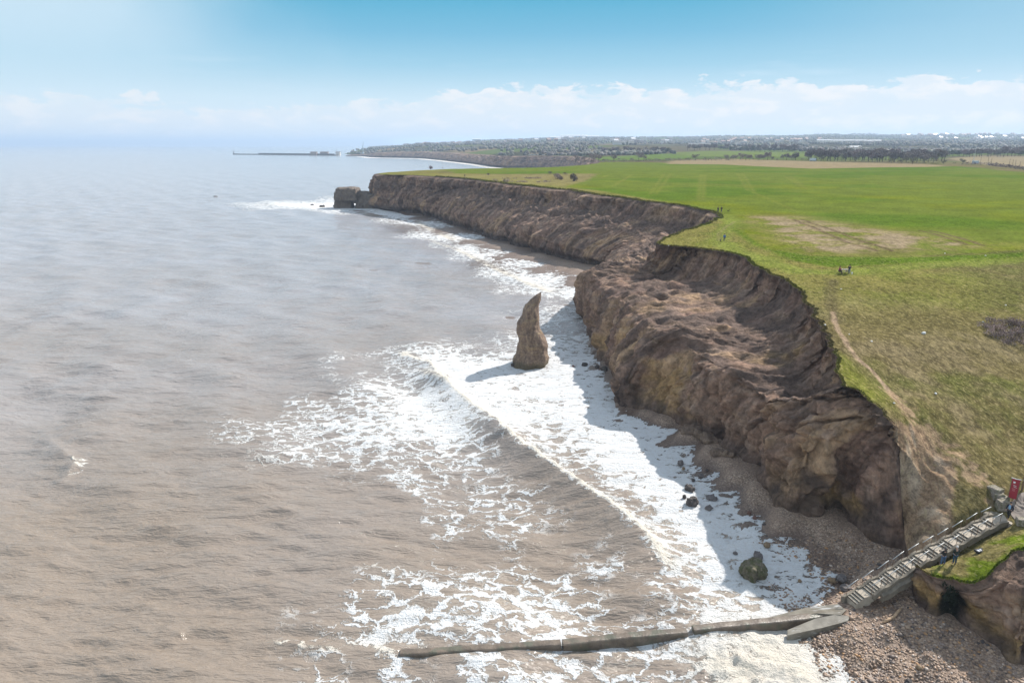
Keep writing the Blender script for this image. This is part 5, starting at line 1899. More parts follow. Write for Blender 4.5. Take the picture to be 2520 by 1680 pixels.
def build_banner():
    p = on_land(2489, 1234)
    root = empty('banner_sign', p, R(-38))
    tag(root, 'tall narrow red banner sign with small white print at the stair head', 'sign')
    a = MB()
    a.box((0, 0, 1.55), (.62, .035, 2.05))
    pan = a.build('banner_panel', M_RED, root)
    for sx in (-1, 1):
        b = MB()
        b.box((sx * .34, 0, 1.32), (.055, .055, 2.64))
        b.build('post', M_POST, root)
    c = MB()
    c.tube([(-.40, 0, 2.63), (0, -.03, 2.60), (.40, 0, 2.63)], .035, 6)
    c.build('top_rail', M_WHITE, root)
    e = MB()
    e.box((-.10, -.022, 2.22), (.17, .008, .17))
    e.build('emblem', M_WHITE, pan)
    t = MB()
    # unreadable handwritten-looking lines in the photograph: short white dashes, then faint ones
    for i, (x, z, w, ang) in enumerate([(-.10, 1.93, .05, .5), (-.03, 1.90, .10, -.35), (.07, 1.85, .10, -.35), (-.08, 1.78, .05, .6), (.02, 1.75, .12, -.35), (.12, 1.70, .08, -.3)]):
        t.box((x, -.022, z), (w, .008, .035), rot=Matrix.Rotation(ang, 3, 'Y'))
    t.build('lettering', M_WHITE, pan)
    t = MB()
    for i in range(5):
        t.box((-.04 + .012 * (i % 2), -.022, 1.58 - i * .06), (.26 - .03 * (i % 3), .008, .02))
    t.build('small_print', M_PINK, pan)


build_banner()


def build_waymark():
    p = on_land(2514, 1208)
    root = empty('waymark_post', p, R(-30))
    tag(root, 'square timber post with a pale plaque and white cap at the picture edge', 'post')
    a = MB()
    a.box((0, 0, 1.0), (.16, .16, 2.0))
    a.build('shaft', M_POST, root)
    b = MB()
    b.box((0, 0, 2.03), (.19, .19, .06), taper=.8)
    b.build('cap', M_WHITE, root)
    c = MB()
    c.box((.02, -.09, 1.42), (.12, .02, .62))
    c.build('plaque', mk('pale_plaque', (.45, .46, .38), var=.08), root)


build_waymark()


# ------------------------------------------------------------------ the sea wall and its apron
def build_wall():
    root = empty('sea_wall', P(1990, 1520, 0.0))
    o = np.array(root.location)
    tag(root, 'long low round-backed concrete outfall wall running out from the steps into the sea', 'sea wall')

    def run(name, pts, width, bottom, mat, segs=40, wob=0.0):
        pts = np.array([P(a, b, z) for a, b, z in pts])
        cum = np.concatenate([[0], np.cumsum(np.linalg.norm(np.diff(pts[:, :2], axis=0), axis=1))])
        s = np.linspace(0, cum[-1], segs)
        c = np.stack([np.interp(s, cum, pts[:, i]) for i in range(3)], 1)
        tn = np.gradient(c[:, :2], axis=0)
        tn /= np.linalg.norm(tn, axis=1)[:, None]
        nn = np.stack([-tn[:, 1], tn[:, 0]], 1)
        prof = [(-1.0, -1.0), (-1.0, .55), (-.93, .78), (-.75, .93), (-.45, .99), (0, 1.0), (.45, 1.0), (.8, .97), (1.0, .86), (1.08, -1.0)]
        v = []
        for i in range(segs):
            w = width * (1 + wob * perlin(np.array([s[i] / 3.0]), np.array([1.0]))[0])
            jag = 0.05 * perlin(np.array([s[i] / 1.1]), np.array([5.0]))[0]
            for a, b in prof:
                zz = c[i, 2] + (b - 1) * .42 + jag if b > -1 else bottom
                v.append((c[i, 0] + nn[i, 0] * a * w / 2 - o[0], c[i, 1] + nn[i, 1] * a * w / 2 - o[1], zz))
        k = len(prof)
        f = []
        for i in range(segs - 1):
            for j in range(k - 1):
                f.append((i * k + j, i * k + j + 1, (i + 1) * k + j + 1, (i + 1) * k + j))
        f += [tuple(range(k)), tuple((segs - 1) * k + j for j in range(k - 1, -1, -1))]
        mb = MB()
        mb.add(v, f)
        return mb.build(name, mat, root, smooth=False)
    m, nt, bs = material('tidal_concrete')
    p = nt.pos()
    n = nt.noise(p, 1.0, 6, .65)
    col = nt.mix(nt.smooth(n, .35, .65), (0.10, 0.076, 0.056), (0.17, 0.13, 0.096))
    col = nt.mix(nt.smooth(nt.noise(p, .7, 4), .52, .64, 0, .7), col, (0.085, 0.090, 0.060))
    nt.set(bs.inputs['Base Color'], col)
    bs.inputs['Roughness'].default_value = .38
    nt.set(bs.inputs['Normal'], nt.bump(nt.noise(p, 4, 5, .65), .5, .1))
    run('wall_section', [(1706, 1543, .72), (1800, 1533, .82), (1900, 1524, .95), (1990, 1514, 1.08), (2030, 1507, 1.14)], 0.78, -1.5, m)
    run('wall_section', [(1385, 1578, .48), (1500, 1565, .52), (1600, 1556, .55), (1690, 1549, .58)], 0.78, -1.5, m, wob=.1)
    run('wall_section', [(985, 1602, .22), (1050, 1599, .40), (1190, 1590, .45), (1380, 1578, .47)], 0.74, -1.5, m, wob=.1)
    # apron slabs at the foot of the steps
    m2, nt, bs = material('apron_concrete')
    p = nt.pos()
    mp = nt.new('ShaderNodeMapping')
    nt.set(mp.inputs[0], p)
    mp.inputs['Rotation'].default_value = (0, 0, R(-25))
    mp.inputs['Scale'].default_value = (.35, 1.6, 1)
    streak = nt.noise(mp.outputs[0], 1.4, 6, .6, 1.2)
    col = nt.mix(nt.smooth(nt.noise(p, 1.2, 5), .35, .65), (.165, .145, .115), (.235, .21, .17))
    col = nt.mix(nt.smooth(streak, .57, .66, 0, .75), col, (.46, .45, .43))
    nt.set(bs.inputs['Base Color'], col)
    bs.inputs['Roughness'].default_value = .3

    def slab(poly, name, th):
        top = [P(a, b, z) - o for a, b, z in poly]
        k = len(top)
        v = [tuple(t) for t in top] + [(t[0], t[1], t[2] - th) for t in top]
        f = [tuple(range(k))] + [tuple(range(2 * k - 1, k - 1, -1))] + [(i, i + k, (i + 1) % k + k, (i + 1) % k) for i in range(k)]
        mb = MB()
        mb.add(v, f)
        return mb.build(name, m2, root)
    slab([(1880, 1521, .65), (1985, 1494, .85), (2062, 1485, 1.35), (2082, 1500, 1.45), (2070, 1512, 1.40), (2010, 1508, 1.17)], 'apron_slab', 1.6)
    slab([(1938, 1549, .75), (2006, 1521, 1.08), (2062, 1510, 1.36), (2092, 1516, 1.40), (2086, 1527, 1.30), (2026, 1543, 1.0), (1938, 1562, .72)], 'apron_slab', 1.5)


build_wall()


def build_log():
    pts = [P(2172, 1537, 1.42), P(2186, 1530, 1.55), P(2199, 1520, 1.68), P(2207, 1508, 1.82), P(2217, 1495, 1.98)]
    o = pts[0]
    zs = [beach_h(np.array([p[0]]), np.array([p[1]]))[0] for p in pts]
    mb = MB()
    mb.tube([(p[0] - o[0], p[1] - o[1], z - zs[0] + .14 + .05 * (i % 2)) for i, (p, z) in enumerate(zip(pts, zs))], [.10, .13, .12, .13, .09], 9)
    ob = mb.build('driftwood_log', M_WOOD, smooth=True)
    ob.location = (o[0], o[1], zs[0])
    tag(ob, 'curved pale driftwood log lying on the shingle under the bluff', 'log')


build_log()


# ------------------------------------------------------------------ cobbles on the near beach
def build_cobbles():
    r = np.random.default_rng(3)
    n = 26000
    X = r.uniform(17, 46, n)
    Y = r.uniform(36, 66, n)
    keep = np.stack([X, Y], 1)
    bl = np.vstack([BASE[BASE[:, 1] < 90][:, :2], [(200, 30), (200, 90)]])
    land_in = inside(keep, bl)
    z = beach_h(X, Y)
    near = (Y < 55.2)
    ok = (~land_in) & (z > 0.02) & (z < 2.3) & (near | (r.random(n) < 0.35))
    # none on the steps or the apron
    ab = STAIR_B - STAIR_A
    t = ((X - STAIR_A[0]) * ab[0] + (Y - STAIR_A[1]) * ab[1]) / (ab[0] ** 2 + ab[1] ** 2)
    off = np.abs((X - STAIR_A[0]) * -ab[1] + (Y - STAIR_A[1]) * ab[0]) / math.hypot(ab[0], ab[1])
    ok &= ~((t > -.01) & (t < 1) & (off < 1.0))
    ap = np.array([P(a, b, 1.0)[:2] for a, b in [(1870, 1525), (1985, 1490), (2066, 1482), (2090, 1515), (2086, 1528), (1938, 1564)]])
    ok &= ~inside(keep, ap)
    X, Y, z = X[ok], Y[ok], z[ok]
    m = len(X)
    t = (1 + 5 ** .5) / 2
    ico = np.array([(-1, t, 0), (1, t, 0), (-1, -t, 0), (1, -t, 0), (0, -1, t), (0, 1, t), (0, -1, -t), (0, 1, -t), (t, 0, -1), (t, 0, 1), (-t, 0, -1), (-t, 0, 1)]) / math.sqrt(1 + t * t)
    fc = np.array([(0, 11, 5), (0, 5, 1), (0, 1, 7), (0, 7, 10), (0, 10, 11), (1, 5, 9), (5, 11, 4), (11, 10, 2), (10, 7, 6), (7, 1, 8), (3, 9, 4), (3, 4, 2), (3, 2, 6), (3, 6, 8), (3, 8, 9), (4, 9, 5), (2, 4, 11), (6, 2, 10), (8, 6, 7), (9, 8, 1)])
    size = 0.055 + 0.10 * r.random(m) ** 2.2
    big = r.random(m) < 0.03
    size[big] *= 1.7
    sx = size * r.uniform(.9, 1.5, m)
    sy = size * r.uniform(.8, 1.2, m)
    sz = size * r.uniform(.45, .75, m)
    a = r.uniform(0, 6.28, m)
    V = ico[None] * np.stack([sx, sy, sz], 1)[:, None] * r.uniform(.85, 1.15, (m, 12, 1))
    c, s = np.cos(a)[:, None], np.sin(a)[:, None]
    x = V[..., 0] * c - V[..., 1] * s + X[:, None]
    y = V[..., 0] * s + V[..., 1] * c + Y[:, None]
    zz = V[..., 2] + z[:, None] + (sz * .35)[:, None]
    verts = np.stack([x, y, zz], -1).reshape(-1, 3)
    faces = (fc[None] + (np.arange(m) * 12)[:, None, None]).reshape(-1, 3)
    pal = np.array([(.10, .08, .07), (.17, .13, .10), (.23, .17, .125), (.28, .22, .165), (.33, .26, .20), (.20, .17, .155), (.32, .20, .10), (.42, .38, .34), (.065, .06, .062)])
    w = np.array([.10, .16, .2, .2, .12, .1, .05, .04, .03])
    pick = pal[r.choice(len(pal), m, p=w / w.sum())] * r.uniform(.8, 1.2, (m, 1))
    mt, nt, bs = material('cobble_stone')
    nt.set(bs.inputs['Base Color'], nt.attr('tint', 'Color'))
    bs.inputs['Roughness'].default_value = .6
    ob = mesh_from('cobbles', verts, faces, mt, smooth=True, cattrs={'tint': np.repeat(pick * np.array([1.12, 1.0, .92]), 12, 0)})
    tag(ob, kind='stuff')


build_cobbles()


# ================================================================== people and dogs
def skin_body(name, joints, bones, mat, parent=None, sub=2, mats=None):
    """joints: {key: (x, y, z, r)}; bones: pairs; grows one continuous surface"""
    keys = list(joints)
    idx = {k: i for i, k in enumerate(keys)}
    me = bpy.data.meshes.new(name)
    me.from_pydata([joints[k][:3] for k in keys], [(idx[a], idx[b]) for a, b in bones], [])
    ob = bpy.data.objects.new(name, me)
    COL.objects.link(ob)
    sk = ob.modifiers.new('skin', 'SKIN')
    sk.use_smooth_shade = True
    for i, k in enumerate(keys):
        r = joints[k][3]
        r = (r, r) if not isinstance(r, tuple) else r
        me.skin_vertices[0].data[i].radius = r
        me.skin_vertices[0].data[i].use_root = (i == 0)
    sm = ob.modifiers.new('sub', 'SUBSURF')
    sm.levels = sm.render_levels = sub
    baked(ob)
    ob.data.materials.clear()
    ob.data.materials.append(mat)
    if parent is not None:
        ob.parent = parent
    return ob


def lerp3(a, b, t):
    return tuple(a[i] + (b[i] - a[i]) * t for i in range(3))


def person(loc, rz, label, top, legs, hair, shoe=M_SHOE, arms=None, legp=None, height=1.75, group=None, hood=None, bag=None, lean=0.0, seated=False, skirt=0.0, bald=False):
    """faces -y before turning; arms / legp give joint positions for a figure 1.75 m tall"""
    root = empty('person', loc, rz)
    k = height / 1.75
    tag(root, label, 'person', group)
    hz = 0.92 if not seated else 0.50
    P0 = (0, 0, hz)
    ch = (0, -lean * .8, hz + .38)
    nk = (0, -lean, hz + .56)
    hd = (0, -lean * 1.05 - .02, hz + .74)
    sh = {s: (s * .18, -lean * .95, hz + .50) for s in (-1, 1)}
    if arms is None:
        arms = {s: ((s * .24, .02, hz + .23), (s * .25, -.05, hz - .02)) for s in (-1, 1)}
    if legp is None:
        legp = {s: ((s * .10, -.02, .49), (s * .11, .01, .09), (s * .13, -.15, .04)) for s in (-1, 1)}
    J = {'pelvis': (*P0, (.145, .11)), 'waist': (0, -lean * .3, hz + .16, (.13, .10)), 'chest': (*ch, (.16, .115)), 'neck': (*nk, .055), 'head': (*hd, (.078, .092)),
         'crown': (hd[0], hd[1] + .01, hd[2] + .10, (.06, .07))}
    Bn = [('pelvis', 'waist'), ('waist', 'chest'), ('chest', 'neck'), ('neck', 'head'), ('head', 'crown')]
    for s in (-1, 1):
        t = 'r' if s > 0 else 'l'
        el, wr = arms[s]
        d = np.array(wr) - np.array(el)
        d = d / (np.linalg.norm(d) + 1e-9)
        side = np.array([s * 1.0, 0, 0]) - d * (s * d[0])
        side /= np.linalg.norm(side) + 1e-9
        fr = np.cross(d, side)
        pm = tuple(np.array(wr) + d * .07)
        J['sh' + t] = (*sh[s], .062)
        J['el' + t] = (*el, .045)
        J['wr' + t] = (*wr, .030)
        J['pm' + t] = (*pm, (.036, .022))
        Bn += [('chest', 'sh' + t), ('sh' + t, 'el' + t), ('el' + t, 'wr' + t), ('wr' + t, 'pm' + t)]
        for f in range(4):
            o = (f - 1.5) * .019
            ln = (.075, .085, .080, .062)[f]
            p1 = np.array(pm) + d * ln * .55 + fr * o
            p2 = np.array(pm) + d * ln + fr * o - side * (.018 + .006 * f)
            J[f'f{f}a' + t] = (*p1, .009)
            J[f'f{f}b' + t] = (*p2, .0075)
            Bn += [('pm' + t, f'f{f}a' + t), (f'f{f}a' + t, f'f{f}b' + t)]
        th = np.array(wr) + d * .035 + fr * -.034
        th2 = th + d * .04 + fr * -.016
        J['ta' + t] = (*th, .011)
        J['tb' + t] = (*th2, .009)
        Bn += [('wr' + t, 'ta' + t), ('ta' + t, 'tb' + t)]
        kn, an, to = legp[s]
        J['hp' + t] = (s * .09, 0, hz - .06, .092)
        J['kn' + t] = (*kn, .062)
        J['an' + t] = (*an, .042)
        J['to' + t] = (*to, (.04, .028))
        Bn += [('pelvis', 'hp' + t), ('hp' + t, 'kn' + t), ('kn' + t, 'an' + t), ('an' + t, 'to' + t)]
    body = skin_body('body', J, Bn, M_SKIN, root, 1)
    # face
    fy = hd[1] - .088
    for s in (-1, 1):
        fc = MB()
        fc.ball((hd[0] + s * .03, fy, hd[2] + .03), (.011, .008, .009), 6, 5)
        fc.build('eye', M_SHOE, body)
        fc = MB()
        fc.ball((hd[0] + s * .085, hd[1] + .005, hd[2] + .01), (.012, .022, .03), 7, 5)
        fc.build('ear', M_SKIN, body)
    fc = MB()
    fc.box((hd[0], fy + .004, hd[2] - .052), (.045, .012, .009))
    fc.build('mouth', M_SHOE, body)
    fc = MB()
    fc.ball((hd[0], fy - .008, hd[2] - .005), (.013, .018, .022), 7, 5)
    fc.build('nose', M_SKIN, body)
    # jacket
    g = .022
    T = {'pelvis': (P0[0], P0[1], P0[2] - .05 - skirt, (.150 + g + skirt * .1, .118 + g)), 'waist': (*J['waist'][:3], (.138 + g, .108 + g)), 'chest': (*ch, (.168 + g, .122 + g)), 'neck': (nk[0], nk[1], nk[2] - .015, .075)}
    Tb = [('pelvis', 'waist'), ('waist', 'chest'), ('chest', 'neck')]
    for s in (-1, 1):
        t = 'r' if s > 0 else 'l'
        el, wr = arms[s]
        T['sh' + t] = (*sh[s], .082)
        T['el' + t] = (*el, .064)
        T['wr' + t] = (*lerp3(el, wr, .94), .050)
        Tb += [('chest', 'sh' + t), ('sh' + t, 'el' + t), ('el' + t, 'wr' + t)]
    skin_body('jacket', T, Tb, top, root, 1)
    L = {'pelvis': (P0[0], P0[1], P0[2] + .02, (.152, .122))}
    Lb = []
    for s in (-1, 1):
        t = 'r' if s > 0 else 'l'
        kn, an, to = legp[s]
        L['hp' + t] = (s * .09, 0, hz - .06, .106)
        L['kn' + t] = (*kn, .079)
        L['an' + t] = (an[0], an[1], an[2] + .02, .066)
        Lb += [('pelvis', 'hp' + t), ('hp' + t, 'kn' + t), ('kn' + t, 'an' + t)]
    skin_body('trousers', L, Lb, legs, root, 1)
    for s in (-1, 1):
        kn, an, to = legp[s]
        sb = {'a': (an[0], an[1] + .03, .055, .052), 'b': (to[0], to[1], .040, .042)}
        skin_body('shoe', sb, [('a', 'b')], shoe, root, 1)
    hb = MB()
    if bald:
        hb.ball((hd[0], hd[1] + .035, hd[2] + .055), (.082, .078, .085), 12, 8)
    else:
        hb.ball((hd[0], hd[1] + .022, hd[2] + .055), (.098, .105, .118), 12, 8)
    if hood == 'long':
        hb.ball((hd[0], hd[1] + .07, hd[2] - .10), (.10, .06, .19), 10, 8)
    hb.build('hair', hair, root, smooth=True)
    if hood == 'hood':
        h = MB()
        h.ball((hd[0], hd[1] + .10, hd[2] - .14), (.12, .08, .10), 10, 7)
        h.build('hood', top, root, smooth=True)
    if bag == 'backpack':
        # carried on the back: its own thing, laid against the jacket
        pass
    root.scale = (k, k, k)
    return root


def walk(phase=1, stride=.30):
    return {1: ((.10, -.16 * phase, .50), (.10, -stride * phase + (.10 if phase < 0 else 0), .10 if phase > 0 else .13), (.11, -stride * phase - .14, .05)),
            -1: ((-.10, .02 * phase, .49), (-.10, stride * phase + .05, .12), (-.11, stride * phase - .08, .05))}


def holding(hz=.92):
    return {s: ((s * .27, -.06, hz + .24), (s * .10, -.30, hz + .20)) for s in (-1, 1)}


# two men on the bluff working a controller, backs to the camera
pm = on_land(2319, 1388)
man1 = person((pm[0], pm[1], pm[2] + .02), R(192), 'man in black hoodie, cap and blue jeans, standing at the bluff edge with bent arms', M_BLACK, M_JEANS, M_GREYCL, arms=holding(), hood='hood', height=1.76,
              legp={s: ((s * .14, .0, .49), (s * .19, .02, .09), (s * .21, -.13, .04)) for s in (-1, 1)})
pm2 = on_land(2348, 1386)
man2 = person((pm2[0], pm2[1], pm2[2] + .02), R(176), 'white-haired man in dark green coat and dark jeans, standing at the bluff edge', M_DGREEN, M_DENIM_D, M_HAIRW, height=1.80,
              arms={s: ((s * .25, -.02, 1.15), (s * .17, -.20, .98)) for s in (-1, 1)})


def controller(root_p, rz):
    c = MB()
    c.box((0, 0, 0), (.20, .12, .05))
    c.box((0, -.10, .03), (.16, .02, .10))
    for s in (-1, 1):
        c.tube([(s * .07, .03, .02), (s * .08, -.02, .14)], .008, 5)
    ob = c.build('controller', M_SHOE)
    off = Matrix.Rotation(rz, 3, 'Z') @ Vector((0, -.42, 1.13))
    ob.location = (root_p[0] + off.x, root_p[1] + off.y, root_p[2] + off.z)
    ob.rotation_euler = (0, 0, rz)
    tag(ob, 'small dark handset held by the man in the black hoodie', 'controller')


controller((pm[0], pm[1], pm[2] + .02), R(192))

# open equipment case on the grass
def build_case():
    p = on_land(2409, 1357)
    root = empty('equipment_case', p, R(12))
    tag(root, 'open black case with pale grey kit lying on the bluff grass', 'case')
    a = MB()
    a.box((0, 0, .10), (.62, .46, .20), taper=1.05)
    a.build('tray', M_BLACK, root)
    b = MB()
    b.box((.68, .08, .08), (.62, .46, .16), taper=1.05)
    b.build('lid', M_BLACK, root)
    for x, y, s in ((-.12, -.04, (.26, .30, .05)), (.16, .02, (.18, .26, .06)), (.58, .03, (.22, .24, .05)), (.82, .12, (.18, .24, .05))):
        c = MB()
        c.box((x, y, .19 if x < .3 else .16), s, taper=.8)
        c.build('kit_insert', M_GREYBAG, root)


build_case()

# walker at the head of the steps
pw = STAIR_B + np.array([.62, -.05, .02])
wk = person((pw[0], pw[1], pw[2]), R(-62), 'walker in a light blue top, dark jacket and black leggings stepping onto the stairs', M_NAVY, M_BLACK, M_HAIR, height=1.74,
            legp={1: ((.10, -.12, .50), (.10, -.22, .10), (.11, -.36, .05)), -1: ((-.10, .05, .49), (-.10, .28, .14), (-.11, .16, .05))},
            arms={1: ((.25, .08, 1.13), (.25, -.04, .90)), -1: ((-.25, -.06, 1.14), (-.22, -.22, .95))})
sh_ = MB()
sh_.ball((0, -.105, 1.24), (.115, .07, .24), 12, 9)
sh_.build('shirt_front', M_LBLUE, wk, smooth=True)
# dog walker in blue
pb = on_land(1782, 594.6)
person(pb, R(170), 'dog walker in a bright blue jacket and grey trousers on the cliff-top path', M_BLUE, M_GREYCL, M_HAIR, height=1.78, legp=walk(1, .12))
# couple on the far path
pa = on_land(1766.5, 522.5)
person(pa, R(10), 'walker in dark clothes with flared coat, left one of the far pair on the path', M_BLACK, M_BLACK, M_HAIR, legp=walk(1, .10), skirt=.10, group='far pair of walkers')
pa = on_land(1775, 523)
person(pa, R(0), 'taller walker in black, right one of the far pair on the path', M_BLACK, M_GREYCL, M_HAIR, height=1.85, legp=walk(-1, .10), group='far pair of walkers')
for px, py, lab in ((1144, 436, 'tiny dark figure walking on the straw-coloured grass of the headland'), (1086.5, 417.5, 'tiny figure on the skyline edge of the far headland')):
    pa = on_land(px, py) if py > 420 else W(-56, 566, ground(-56, 566))
    person(pa, R(20), lab, M_BLACK, M_BLACK, M_HAIR, legp=walk(1, .15), height=1.8)


def dog(loc, rz, label, s=1.0):
    J = {'hip': (0, .22, .42, .085), 'belly': (0, 0, .42, .085), 'chest': (0, -.22, .43, .11), 'neck': (0, -.33, .54, .065), 'head': (0, -.42, .62, .065), 'muzzle': (0, -.54, .59, .034),
         'earl': (-.05, -.40, .70, .018), 'earr': (.05, -.40, .70, .018), 't1': (0, .34, .48, .024), 't2': (0, .46, .60, .016), 't3': (0, .50, .70, .012)}
    B = [('hip', 'belly'), ('belly', 'chest'), ('chest', 'neck'), ('neck', 'head'), ('head', 'muzzle'), ('head', 'earl'), ('head', 'earr'), ('hip', 't1'), ('t1', 't2'), ('t2', 't3')]
    for q, t in ((-1, 'l'), (1, 'r')):
        o = .04 * q
        J.update({'fs' + t: (q * .07, -.22, .34, .05), 'fk' + t: (q * .075, -.20 + o, .19, .030), 'ff' + t: (q * .075, -.22 + o * 2, .04, .022), 'fp' + t: (q * .075, -.26 + o * 2, .022, .024),
                  'hk' + t: (q * .08, .16 - o, .28, .055), 'hh' + t: (q * .08, .30 - o, .16, .026), 'hf' + t: (q * .08, .26 - o * 2, .035, .022), 'hp' + t: (q * .08, .22 - o * 2, .022, .024)})
        B += [('chest', 'fs' + t), ('fs' + t, 'fk' + t), ('fk' + t, 'ff' + t), ('ff' + t, 'fp' + t), ('hip', 'hk' + t), ('hk' + t, 'hh' + t), ('hh' + t, 'hf' + t), ('hf' + t, 'hp' + t)]
    root = empty('dog', loc, rz)
    tag(root, label, 'dog')
    body = skin_body('body', J, B, M_DOG, root, 1)
    for q in (-1, 1):
        e = MB()
        e.ball((q * .03, -.475, .635), (.01, .01, .01), 5, 4)
        e.build('eye', M_SHOE, body)
    e = MB()
    e.ball((0, -.575, .60), (.014, .012, .012), 5, 4)
    e.build('nose', M_SHOE, body)
    root.scale = (s, s, s)


dog(on_land(1773, 594.4), R(150), 'small black dog beside the walker in the blue jacket', .85)
dog(on_land(1792, 521), R(80), 'dark dog in the grass right of the far pair of walkers', .9)


# ------------------------------------------------------------------ picnic table with its two people
def build_picnic():
    p = on_land(2077, 673)
    rz = R(4)
    root = empty('picnic_table', p, rz)
    tag(root, 'weathered grey picnic table on the green where the paths meet', 'picnic table')
    t = MB()
    for i in range(5):
        t.box((0, -.30 + i * .15, .74), (1.7, .14, .05))
    t.build('table_top', M_BLOCK, root)
    for s in (-1, 1):
        b = MB()
        b.box((0, s * .72, .45), (1.7, .26, .05))
        b.build('bench_seat', M_BLOCK, root)
        f = MB()
        f.box((s * .6, 0, .40), (.08, 1.5, .09))
        f.box((s * .6, .32, .36), (.08, .08, .78), rot=Matrix.Rotation(R(24), 3, 'X'))
        f.box((s * .6, -.32, .36), (.08, .08, .78), rot=Matrix.Rotation(R(-24), 3, 'X'))
        f.build('frame', M_POST, root)
    for x, y, s in ((-.35, .1, .22), (.05, -.1, .16), (.4, .05, .12)):
        c = MB()
        c.box((x, y, .80), (s, s * .7, .07), taper=.8)
        ob = c.build('food_packet', M_WHITE)
        w = Matrix.Rotation(rz, 3, 'Z') @ Vector((x, y, 0))
        ob.location = tuple(p)
        ob.rotation_euler = (0, 0, rz)
        tag(ob, {.22: 'largest white packet on the picnic table beside the woman in magenta', .16: 'white packet in the middle of the picnic table', .12: 'smallest white packet on the picnic table near the man'}[s], 'packet', 'white packets on the picnic table')
    seat = {s: ((s * .12, -.42, .52), (s * .12, -.40, .10), (s * .12, -.55, .04)) for s in (-1, 1)}
    arm = {s: ((s * .24, -.10, .76), (s * .12, -.36, .80)) for s in (-1, 1)}
    q = Vector(p) + Matrix.Rotation(rz, 3, 'Z') @ Vector((-.95, .0, 0))
    person((q.x, q.y, q.z + .02), R(92), 'woman with long dark red hair in a magenta top sitting at the picnic table', M_MAGENTA, M_DGREEN, M_HAIRR, arms=arm, legp=seat, hood='long', seated=True, height=1.72, lean=.06)
    q = Vector(p) + Matrix.Rotation(rz, 3, 'Z') @ Vector((.45, -.80, 0))
    person((q.x, q.y, q.z + .0), R(178), 'man in a black jacket and light jeans, back turned, at the picnic table', M_NAVY, M_JEANS, M_HAIR, height=1.72,
           arms={s: ((s * .26, -.06, 1.14), (s * .16, -.30, 1.02)) for s in (-1, 1)}, legp=walk(1, .08))
    b = MB()
    b.ball((0, 0, .2), (.14, .12, .22), 10, 7)
    ob = b.build('carrier_bag', M_WHITE, smooth=True)
    q = Vector(p) + Matrix.Rotation(rz, 3, 'Z') @ Vector((.95, -.9, 0))
    ob.location = q
    tag(ob, 'upright white carrier bag on the grass right of the picnic table', 'bag')


build_picnic()

# white stones in the rough grass
stone = MB()
stone.ball((0, 0, .05), (.20, .15, .12), 8, 6, noise=.18, seed=4)
stone = stone.build('white_stone', M_WHITE, smooth=True)
for i, (px, py, s) in enumerate([(2273, 820, 1.5), (2145, 839, .8), (2070, 710, .7), (2475, 751, .8), (2419, 792, .7), (2030, 801, .8), (2303, 967, .9), (2200, 994, .6), (2325, 624, .8), (2425, 629, .7), (2090, 822, .5),
                                (1645, 605, .7)]):
    o = stone if i == 0 else stone.copy()
    if i:
        COL.objects.link(o)
    p = on_land(px, py)
    o.location = (p[0], p[1], p[2] + .02)
    o.scale = (s, s, s)
    o.rotation_euler = (0, 0, i * 1.3)
    tag(o, 'small white stone or scrap lying in the rough cliff-top grass' if i else 'largest white stone, alone in the middle of the rough grass slope', 'stone', 'white scraps in the grass' if i else 'white stone')

# ================================================================== bushes and trees
def leaf_mat(name, col, var=.35):
    m, nt, bs = material(name)
    oi = nt.new('ShaderNodeObjectInfo').outputs['Random']
    n = nt.noise(nt.pos(), .55, 4, .6)
    f = nt.math('ADD', nt.math('MULTIPLY', n, .7), nt.math('MULTIPLY', oi, .3))
    nt.set(bs.inputs['Base Color'], nt.mix(nt.smooth(f, .3, .7), tuple(c * (1 - var) for c in col), tuple(c * (1 + var) for c in col)))
    bs.inputs['Roughness'].default_value = .9
    bs.inputs['Specular IOR Level'].default_value = .1
    return m


M_TWIG = leaf_mat('bare_twigs', (0.190, 0.155, 0.135))
M_TWIG2 = leaf_mat('purple_twigs', (0.195, 0.150, 0.145))
M_OLIVE = leaf_mat('olive_leaves', (0.170, 0.160, 0.075))
M_EVER = leaf_mat('evergreen_leaves', (0.075, 0.085, 0.055))
M_GORSE = leaf_mat('yellow_green_leaves', (0.22, 0.205, 0.075))
M_BRAMBLE = leaf_mat('bramble_twigs', (0.270, 0.205, 0.185))
M_BARK = mk('bark', (0.075, 0.058, 0.045), rough=.95, var=.3)


def crown_mesh(r, cx, n, size, lobes):
    """many small twig or leaf faces spread through a few overlapping lobes"""
    v, f = [], []
    for k in range(n):
        c, s = lobes[r.integers(len(lobes))]
        d = r.normal(size=3)
        d /= np.linalg.norm(d)
        p = np.array(c) + d * np.array(s) * r.random() ** .42
        if p[2] < 0.05 * cx:
            p[2] = abs(p[2]) + .02 * cx
        a = r.normal(size=3)
        a /= np.linalg.norm(a)
        b = np.cross(a, r.normal(size=3))
        b /= np.linalg.norm(b) + 1e-9
        q = size * r.uniform(.6, 1.3)
        i = len(v)
        v += [p - a * q, p + b * q * .55, p + a * q, p - b * q * .55]
        f.append((i, i + 1, i + 2, i + 3))
    return np.array(v), np.array(f)


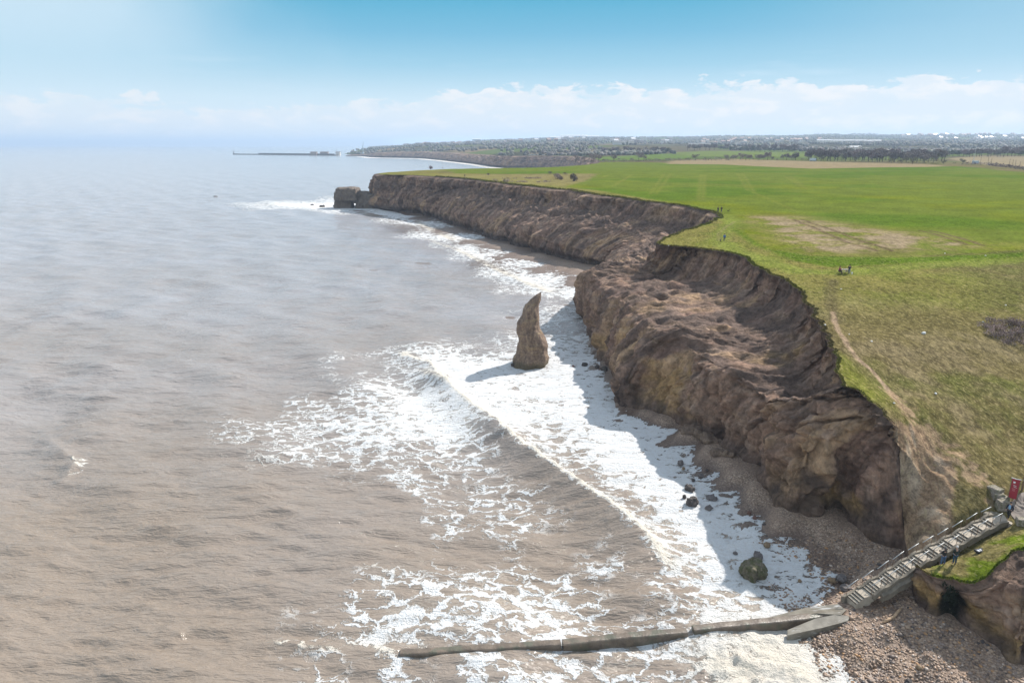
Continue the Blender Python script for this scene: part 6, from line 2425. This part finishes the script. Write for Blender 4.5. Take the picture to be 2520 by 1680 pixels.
def make_tree(name, label, cat, group, h, w, mat, seed, dens=420, trunk=True):
    r = np.random.default_rng(seed)
    root = empty(name, (0, 0, 0))
    tag(root, label, cat, group)
    lobes = [((0, 0, h * .62), (w * .42, w * .42, h * .32))]
    for k in range(7):
        a = r.uniform(0, 6.28)
        lobes.append(((math.cos(a) * w * .3, math.sin(a) * w * .3, h * r.uniform(.42, .8)), (w * .22, w * .22, h * .17)))
    v, f = crown_mesh(r, h, dens, h * .050, lobes)
    mesh_from('crown', v, f, mat, parent=root)
    if trunk:
        t = MB()
        t.tube([(0, 0, -.3), (.02 * h, 0, h * .25), (0, .02 * h, h * .5), (0, 0, h * .75)], [h * .030, h * .022, h * .015, h * .006], 6)
        for k in range(5):
            a = k * 1.26 + r.uniform(-.3, .3)
            z0 = h * (.22 + .08 * k)
            t.tube([(0, 0, z0), (math.cos(a) * w * .18, math.sin(a) * w * .18, z0 + h * .14), (math.cos(a) * w * .34, math.sin(a) * w * .34, z0 + h * .22)], [h * .013, h * .009, h * .004], 5)
        t.build('trunk', M_BARK, root)
    return root


def make_bush(name, label, cat, group, h, w, mat, seed, n=300):
    r = np.random.default_rng(seed)
    root = empty(name, (0, 0, 0))
    tag(root, label, cat, group)
    lobes = [((0, 0, h * .40), (w * .45, w * .45, h * .52))] + [((r.uniform(-.3, .3) * w, r.uniform(-.3, .3) * w, h * r.uniform(.3, .7)), (w * .26, w * .26, h * .3)) for _ in range(5)]
    v, f = crown_mesh(r, h, n, h * .085, lobes)
    mesh_from('foliage', v, f, mat, parent=root)
    t = MB()
    for k in range(4):
        a = k * 1.6
        t.tube([(0, 0, -.1), (math.cos(a) * w * .15, math.sin(a) * w * .15, h * .5)], [h * .03, h * .012], 5)
    t.build('stems', M_BARK, root)
    return root


def put(o, px, py, s=1.0, rz=None, sz=None, sink=.1):
    g = G(px, py)
    z = ground(g[0], g[1]) if g[1] < 600 else g[2]
    o.location = (g[0], g[1], z - sink)
    o.rotation_euler = (0, 0, random.uniform(0, 6.28) if rz is None else rz)
    o.scale = (s, s, s * (sz or random.uniform(.9, 1.1)))
    return o


# bushes of the headland
HB = [(1412, 446, 5.0, 4.4, 'large round dark bush at the corner where straw grass meets the green field'),
      (1373, 441, 5.2, 3.6, 'wide pale brown bush left of the large round one on the headland'),
      (1381, 444, 3.2, 2.6, 'small bush touching the right side of the wide pale one'),
      (1354, 427.5, 5.5, 2.0, 'low dark bush on the far border of the straw grass'),
      (1391, 429.5, 3.0, 1.6, 'tiny bush on the field border, right of the low dark one'),
      (1216, 446.5, 4.5, 1.6, 'low bush near the cliff edge, leftmost of three together'),
      (1240, 448, 3.2, 1.8, 'middle one of three low bushes near the cliff edge'),
      (1249, 448, 3.2, 1.8, 'rightmost of three low bushes near the cliff edge'),
      (1068, 417.8, 4.2, 3.2, 'lone dark bush on the skyline of the far headland'),
      (1202, 431, 3.0, 1.5, 'small bush at the top of the straw grass near the walker')]
for i, (px, py, w, h, lab) in enumerate(HB):
    o = make_bush('bush', lab, 'bush', 'bushes on the headland', h, w, (M_TWIG, M_BRAMBLE, M_TWIG2)[i % 3], 30 + i)
    put(o, px, py, 1.0, sz=1.0)
    if py == 417.8:
        o.location = (-65, 562, ground(-65, 562) - .1)
for i, (px, py, w, lab) in enumerate([(1290, 439.5, 14, 'long low strip of dark bramble in the straw grass, upper of two'), (1296, 448, 13, 'long low strip of bramble in the straw grass, lower of two')]):
    r = np.random.default_rng(80 + i)
    root = empty('bramble_strip', (0, 0, 0))
    tag(root, lab, 'bramble', 'bramble strips')
    v, f = crown_mesh(r, 1.0, 500, .22, [((r.uniform(-.5, .5) * w * 1.8, r.uniform(-2, 2), .35), (1.6, 1.2, .55)) for _ in range(16)])
    mesh_from('foliage', v, f, M_BRAMBLE, parent=root)
    put(root, px, py, 1.0, rz=.2, sz=1.0)
# the scrub patch on the slope
for i, (px, py, w, h) in enumerate([(2424, 806, 3.0, 1.1), (2442, 800, 3.2, 1.3), (2440, 822, 3.0, 1.2), (2462, 812, 3.4, 1.4), (2466, 834, 3.4, 1.3), (2484, 800, 3.2, 1.4), (2488, 822, 3.6, 1.5), (2494, 842, 3.2, 1.2), (2508, 804, 3.4, 1.5), (2512, 828, 3.6, 1.5),
                                    (2530, 812, 3.6, 1.5), (2480, 848, 3.0, 1.0), (2516, 846, 3.4, 1.3)]):
    o = make_bush('scrub_bush', 'leafless purple-brown scrub bush in the thicket on the right slope', 'bush', 'scrub thicket on the slope', h, w, M_BRAMBLE, 100 + i, 330)
    put(o, px, py, 1.0, sz=1.0)
# ivy and weed hanging in the dark hollow of the bluff
r = np.random.default_rng(5)
c0 = P(2332, 1470, 4.0)
v, f = crown_mesh(r, .2, 900, .11, [((r.uniform(-.75, .75), r.uniform(-.35, .25), r.uniform(-1.6, 1.3)), (.35, .25, .4)) for _ in range(16)])
m_ivy = leaf_mat('dark_ivy', (0.016, 0.020, 0.011))
iv = mesh_from('ivy_mat', v, f, m_ivy)
iv.location = (c0[0], c0[1], c0[2] - .35)
tag(iv, 'black-green mat of ivy hanging over the hollow in the bluff face', 'ivy')

# ------------------------------------------------------------------ trees of the plain
protos = {}


def proto(key):
    kinds = {'bare': ('bare_tree', 11, 10, M_TWIG, 520), 'bare2': ('bare_tree', 12, 9, M_TWIG2, 480), 'bare3': ('bare_tree', 9, 10, M_TWIG, 420),
             'olive': ('olive_tree', 7, 8, M_OLIVE, 420), 'ever': ('evergreen_tree', 8, 11, M_EVER, 620), 'shrub': ('hedge_shrub', 3.2, 5.5, M_TWIG2, 300), 'gorse': ('gorse_bush', 3.4, 5.5, M_GORSE, 300)}
    nm, h, w, m, d = kinds[key]
    if key not in protos:
        protos[key] = (make_tree(nm, None, None, None, h, w, m, hash(key) % 1 + len(protos) * 11 + 3, d), True)
        return protos[key][0]
    return copy_tree(protos[key][0])


def row(path, n, keys, label, cat, group, s=(.85, 1.15), jx=6, jy=.6):
    pts = np.array(path, float)
    cum = np.concatenate([[0], np.cumsum(np.linalg.norm(np.diff(pts, axis=0), axis=1))])
    for k in range(n):
        t = (k + random.uniform(.1, .9)) / n * cum[-1]
        px = np.interp(t, cum, pts[:, 0]) + random.uniform(-jx, jx) * .3
        py = np.interp(t, cum, pts[:, 1]) + random.uniform(-jy, jy)
        o = proto(keys[random.randrange(len(keys))])
        tag(o, label, cat, group)
        put(o, px, py, random.uniform(*s), sink=.3)


row([(1985, 394.5), (2090, 397), (2200, 399), (2300, 401)], 34, ['bare', 'bare', 'bare2', 'bare3'], 'bare brown tree in the front row of the belt behind the straw field', 'tree', 'front row of the tree belt', (.8, 1.25))
row([(1990, 391), (2100, 393), (2220, 394.5), (2330, 396)], 34, ['bare', 'bare2', 'bare2'], 'bare brown tree in the back row of the belt behind the straw field', 'tree', 'back row of the tree belt', (.95, 1.35))
row([(2190, 402), (2290, 404.5), (2370, 404)], 10, ['olive', 'olive', 'gorse'], 'olive-green low tree in front of the bare tree belt', 'tree', 'olive trees before the belt', (.5, .95))
row([(2335, 385), (2420, 386), (2540, 384.5)], 26, ['ever', 'bare2', 'bare'], 'dark tree in the thick row above the pale field at right', 'tree', 'dark row above the pale field', (.9, 1.2))
row([(2470, 379), (2540, 377)], 7, ['bare', 'bare2'], 'tall bare tree at the far right above the dark row', 'tree', 'tall trees at far right', (1.0, 1.3))
row([(1780, 394.5), (1880, 394), (1975, 394.5)], 22, ['bare3', 'shrub', 'bare2'], 'low bare tree in the ragged hedge left of the tree belt', 'tree', 'ragged hedge trees', (.55, .95))
row([(1395, 398), (1500, 396.5), (1600, 395.5), (1700, 393.5), (1790, 393)], 32, ['shrub', 'shrub', 'bare3'], 'brown shrub in the long hedge along the green field', 'shrub', 'hedge along the green field', (.7, 1.15))
row([(1480, 378.5), (1560, 378.5), (1648, 377)], 22, ['bare', 'ever', 'bare2'], 'dark tree in the copse left of the pale green hill', 'tree', 'copse by the pale green hill', (1.0, 1.35))
row([(1690, 370.5), (1780, 369.5), (1870, 373.5), (1960, 374)], 26, ['bare', 'bare2', 'ever'], 'dark tree in the line behind the pale green hill', 'tree', 'tree line behind the pale green hill', (1.0, 1.4))
for i, (px, py, s) in enumerate([(2338, 365, .9), (2368, 364.5, 1.1), (2402, 363.5, 1.3), (2416, 364, 1.2), (2428, 364, .9)]):
    o = proto('ever')
    tag(o, ['dark round tree on the straw knoll, leftmost of five', 'dark round tree on the straw knoll, second from the left', 'tallest dark round tree on the straw knoll', 'dark round tree just right of the tallest on the knoll', 'dark round tree on the straw knoll, rightmost of five'][i], 'tree', 'round trees on the knoll')
    put(o, px, py, s)


def far_put(o, px, py, D, s=1.0):
    """on the hillside at distance D"""
    x = (px - 1260) / FPX / 0.962 * D
    o.location = (x, D, float(land_h(x, D)[0]) - .3)
    o.scale = (s, s, s)
    o.rotation_euler = (0, 0, random.uniform(0, 6.28))


for i in range(11):
    o = proto(['ever', 'bare'][i % 2])
    tag(o, 'tall tree in the flat-topped clump on the skyline ridge', 'tree', 'clump on the skyline')
    far_put(o, 2030 + i * 5.6, 330, 5450 + random.uniform(-40, 40), random.uniform(1.7, 2.1))
for i, (px, s, lab) in enumerate([(2503, 3.0, 'largest tree on the skyline at the far right'), (2492, 1.7, 'smaller tree just left of the largest skyline tree'), (2470, 1.5, 'round tree standing alone on the right skyline'), (1955, 1.4, 'lone tree on the skyline left of the flat-topped clump')]):
    o = proto('bare')
    tag(o, lab, 'tree')
    far_put(o, px, 330, 5400, s)


# far woods: so many crowns that they read as one mass
def build_woods():
    r = np.random.default_rng(9)
    n = 30000
    D = np.exp(r.uniform(math.log(1150), math.log(5700), n))
    u = r.uniform(-.24, .95, n)
    px = 1260 + u * FPX * .962
    x, y = u * D, D
    dens = fbm(x / 240, y / 420, 3.0, 3)
    ridge = sstep(D, 3300, 4300)
    left = sstep(px, 1200, 1050)
    ok = dens + .55 * ridge + 0.12 + .15 * left > r.uniform(-.05, .45, n)
    gp = np.stack([x, y], 1)
    for z in (Z_FAR_GREEN, Z_FAR_GREEN2, Z_CROP, Z_STRAW, Z_STRAW_FAR):
        ok &= ~inside(gp, z)
    ok &= ~((D < 1900) & (px < 1230))
    poly = np.vstack([EDGE[:, :2], [(150, 52), (420, 80), (2600, 500), (9000, 5000), (9000, 9300), (-1750, 9300), (-1120, 5600), (-665, 3250), (-640, 2700)]])
    ok &= inside(gp, poly)
    x, y, D = x[ok][:8000], y[ok][:8000], D[ok][:8000]
    m = len(x)
    z = land_h(x, y)
    t = (1 + 5 ** .5) / 2
    ico = np.array([(-1, t, 0), (1, t, 0), (-1, -t, 0), (1, -t, 0), (0, -1, t), (0, 1, t), (0, -1, -t), (0, 1, -t), (t, 0, -1), (t, 0, 1), (-t, 0, -1), (-t, 0, 1)]) / math.sqrt(1 + t * t)
    fc = np.array([(0, 11, 5), (0, 5, 1), (0, 1, 7), (0, 7, 10), (0, 10, 11), (1, 5, 9), (5, 11, 4), (11, 10, 2), (10, 7, 6), (7, 1, 8), (3, 9, 4), (3, 4, 2), (3, 2, 6), (3, 6, 8), (3, 8, 9), (4, 9, 5), (2, 4, 11), (6, 2, 10), (8, 6, 7), (9, 8, 1)])
    w = r.uniform(3, 6.5, m)
    h = r.uniform(3, 5.5, m)
    V = ico[None] * np.stack([w, w, h], 1)[:, None] * r.uniform(.55, 1.3, (m, 12, 1))
    V += np.stack([x, y, z + h * .55], 1)[:, None]
    faces = (fc[None] + (np.arange(m) * 12)[:, None, None]).reshape(-1, 3)
    c = np.array([(.125, .112, .100), (.145, .124, .112), (.105, .108, .086), (.15, .14, .10)])[r.integers(0, 4, m)] * r.uniform(.8, 1.2, (m, 1))
    mt, nt, bs = material('far_wood')
    nt.set(bs.inputs['Base Color'], nt.attr('tint', 'Color'))
    bs.inputs['Roughness'].default_value = .95
    ob = mesh_from('woodland', V.reshape(-1, 3), faces, mt, cattrs={'tint': np.repeat(c, 12, 0)})
    tag(ob, kind='stuff')


build_woods()


# ================================================================== buildings far off
M_BRICK = mk('brick_wall', (0.24, 0.17, 0.14), var=.2, scale=.3)
M_RENDER = mk('pale_render', (0.55, 0.52, 0.47), var=.12, scale=.3)
M_SLATE = mk('slate_roof', (0.14, 0.13, 0.135), var=.2, scale=.4)
M_TILE = mk('red_tile_roof', (0.33, 0.19, 0.15), var=.2, scale=.4)
M_LITROOF = mk('pale_sheet_roof', (0.62, 0.60, 0.60), var=.06, scale=.2, rough=.45)
M_SHED = mk('pale_blue_sheeting', (0.38, 0.47, 0.54), var=.06, scale=.05, rough=.5)
M_GLASS = mk('dark_glass', (0.03, 0.035, 0.04), rough=.2, var=.1)


def make_house(kind, wall, roof, w=9.0, d=7.0, h=5.2, rh=2.6):
    root = empty('house', (0, 0, 0))
    b = MB()
    b.box((0, 0, h / 2 - .4), (w, d, h + .8))
    b.build('wall', wall, root)
    q = MB()
    e = .35
    q.add([(-w / 2 - e, -d / 2 - e, h), (w / 2 + e, -d / 2 - e, h), (w / 2 + e, d / 2 + e, h), (-w / 2 - e, d / 2 + e, h), (-w / 2 - e, 0, h + rh), (w / 2 + e, 0, h + rh)],
          [(0, 1, 5, 4), (2, 3, 4, 5), (0, 4, 3), (1, 2, 5), (3, 2, 1, 0)])
    rf = q.build('roof', roof, root)
    c = MB()
    c.box((w * .32, 0, h + rh + .2), (.9, .9, 1.8))
    c.build('chimney', wall, rf)
    for z in (1.4, 3.9):
        for x in (-.28, .28):
            g = MB()
            g.box((w * x, -d / 2 - .01, z), (1.6, .06, 1.2))
            g.build('window', M_GLASS, root)
    return root


HOUSES = [make_house(0, M_BRICK, M_TILE), make_house(1, M_RENDER, M_SLATE), make_house(2, M_BRICK, M_SLATE, 14), make_house(3, M_RENDER, M_LITROOF, 12, 9), make_house(4, M_RENDER, M_TILE, 10)]
_used = set()


def house(k, x, y, rz, s, label, group, z=None):
    o = HOUSES[k]
    if k in _used:
        o = copy_tree(HOUSES[k])
    _used.add(k)
    o.location = (x, y, (float(land_h(x, y)[0]) if z is None else z))
    o.rotation_euler = (0, 0, rz)
    o.scale = (s, s, s)
    tag(o, label, 'house', group)


def cluster(n, px0, px1, D0, D1, kinds, label, group, s=(.9, 1.3), rz=(.0, .5)):
    for i in range(n):
        D = random.uniform(D0, D1)
        px = random.uniform(px0, px1)
        x = (px - 1260) / FPX / .962 * D
        house(random.choice(kinds), x, D, random.uniform(*rz), random.uniform(*s) * 1.25, label, group, float(land_h(x, D)[0]) + 1.2)


for rw in range(3):
    for i in range(11):
        px = 1958 + i * 13 + rw * 4 + random.uniform(-2, 2)
        D = 2480 + rw * 90 + random.uniform(-10, 10)
        x = (px - 1260) / FPX / .962 * D
        house([3, 3, 4][rw], x, D, -.35, 1.35, 'pale-roofed terraced house in the slanting rows below the dark wooded ridge', 'slanting terraces', None)
cluster(30, 1680, 1960, 2500, 3100, [0, 1, 4], 'small house with reddish roof at the wood edge left of the slanting rows', 'houses at the wood edge')
cluster(34, 1280, 1640, 2700, 3900, [0, 1, 2, 3], 'small house among trees in the town behind the far green fields', 'houses behind the far fields', (1.0, 1.5))
cluster(46, 1010, 1300, 2900, 4300, [0, 1, 2, 1], 'small house in the harbour town on the far left slope', 'houses of the harbour town', (1.0, 1.5))
cluster(44, 2140, 2530, 4300, 5300, [1, 3, 4, 0], 'small pale house on the built-up skyline at right', 'houses on the right skyline', (1.1, 1.7))
cluster(16, 2200, 2480, 3300, 3800, [1, 3], 'pale house in the row half way up the right hillside', 'houses half way up the right hill', (1.1, 1.6))


def shed(px, D, w, d, h, mat, label, name='warehouse', rz=0.0, z=None, roofm=M_LITROOF):
    x = (px - 1260) / FPX / .962 * D
    root = empty(name, (x, D, float(land_h(x, D)[0]) if z is None else z), rz)
    tag(root, label, 'building')
    b = MB()
    b.box((0, 0, h / 2 - 2), (w, d, h + 4))
    b.build('wall', mat, root)
    q = MB()
    q.add([(-w / 2 - .5, -d / 2 - .5, h), (w / 2 + .5, -d / 2 - .5, h), (w / 2 + .5, d / 2 + .5, h), (-w / 2 - .5, d / 2 + .5, h), (-w / 2 - .5, 0, h + d * .12), (w / 2 + .5, 0, h + d * .12)],
          [(0, 1, 5, 4), (2, 3, 4, 5), (0, 4, 3), (1, 2, 5), (3, 2, 1, 0)])
    q.build('roof', roofm, root)
    return root


shed(1400, 5000, 190, 50, 13, M_SHED, 'long pale blue factory shed on the hilltop behind the town')
shed(1372, 4850, 160, 40, 9, M_SHED, 'lower pale blue factory shed in front of the long hilltop one')
shed(1442, 4850, 90, 40, 9, M_SHED, 'short pale blue factory shed right of the long hilltop one')
shed(1180, 4900, 60, 30, 12, M_SHED, 'grey-blue works building on the left hill above the harbour town')
shed(1120, 4600, 90, 30, 8, M_RENDER, 'long pale building on the left hill above the harbour')
shed(1504, 1950, 34, 16, 9, M_RENDER, 'big old pale stone hall with wings beyond the far green field', 'country_hall', .1, roofm=M_SLATE)
shed(1530, 1980, 16, 14, 12, M_RENDER, 'tower wing of the old hall beyond the far green field', 'country_hall', .1, roofm=M_SLATE)
shed(1685, 1900, 60, 14, 5, M_RENDER, 'long low pale farm building by the wood', 'farm_building', .05, roofm=M_SLATE)
shed(1770, 1850, 14, 10, 7, M_RENDER, 'pale farmhouse standing clear of the dark wood', 'farmhouse', .2, roofm=M_SLATE)
shed(2040, 1600, 26, 14, 5, M_LITROOF, 'white low shed behind the bare tree belt', 'farm_shed', .1)
# sheds on the pier root
for px, w, lab in ((808, 24, 'dark gabled shed on the pier root, nearer the sea'), (832, 30, 'dark gabled shed on the pier root, nearer the town'), (863, 16, 'small pale hut beside the harbour sheds')):
    p = P(px, 380.5, 4.0)
    o = shed(1260, 1000, w, 16, 9, M_BRICK if px < 850 else M_RENDER, lab, 'harbour_shed', 0, z=4.0, roofm=M_SLATE)
    o.location = (p[0], 2750, 4.0)
    o.location.x = (px - 1260) / FPX / .962 * 2750


# ------------------------------------------------------------------ the harbour
def build_pier():
    a = np.array([(625 - 1260) / FPX / .962 * 3000, 3000])
    b = np.array([(860 - 1260) / FPX / .962 * 2700, 2700])
    root = empty('harbour_pier', (a[0], a[1], 0))
    tag(root, 'long dark stone harbour pier reaching out to sea from the far town', 'pier')
    d = b - a
    L = np.linalg.norm(d)
    rz = math.atan2(d[1], d[0])
    mid = d / 2
    m = MB()
    m.box((mid[0], mid[1], 0.5), (L, 11, 6), rz=rz)
    m.build('deck', M_CONC_D, root)
    w = MB()
    w.box((d[0] * .62, d[1] * .62, 4.6), (L * .72, 3, 5), rz=rz)
    w.build('parapet', M_ROCK_D, root)
    lt = empty('lighthouse', (a[0], a[1], 3.4))
    tag(lt, 'small white and dark lighthouse at the tip of the far pier', 'lighthouse')
    t = MB()
    t.tube([(0, 0, 0), (0, 0, 4), (0, 0, 8)], [2.2, 1.7, 1.3], 10)
    t.build('tower', M_CONC_D, lt)
    t = MB()
    t.tube([(0, 0, 8), (0, 0, 10)], [1.6, 1.6], 10)
    t.tube([(0, 0, 10), (0, 0, 11.6)], [1.5, .2], 10)
    t.build('lantern', M_GLASS, lt)


build_pier()


def build_crane():
    D = 2650
    x = (920 - 1260) / FPX / .962 * D
    root = empty('harbour_crane', (x, D, 5))
    tag(root, 'tall thin blue-grey harbour crane behind the far headland', 'crane')
    m = MB()
    m.box((0, 0, 4), (9, 9, 8), taper=.5)
    m.build('base', M_SHED, root)
    m = MB()
    m.box((0, 0, 14), (2.6, 2.6, 22))
    m.build('mast', M_SHED, root)
    m = MB()
    m.tube([(-2, 0, 22), (2, 0, 36), (3.5, 0, 47)], [1.4, 1.0, .6], 6)
    m.build('jib', M_SHED, root)
    for px, h, lab in ((860, 20, 'thin mast standing by the harbour sheds'),):
        xx = (px - 1260) / FPX / .962 * 2750
        o = empty('harbour_mast', (xx, 2750, 4))
        tag(o, lab, 'mast')
        m = MB()
        m.tube([(0, 0, 0), (0, 0, h)], [.7, .5], 6)
        m.build('pole', M_STEEL, o)
        m = MB()
        m.box((0, 0, h * .8), (5, .5, .5))
        m.build('crossbar', M_STEEL, o)


build_crane()


# ------------------------------------------------------------------ cars, trailers, masts on the plain
CARCOL = [mk('white_car_paint', (.75, .75, .75), rough=.25, var=.03), mk('silver_car_paint', (.45, .46, .48), rough=.25, var=.03), mk('dark_car_paint', (.05, .055, .07), rough=.25, var=.05)]


def make_car(mat):
    root = empty('car', (0, 0, 0))
    b = MB()
    b.box((0, 0, .62), (4.3, 1.75, .62), taper=.96)
    b.build('body', mat, root)
    c = MB()
    c.box((-.2, 0, 1.20), (2.3, 1.6, .56), taper=.74)
    c.build('cabin', M_GLASS, root)
    for sx in (-1, 1):
        for sy in (-1, 1):
            w = MB()
            w.tube([(sx * 1.35, sy * .70, .32), (sx * 1.35, sy * .90, .32)], .32, 10)
            w.build('wheel', M_SHOE, root)
    return root


CARS = [make_car(m) for m in CARCOL]
cu = set()


def car(k, px, py, rz, label, group, s=1.0):
    o = CARS[k]
    if k in cu:
        o = copy_tree(o)
    cu.add(k)
    g = G(px, py)
    o.location = tuple(g)
    o.rotation_euler = (0, 0, rz)
    o.scale = (s, s, s)
    tag(o, label, 'car', group)


for i in range(24):
    car([0, 1, 1, 0, 2, 1][i % 6], 1302 + i * 4.2 + random.uniform(-1, 1), 381.5 + random.uniform(-.6, .6), random.uniform(-.3, .3), 'tiny parked car glinting in the row on the far cliff top', 'cars parked on the far cliff top', 1.15)
car(0, 1507, 380.5, .3, 'pale car parked alone at the left on the far green field', 'cars on the far field', 1.6)
car(0, 1540, 379.5, .1, 'white car parked on the far green field, right of another', 'cars on the far field', 1.7)


def trailer(px, py, w, h, label, mat):
    g = G(px, py)
    root = empty('trailer', g, R(8))
    tag(root, label, 'trailer')
    b = MB()
    b.box((0, 0, .7 + h / 2), (w, 2.5, h))
    b.build('box_body', mat, root)
    for sx in (-.3, .3):
        for sy in (-1, 1):
            q = MB()
            q.tube([(sx * w, sy * .95, .45), (sx * w, sy * 1.25, .45)], .45, 10)
            q.build('wheel', M_SHOE, root)


trailer(2400, 404, 5.2, 2.3, 'light blue box trailer at the foot of the tall mast', M_SHED)
trailer(2000, 397, 6.0, 2.4, 'pale blue-white box trailer in front of the bare tree belt', mk('pale_blue_paint', (.50, .58, .66), var=.05))


def build_mast():
    g = G(2394, 404)
    root = empty('light_mast', g)
    tag(root, 'tall grey floodlight mast rising in front of the dark tree row', 'mast')
    D = g[1]
    h = 44 / FPX * D
    m = MB()
    m.tube([(0, 0, 0), (.2, 0, h * .5), (.45, 0, h)], [.26, .20, .13], 8)
    m.build('pole', M_STEEL, root)
    m = MB()
    m.box((.45, -.2, h), (1.0, .4, 1.3))
    m.build('lamp_head', M_STEEL, root)
    for i, (px, py, hh) in enumerate([(2412, 404, 16), (2430.5, 405, 18), (2438.5, 405, 15), (2483, 408, 16), (2491, 410, 16), (2497.5, 411, 16), (2509, 412, 14)]):
        g = G(px, py)
        k = hh / FPX * g[1]
        o = empty('net_post', g)
        tag(o, ['thin brown post by the light mast, leftmost of the line', 'tallest thin brown post right of the light mast', 'thin brown post next to the tallest one', 'thin post, first of a close group at far right', 'thin post, second of a close group at far right', 'thin post, third of a close group at far right', 'shortest thin post at the right edge'][i], 'post', 'thin posts before the pale field')
        m = MB()
        m.tube([(0, 0, -.2), (0, 0, k)], .14, 6)
        m.build('shaft', M_POST, o)


build_mast()


def build_hedge(path, label, h, mat, name='hedge'):
    r = np.random.default_rng(len(label))
    pts = np.array([G(*p) for p in path])
    o = pts[0].copy()
    root = empty(name, o)
    tag(root, label, 'hedge')
    cum = np.concatenate([[0], np.cumsum(np.linalg.norm(np.diff(pts[:, :2], axis=0), axis=1))])
    n = int(cum[-1] * 7)
    s = r.uniform(0, cum[-1], n)
    c = np.stack([np.interp(s, cum, pts[:, i]) for i in range(3)], 1) - o
    hh = h * (.75 + .5 * np.abs(np.sin(s / 7.0)) * r.random(n))
    c[:, 0] += r.normal(0, .8, n)
    c[:, 1] += r.normal(0, .8, n)
    c[:, 2] += r.random(n) ** .8 * hh
    a = r.normal(size=(n, 3))
    a /= np.linalg.norm(a, axis=1)[:, None]
    b = np.cross(a, r.normal(size=(n, 3)))
    b /= np.linalg.norm(b, axis=1)[:, None]
    q = .45 * r.uniform(.6, 1.3, (n, 1))
    V = np.stack([c - a * q, c + b * q * .6, c + a * q, c - b * q * .6], 1).reshape(-1, 3)
    mesh_from('foliage', V, np.arange(4 * n).reshape(-1, 4), mat, parent=root)


build_hedge([(2370, 405), (2430, 407), (2480, 413), (2530, 420)], 'dark ragged hedge between the green field and the pale field at right', 2.6, M_TWIG2)
build_hedge([(1330, 399), (1420, 399), (1520, 398), (1640, 396.5), (1800, 394.5)], 'long low brown hedge behind the green field', 2.2, M_TWIG)
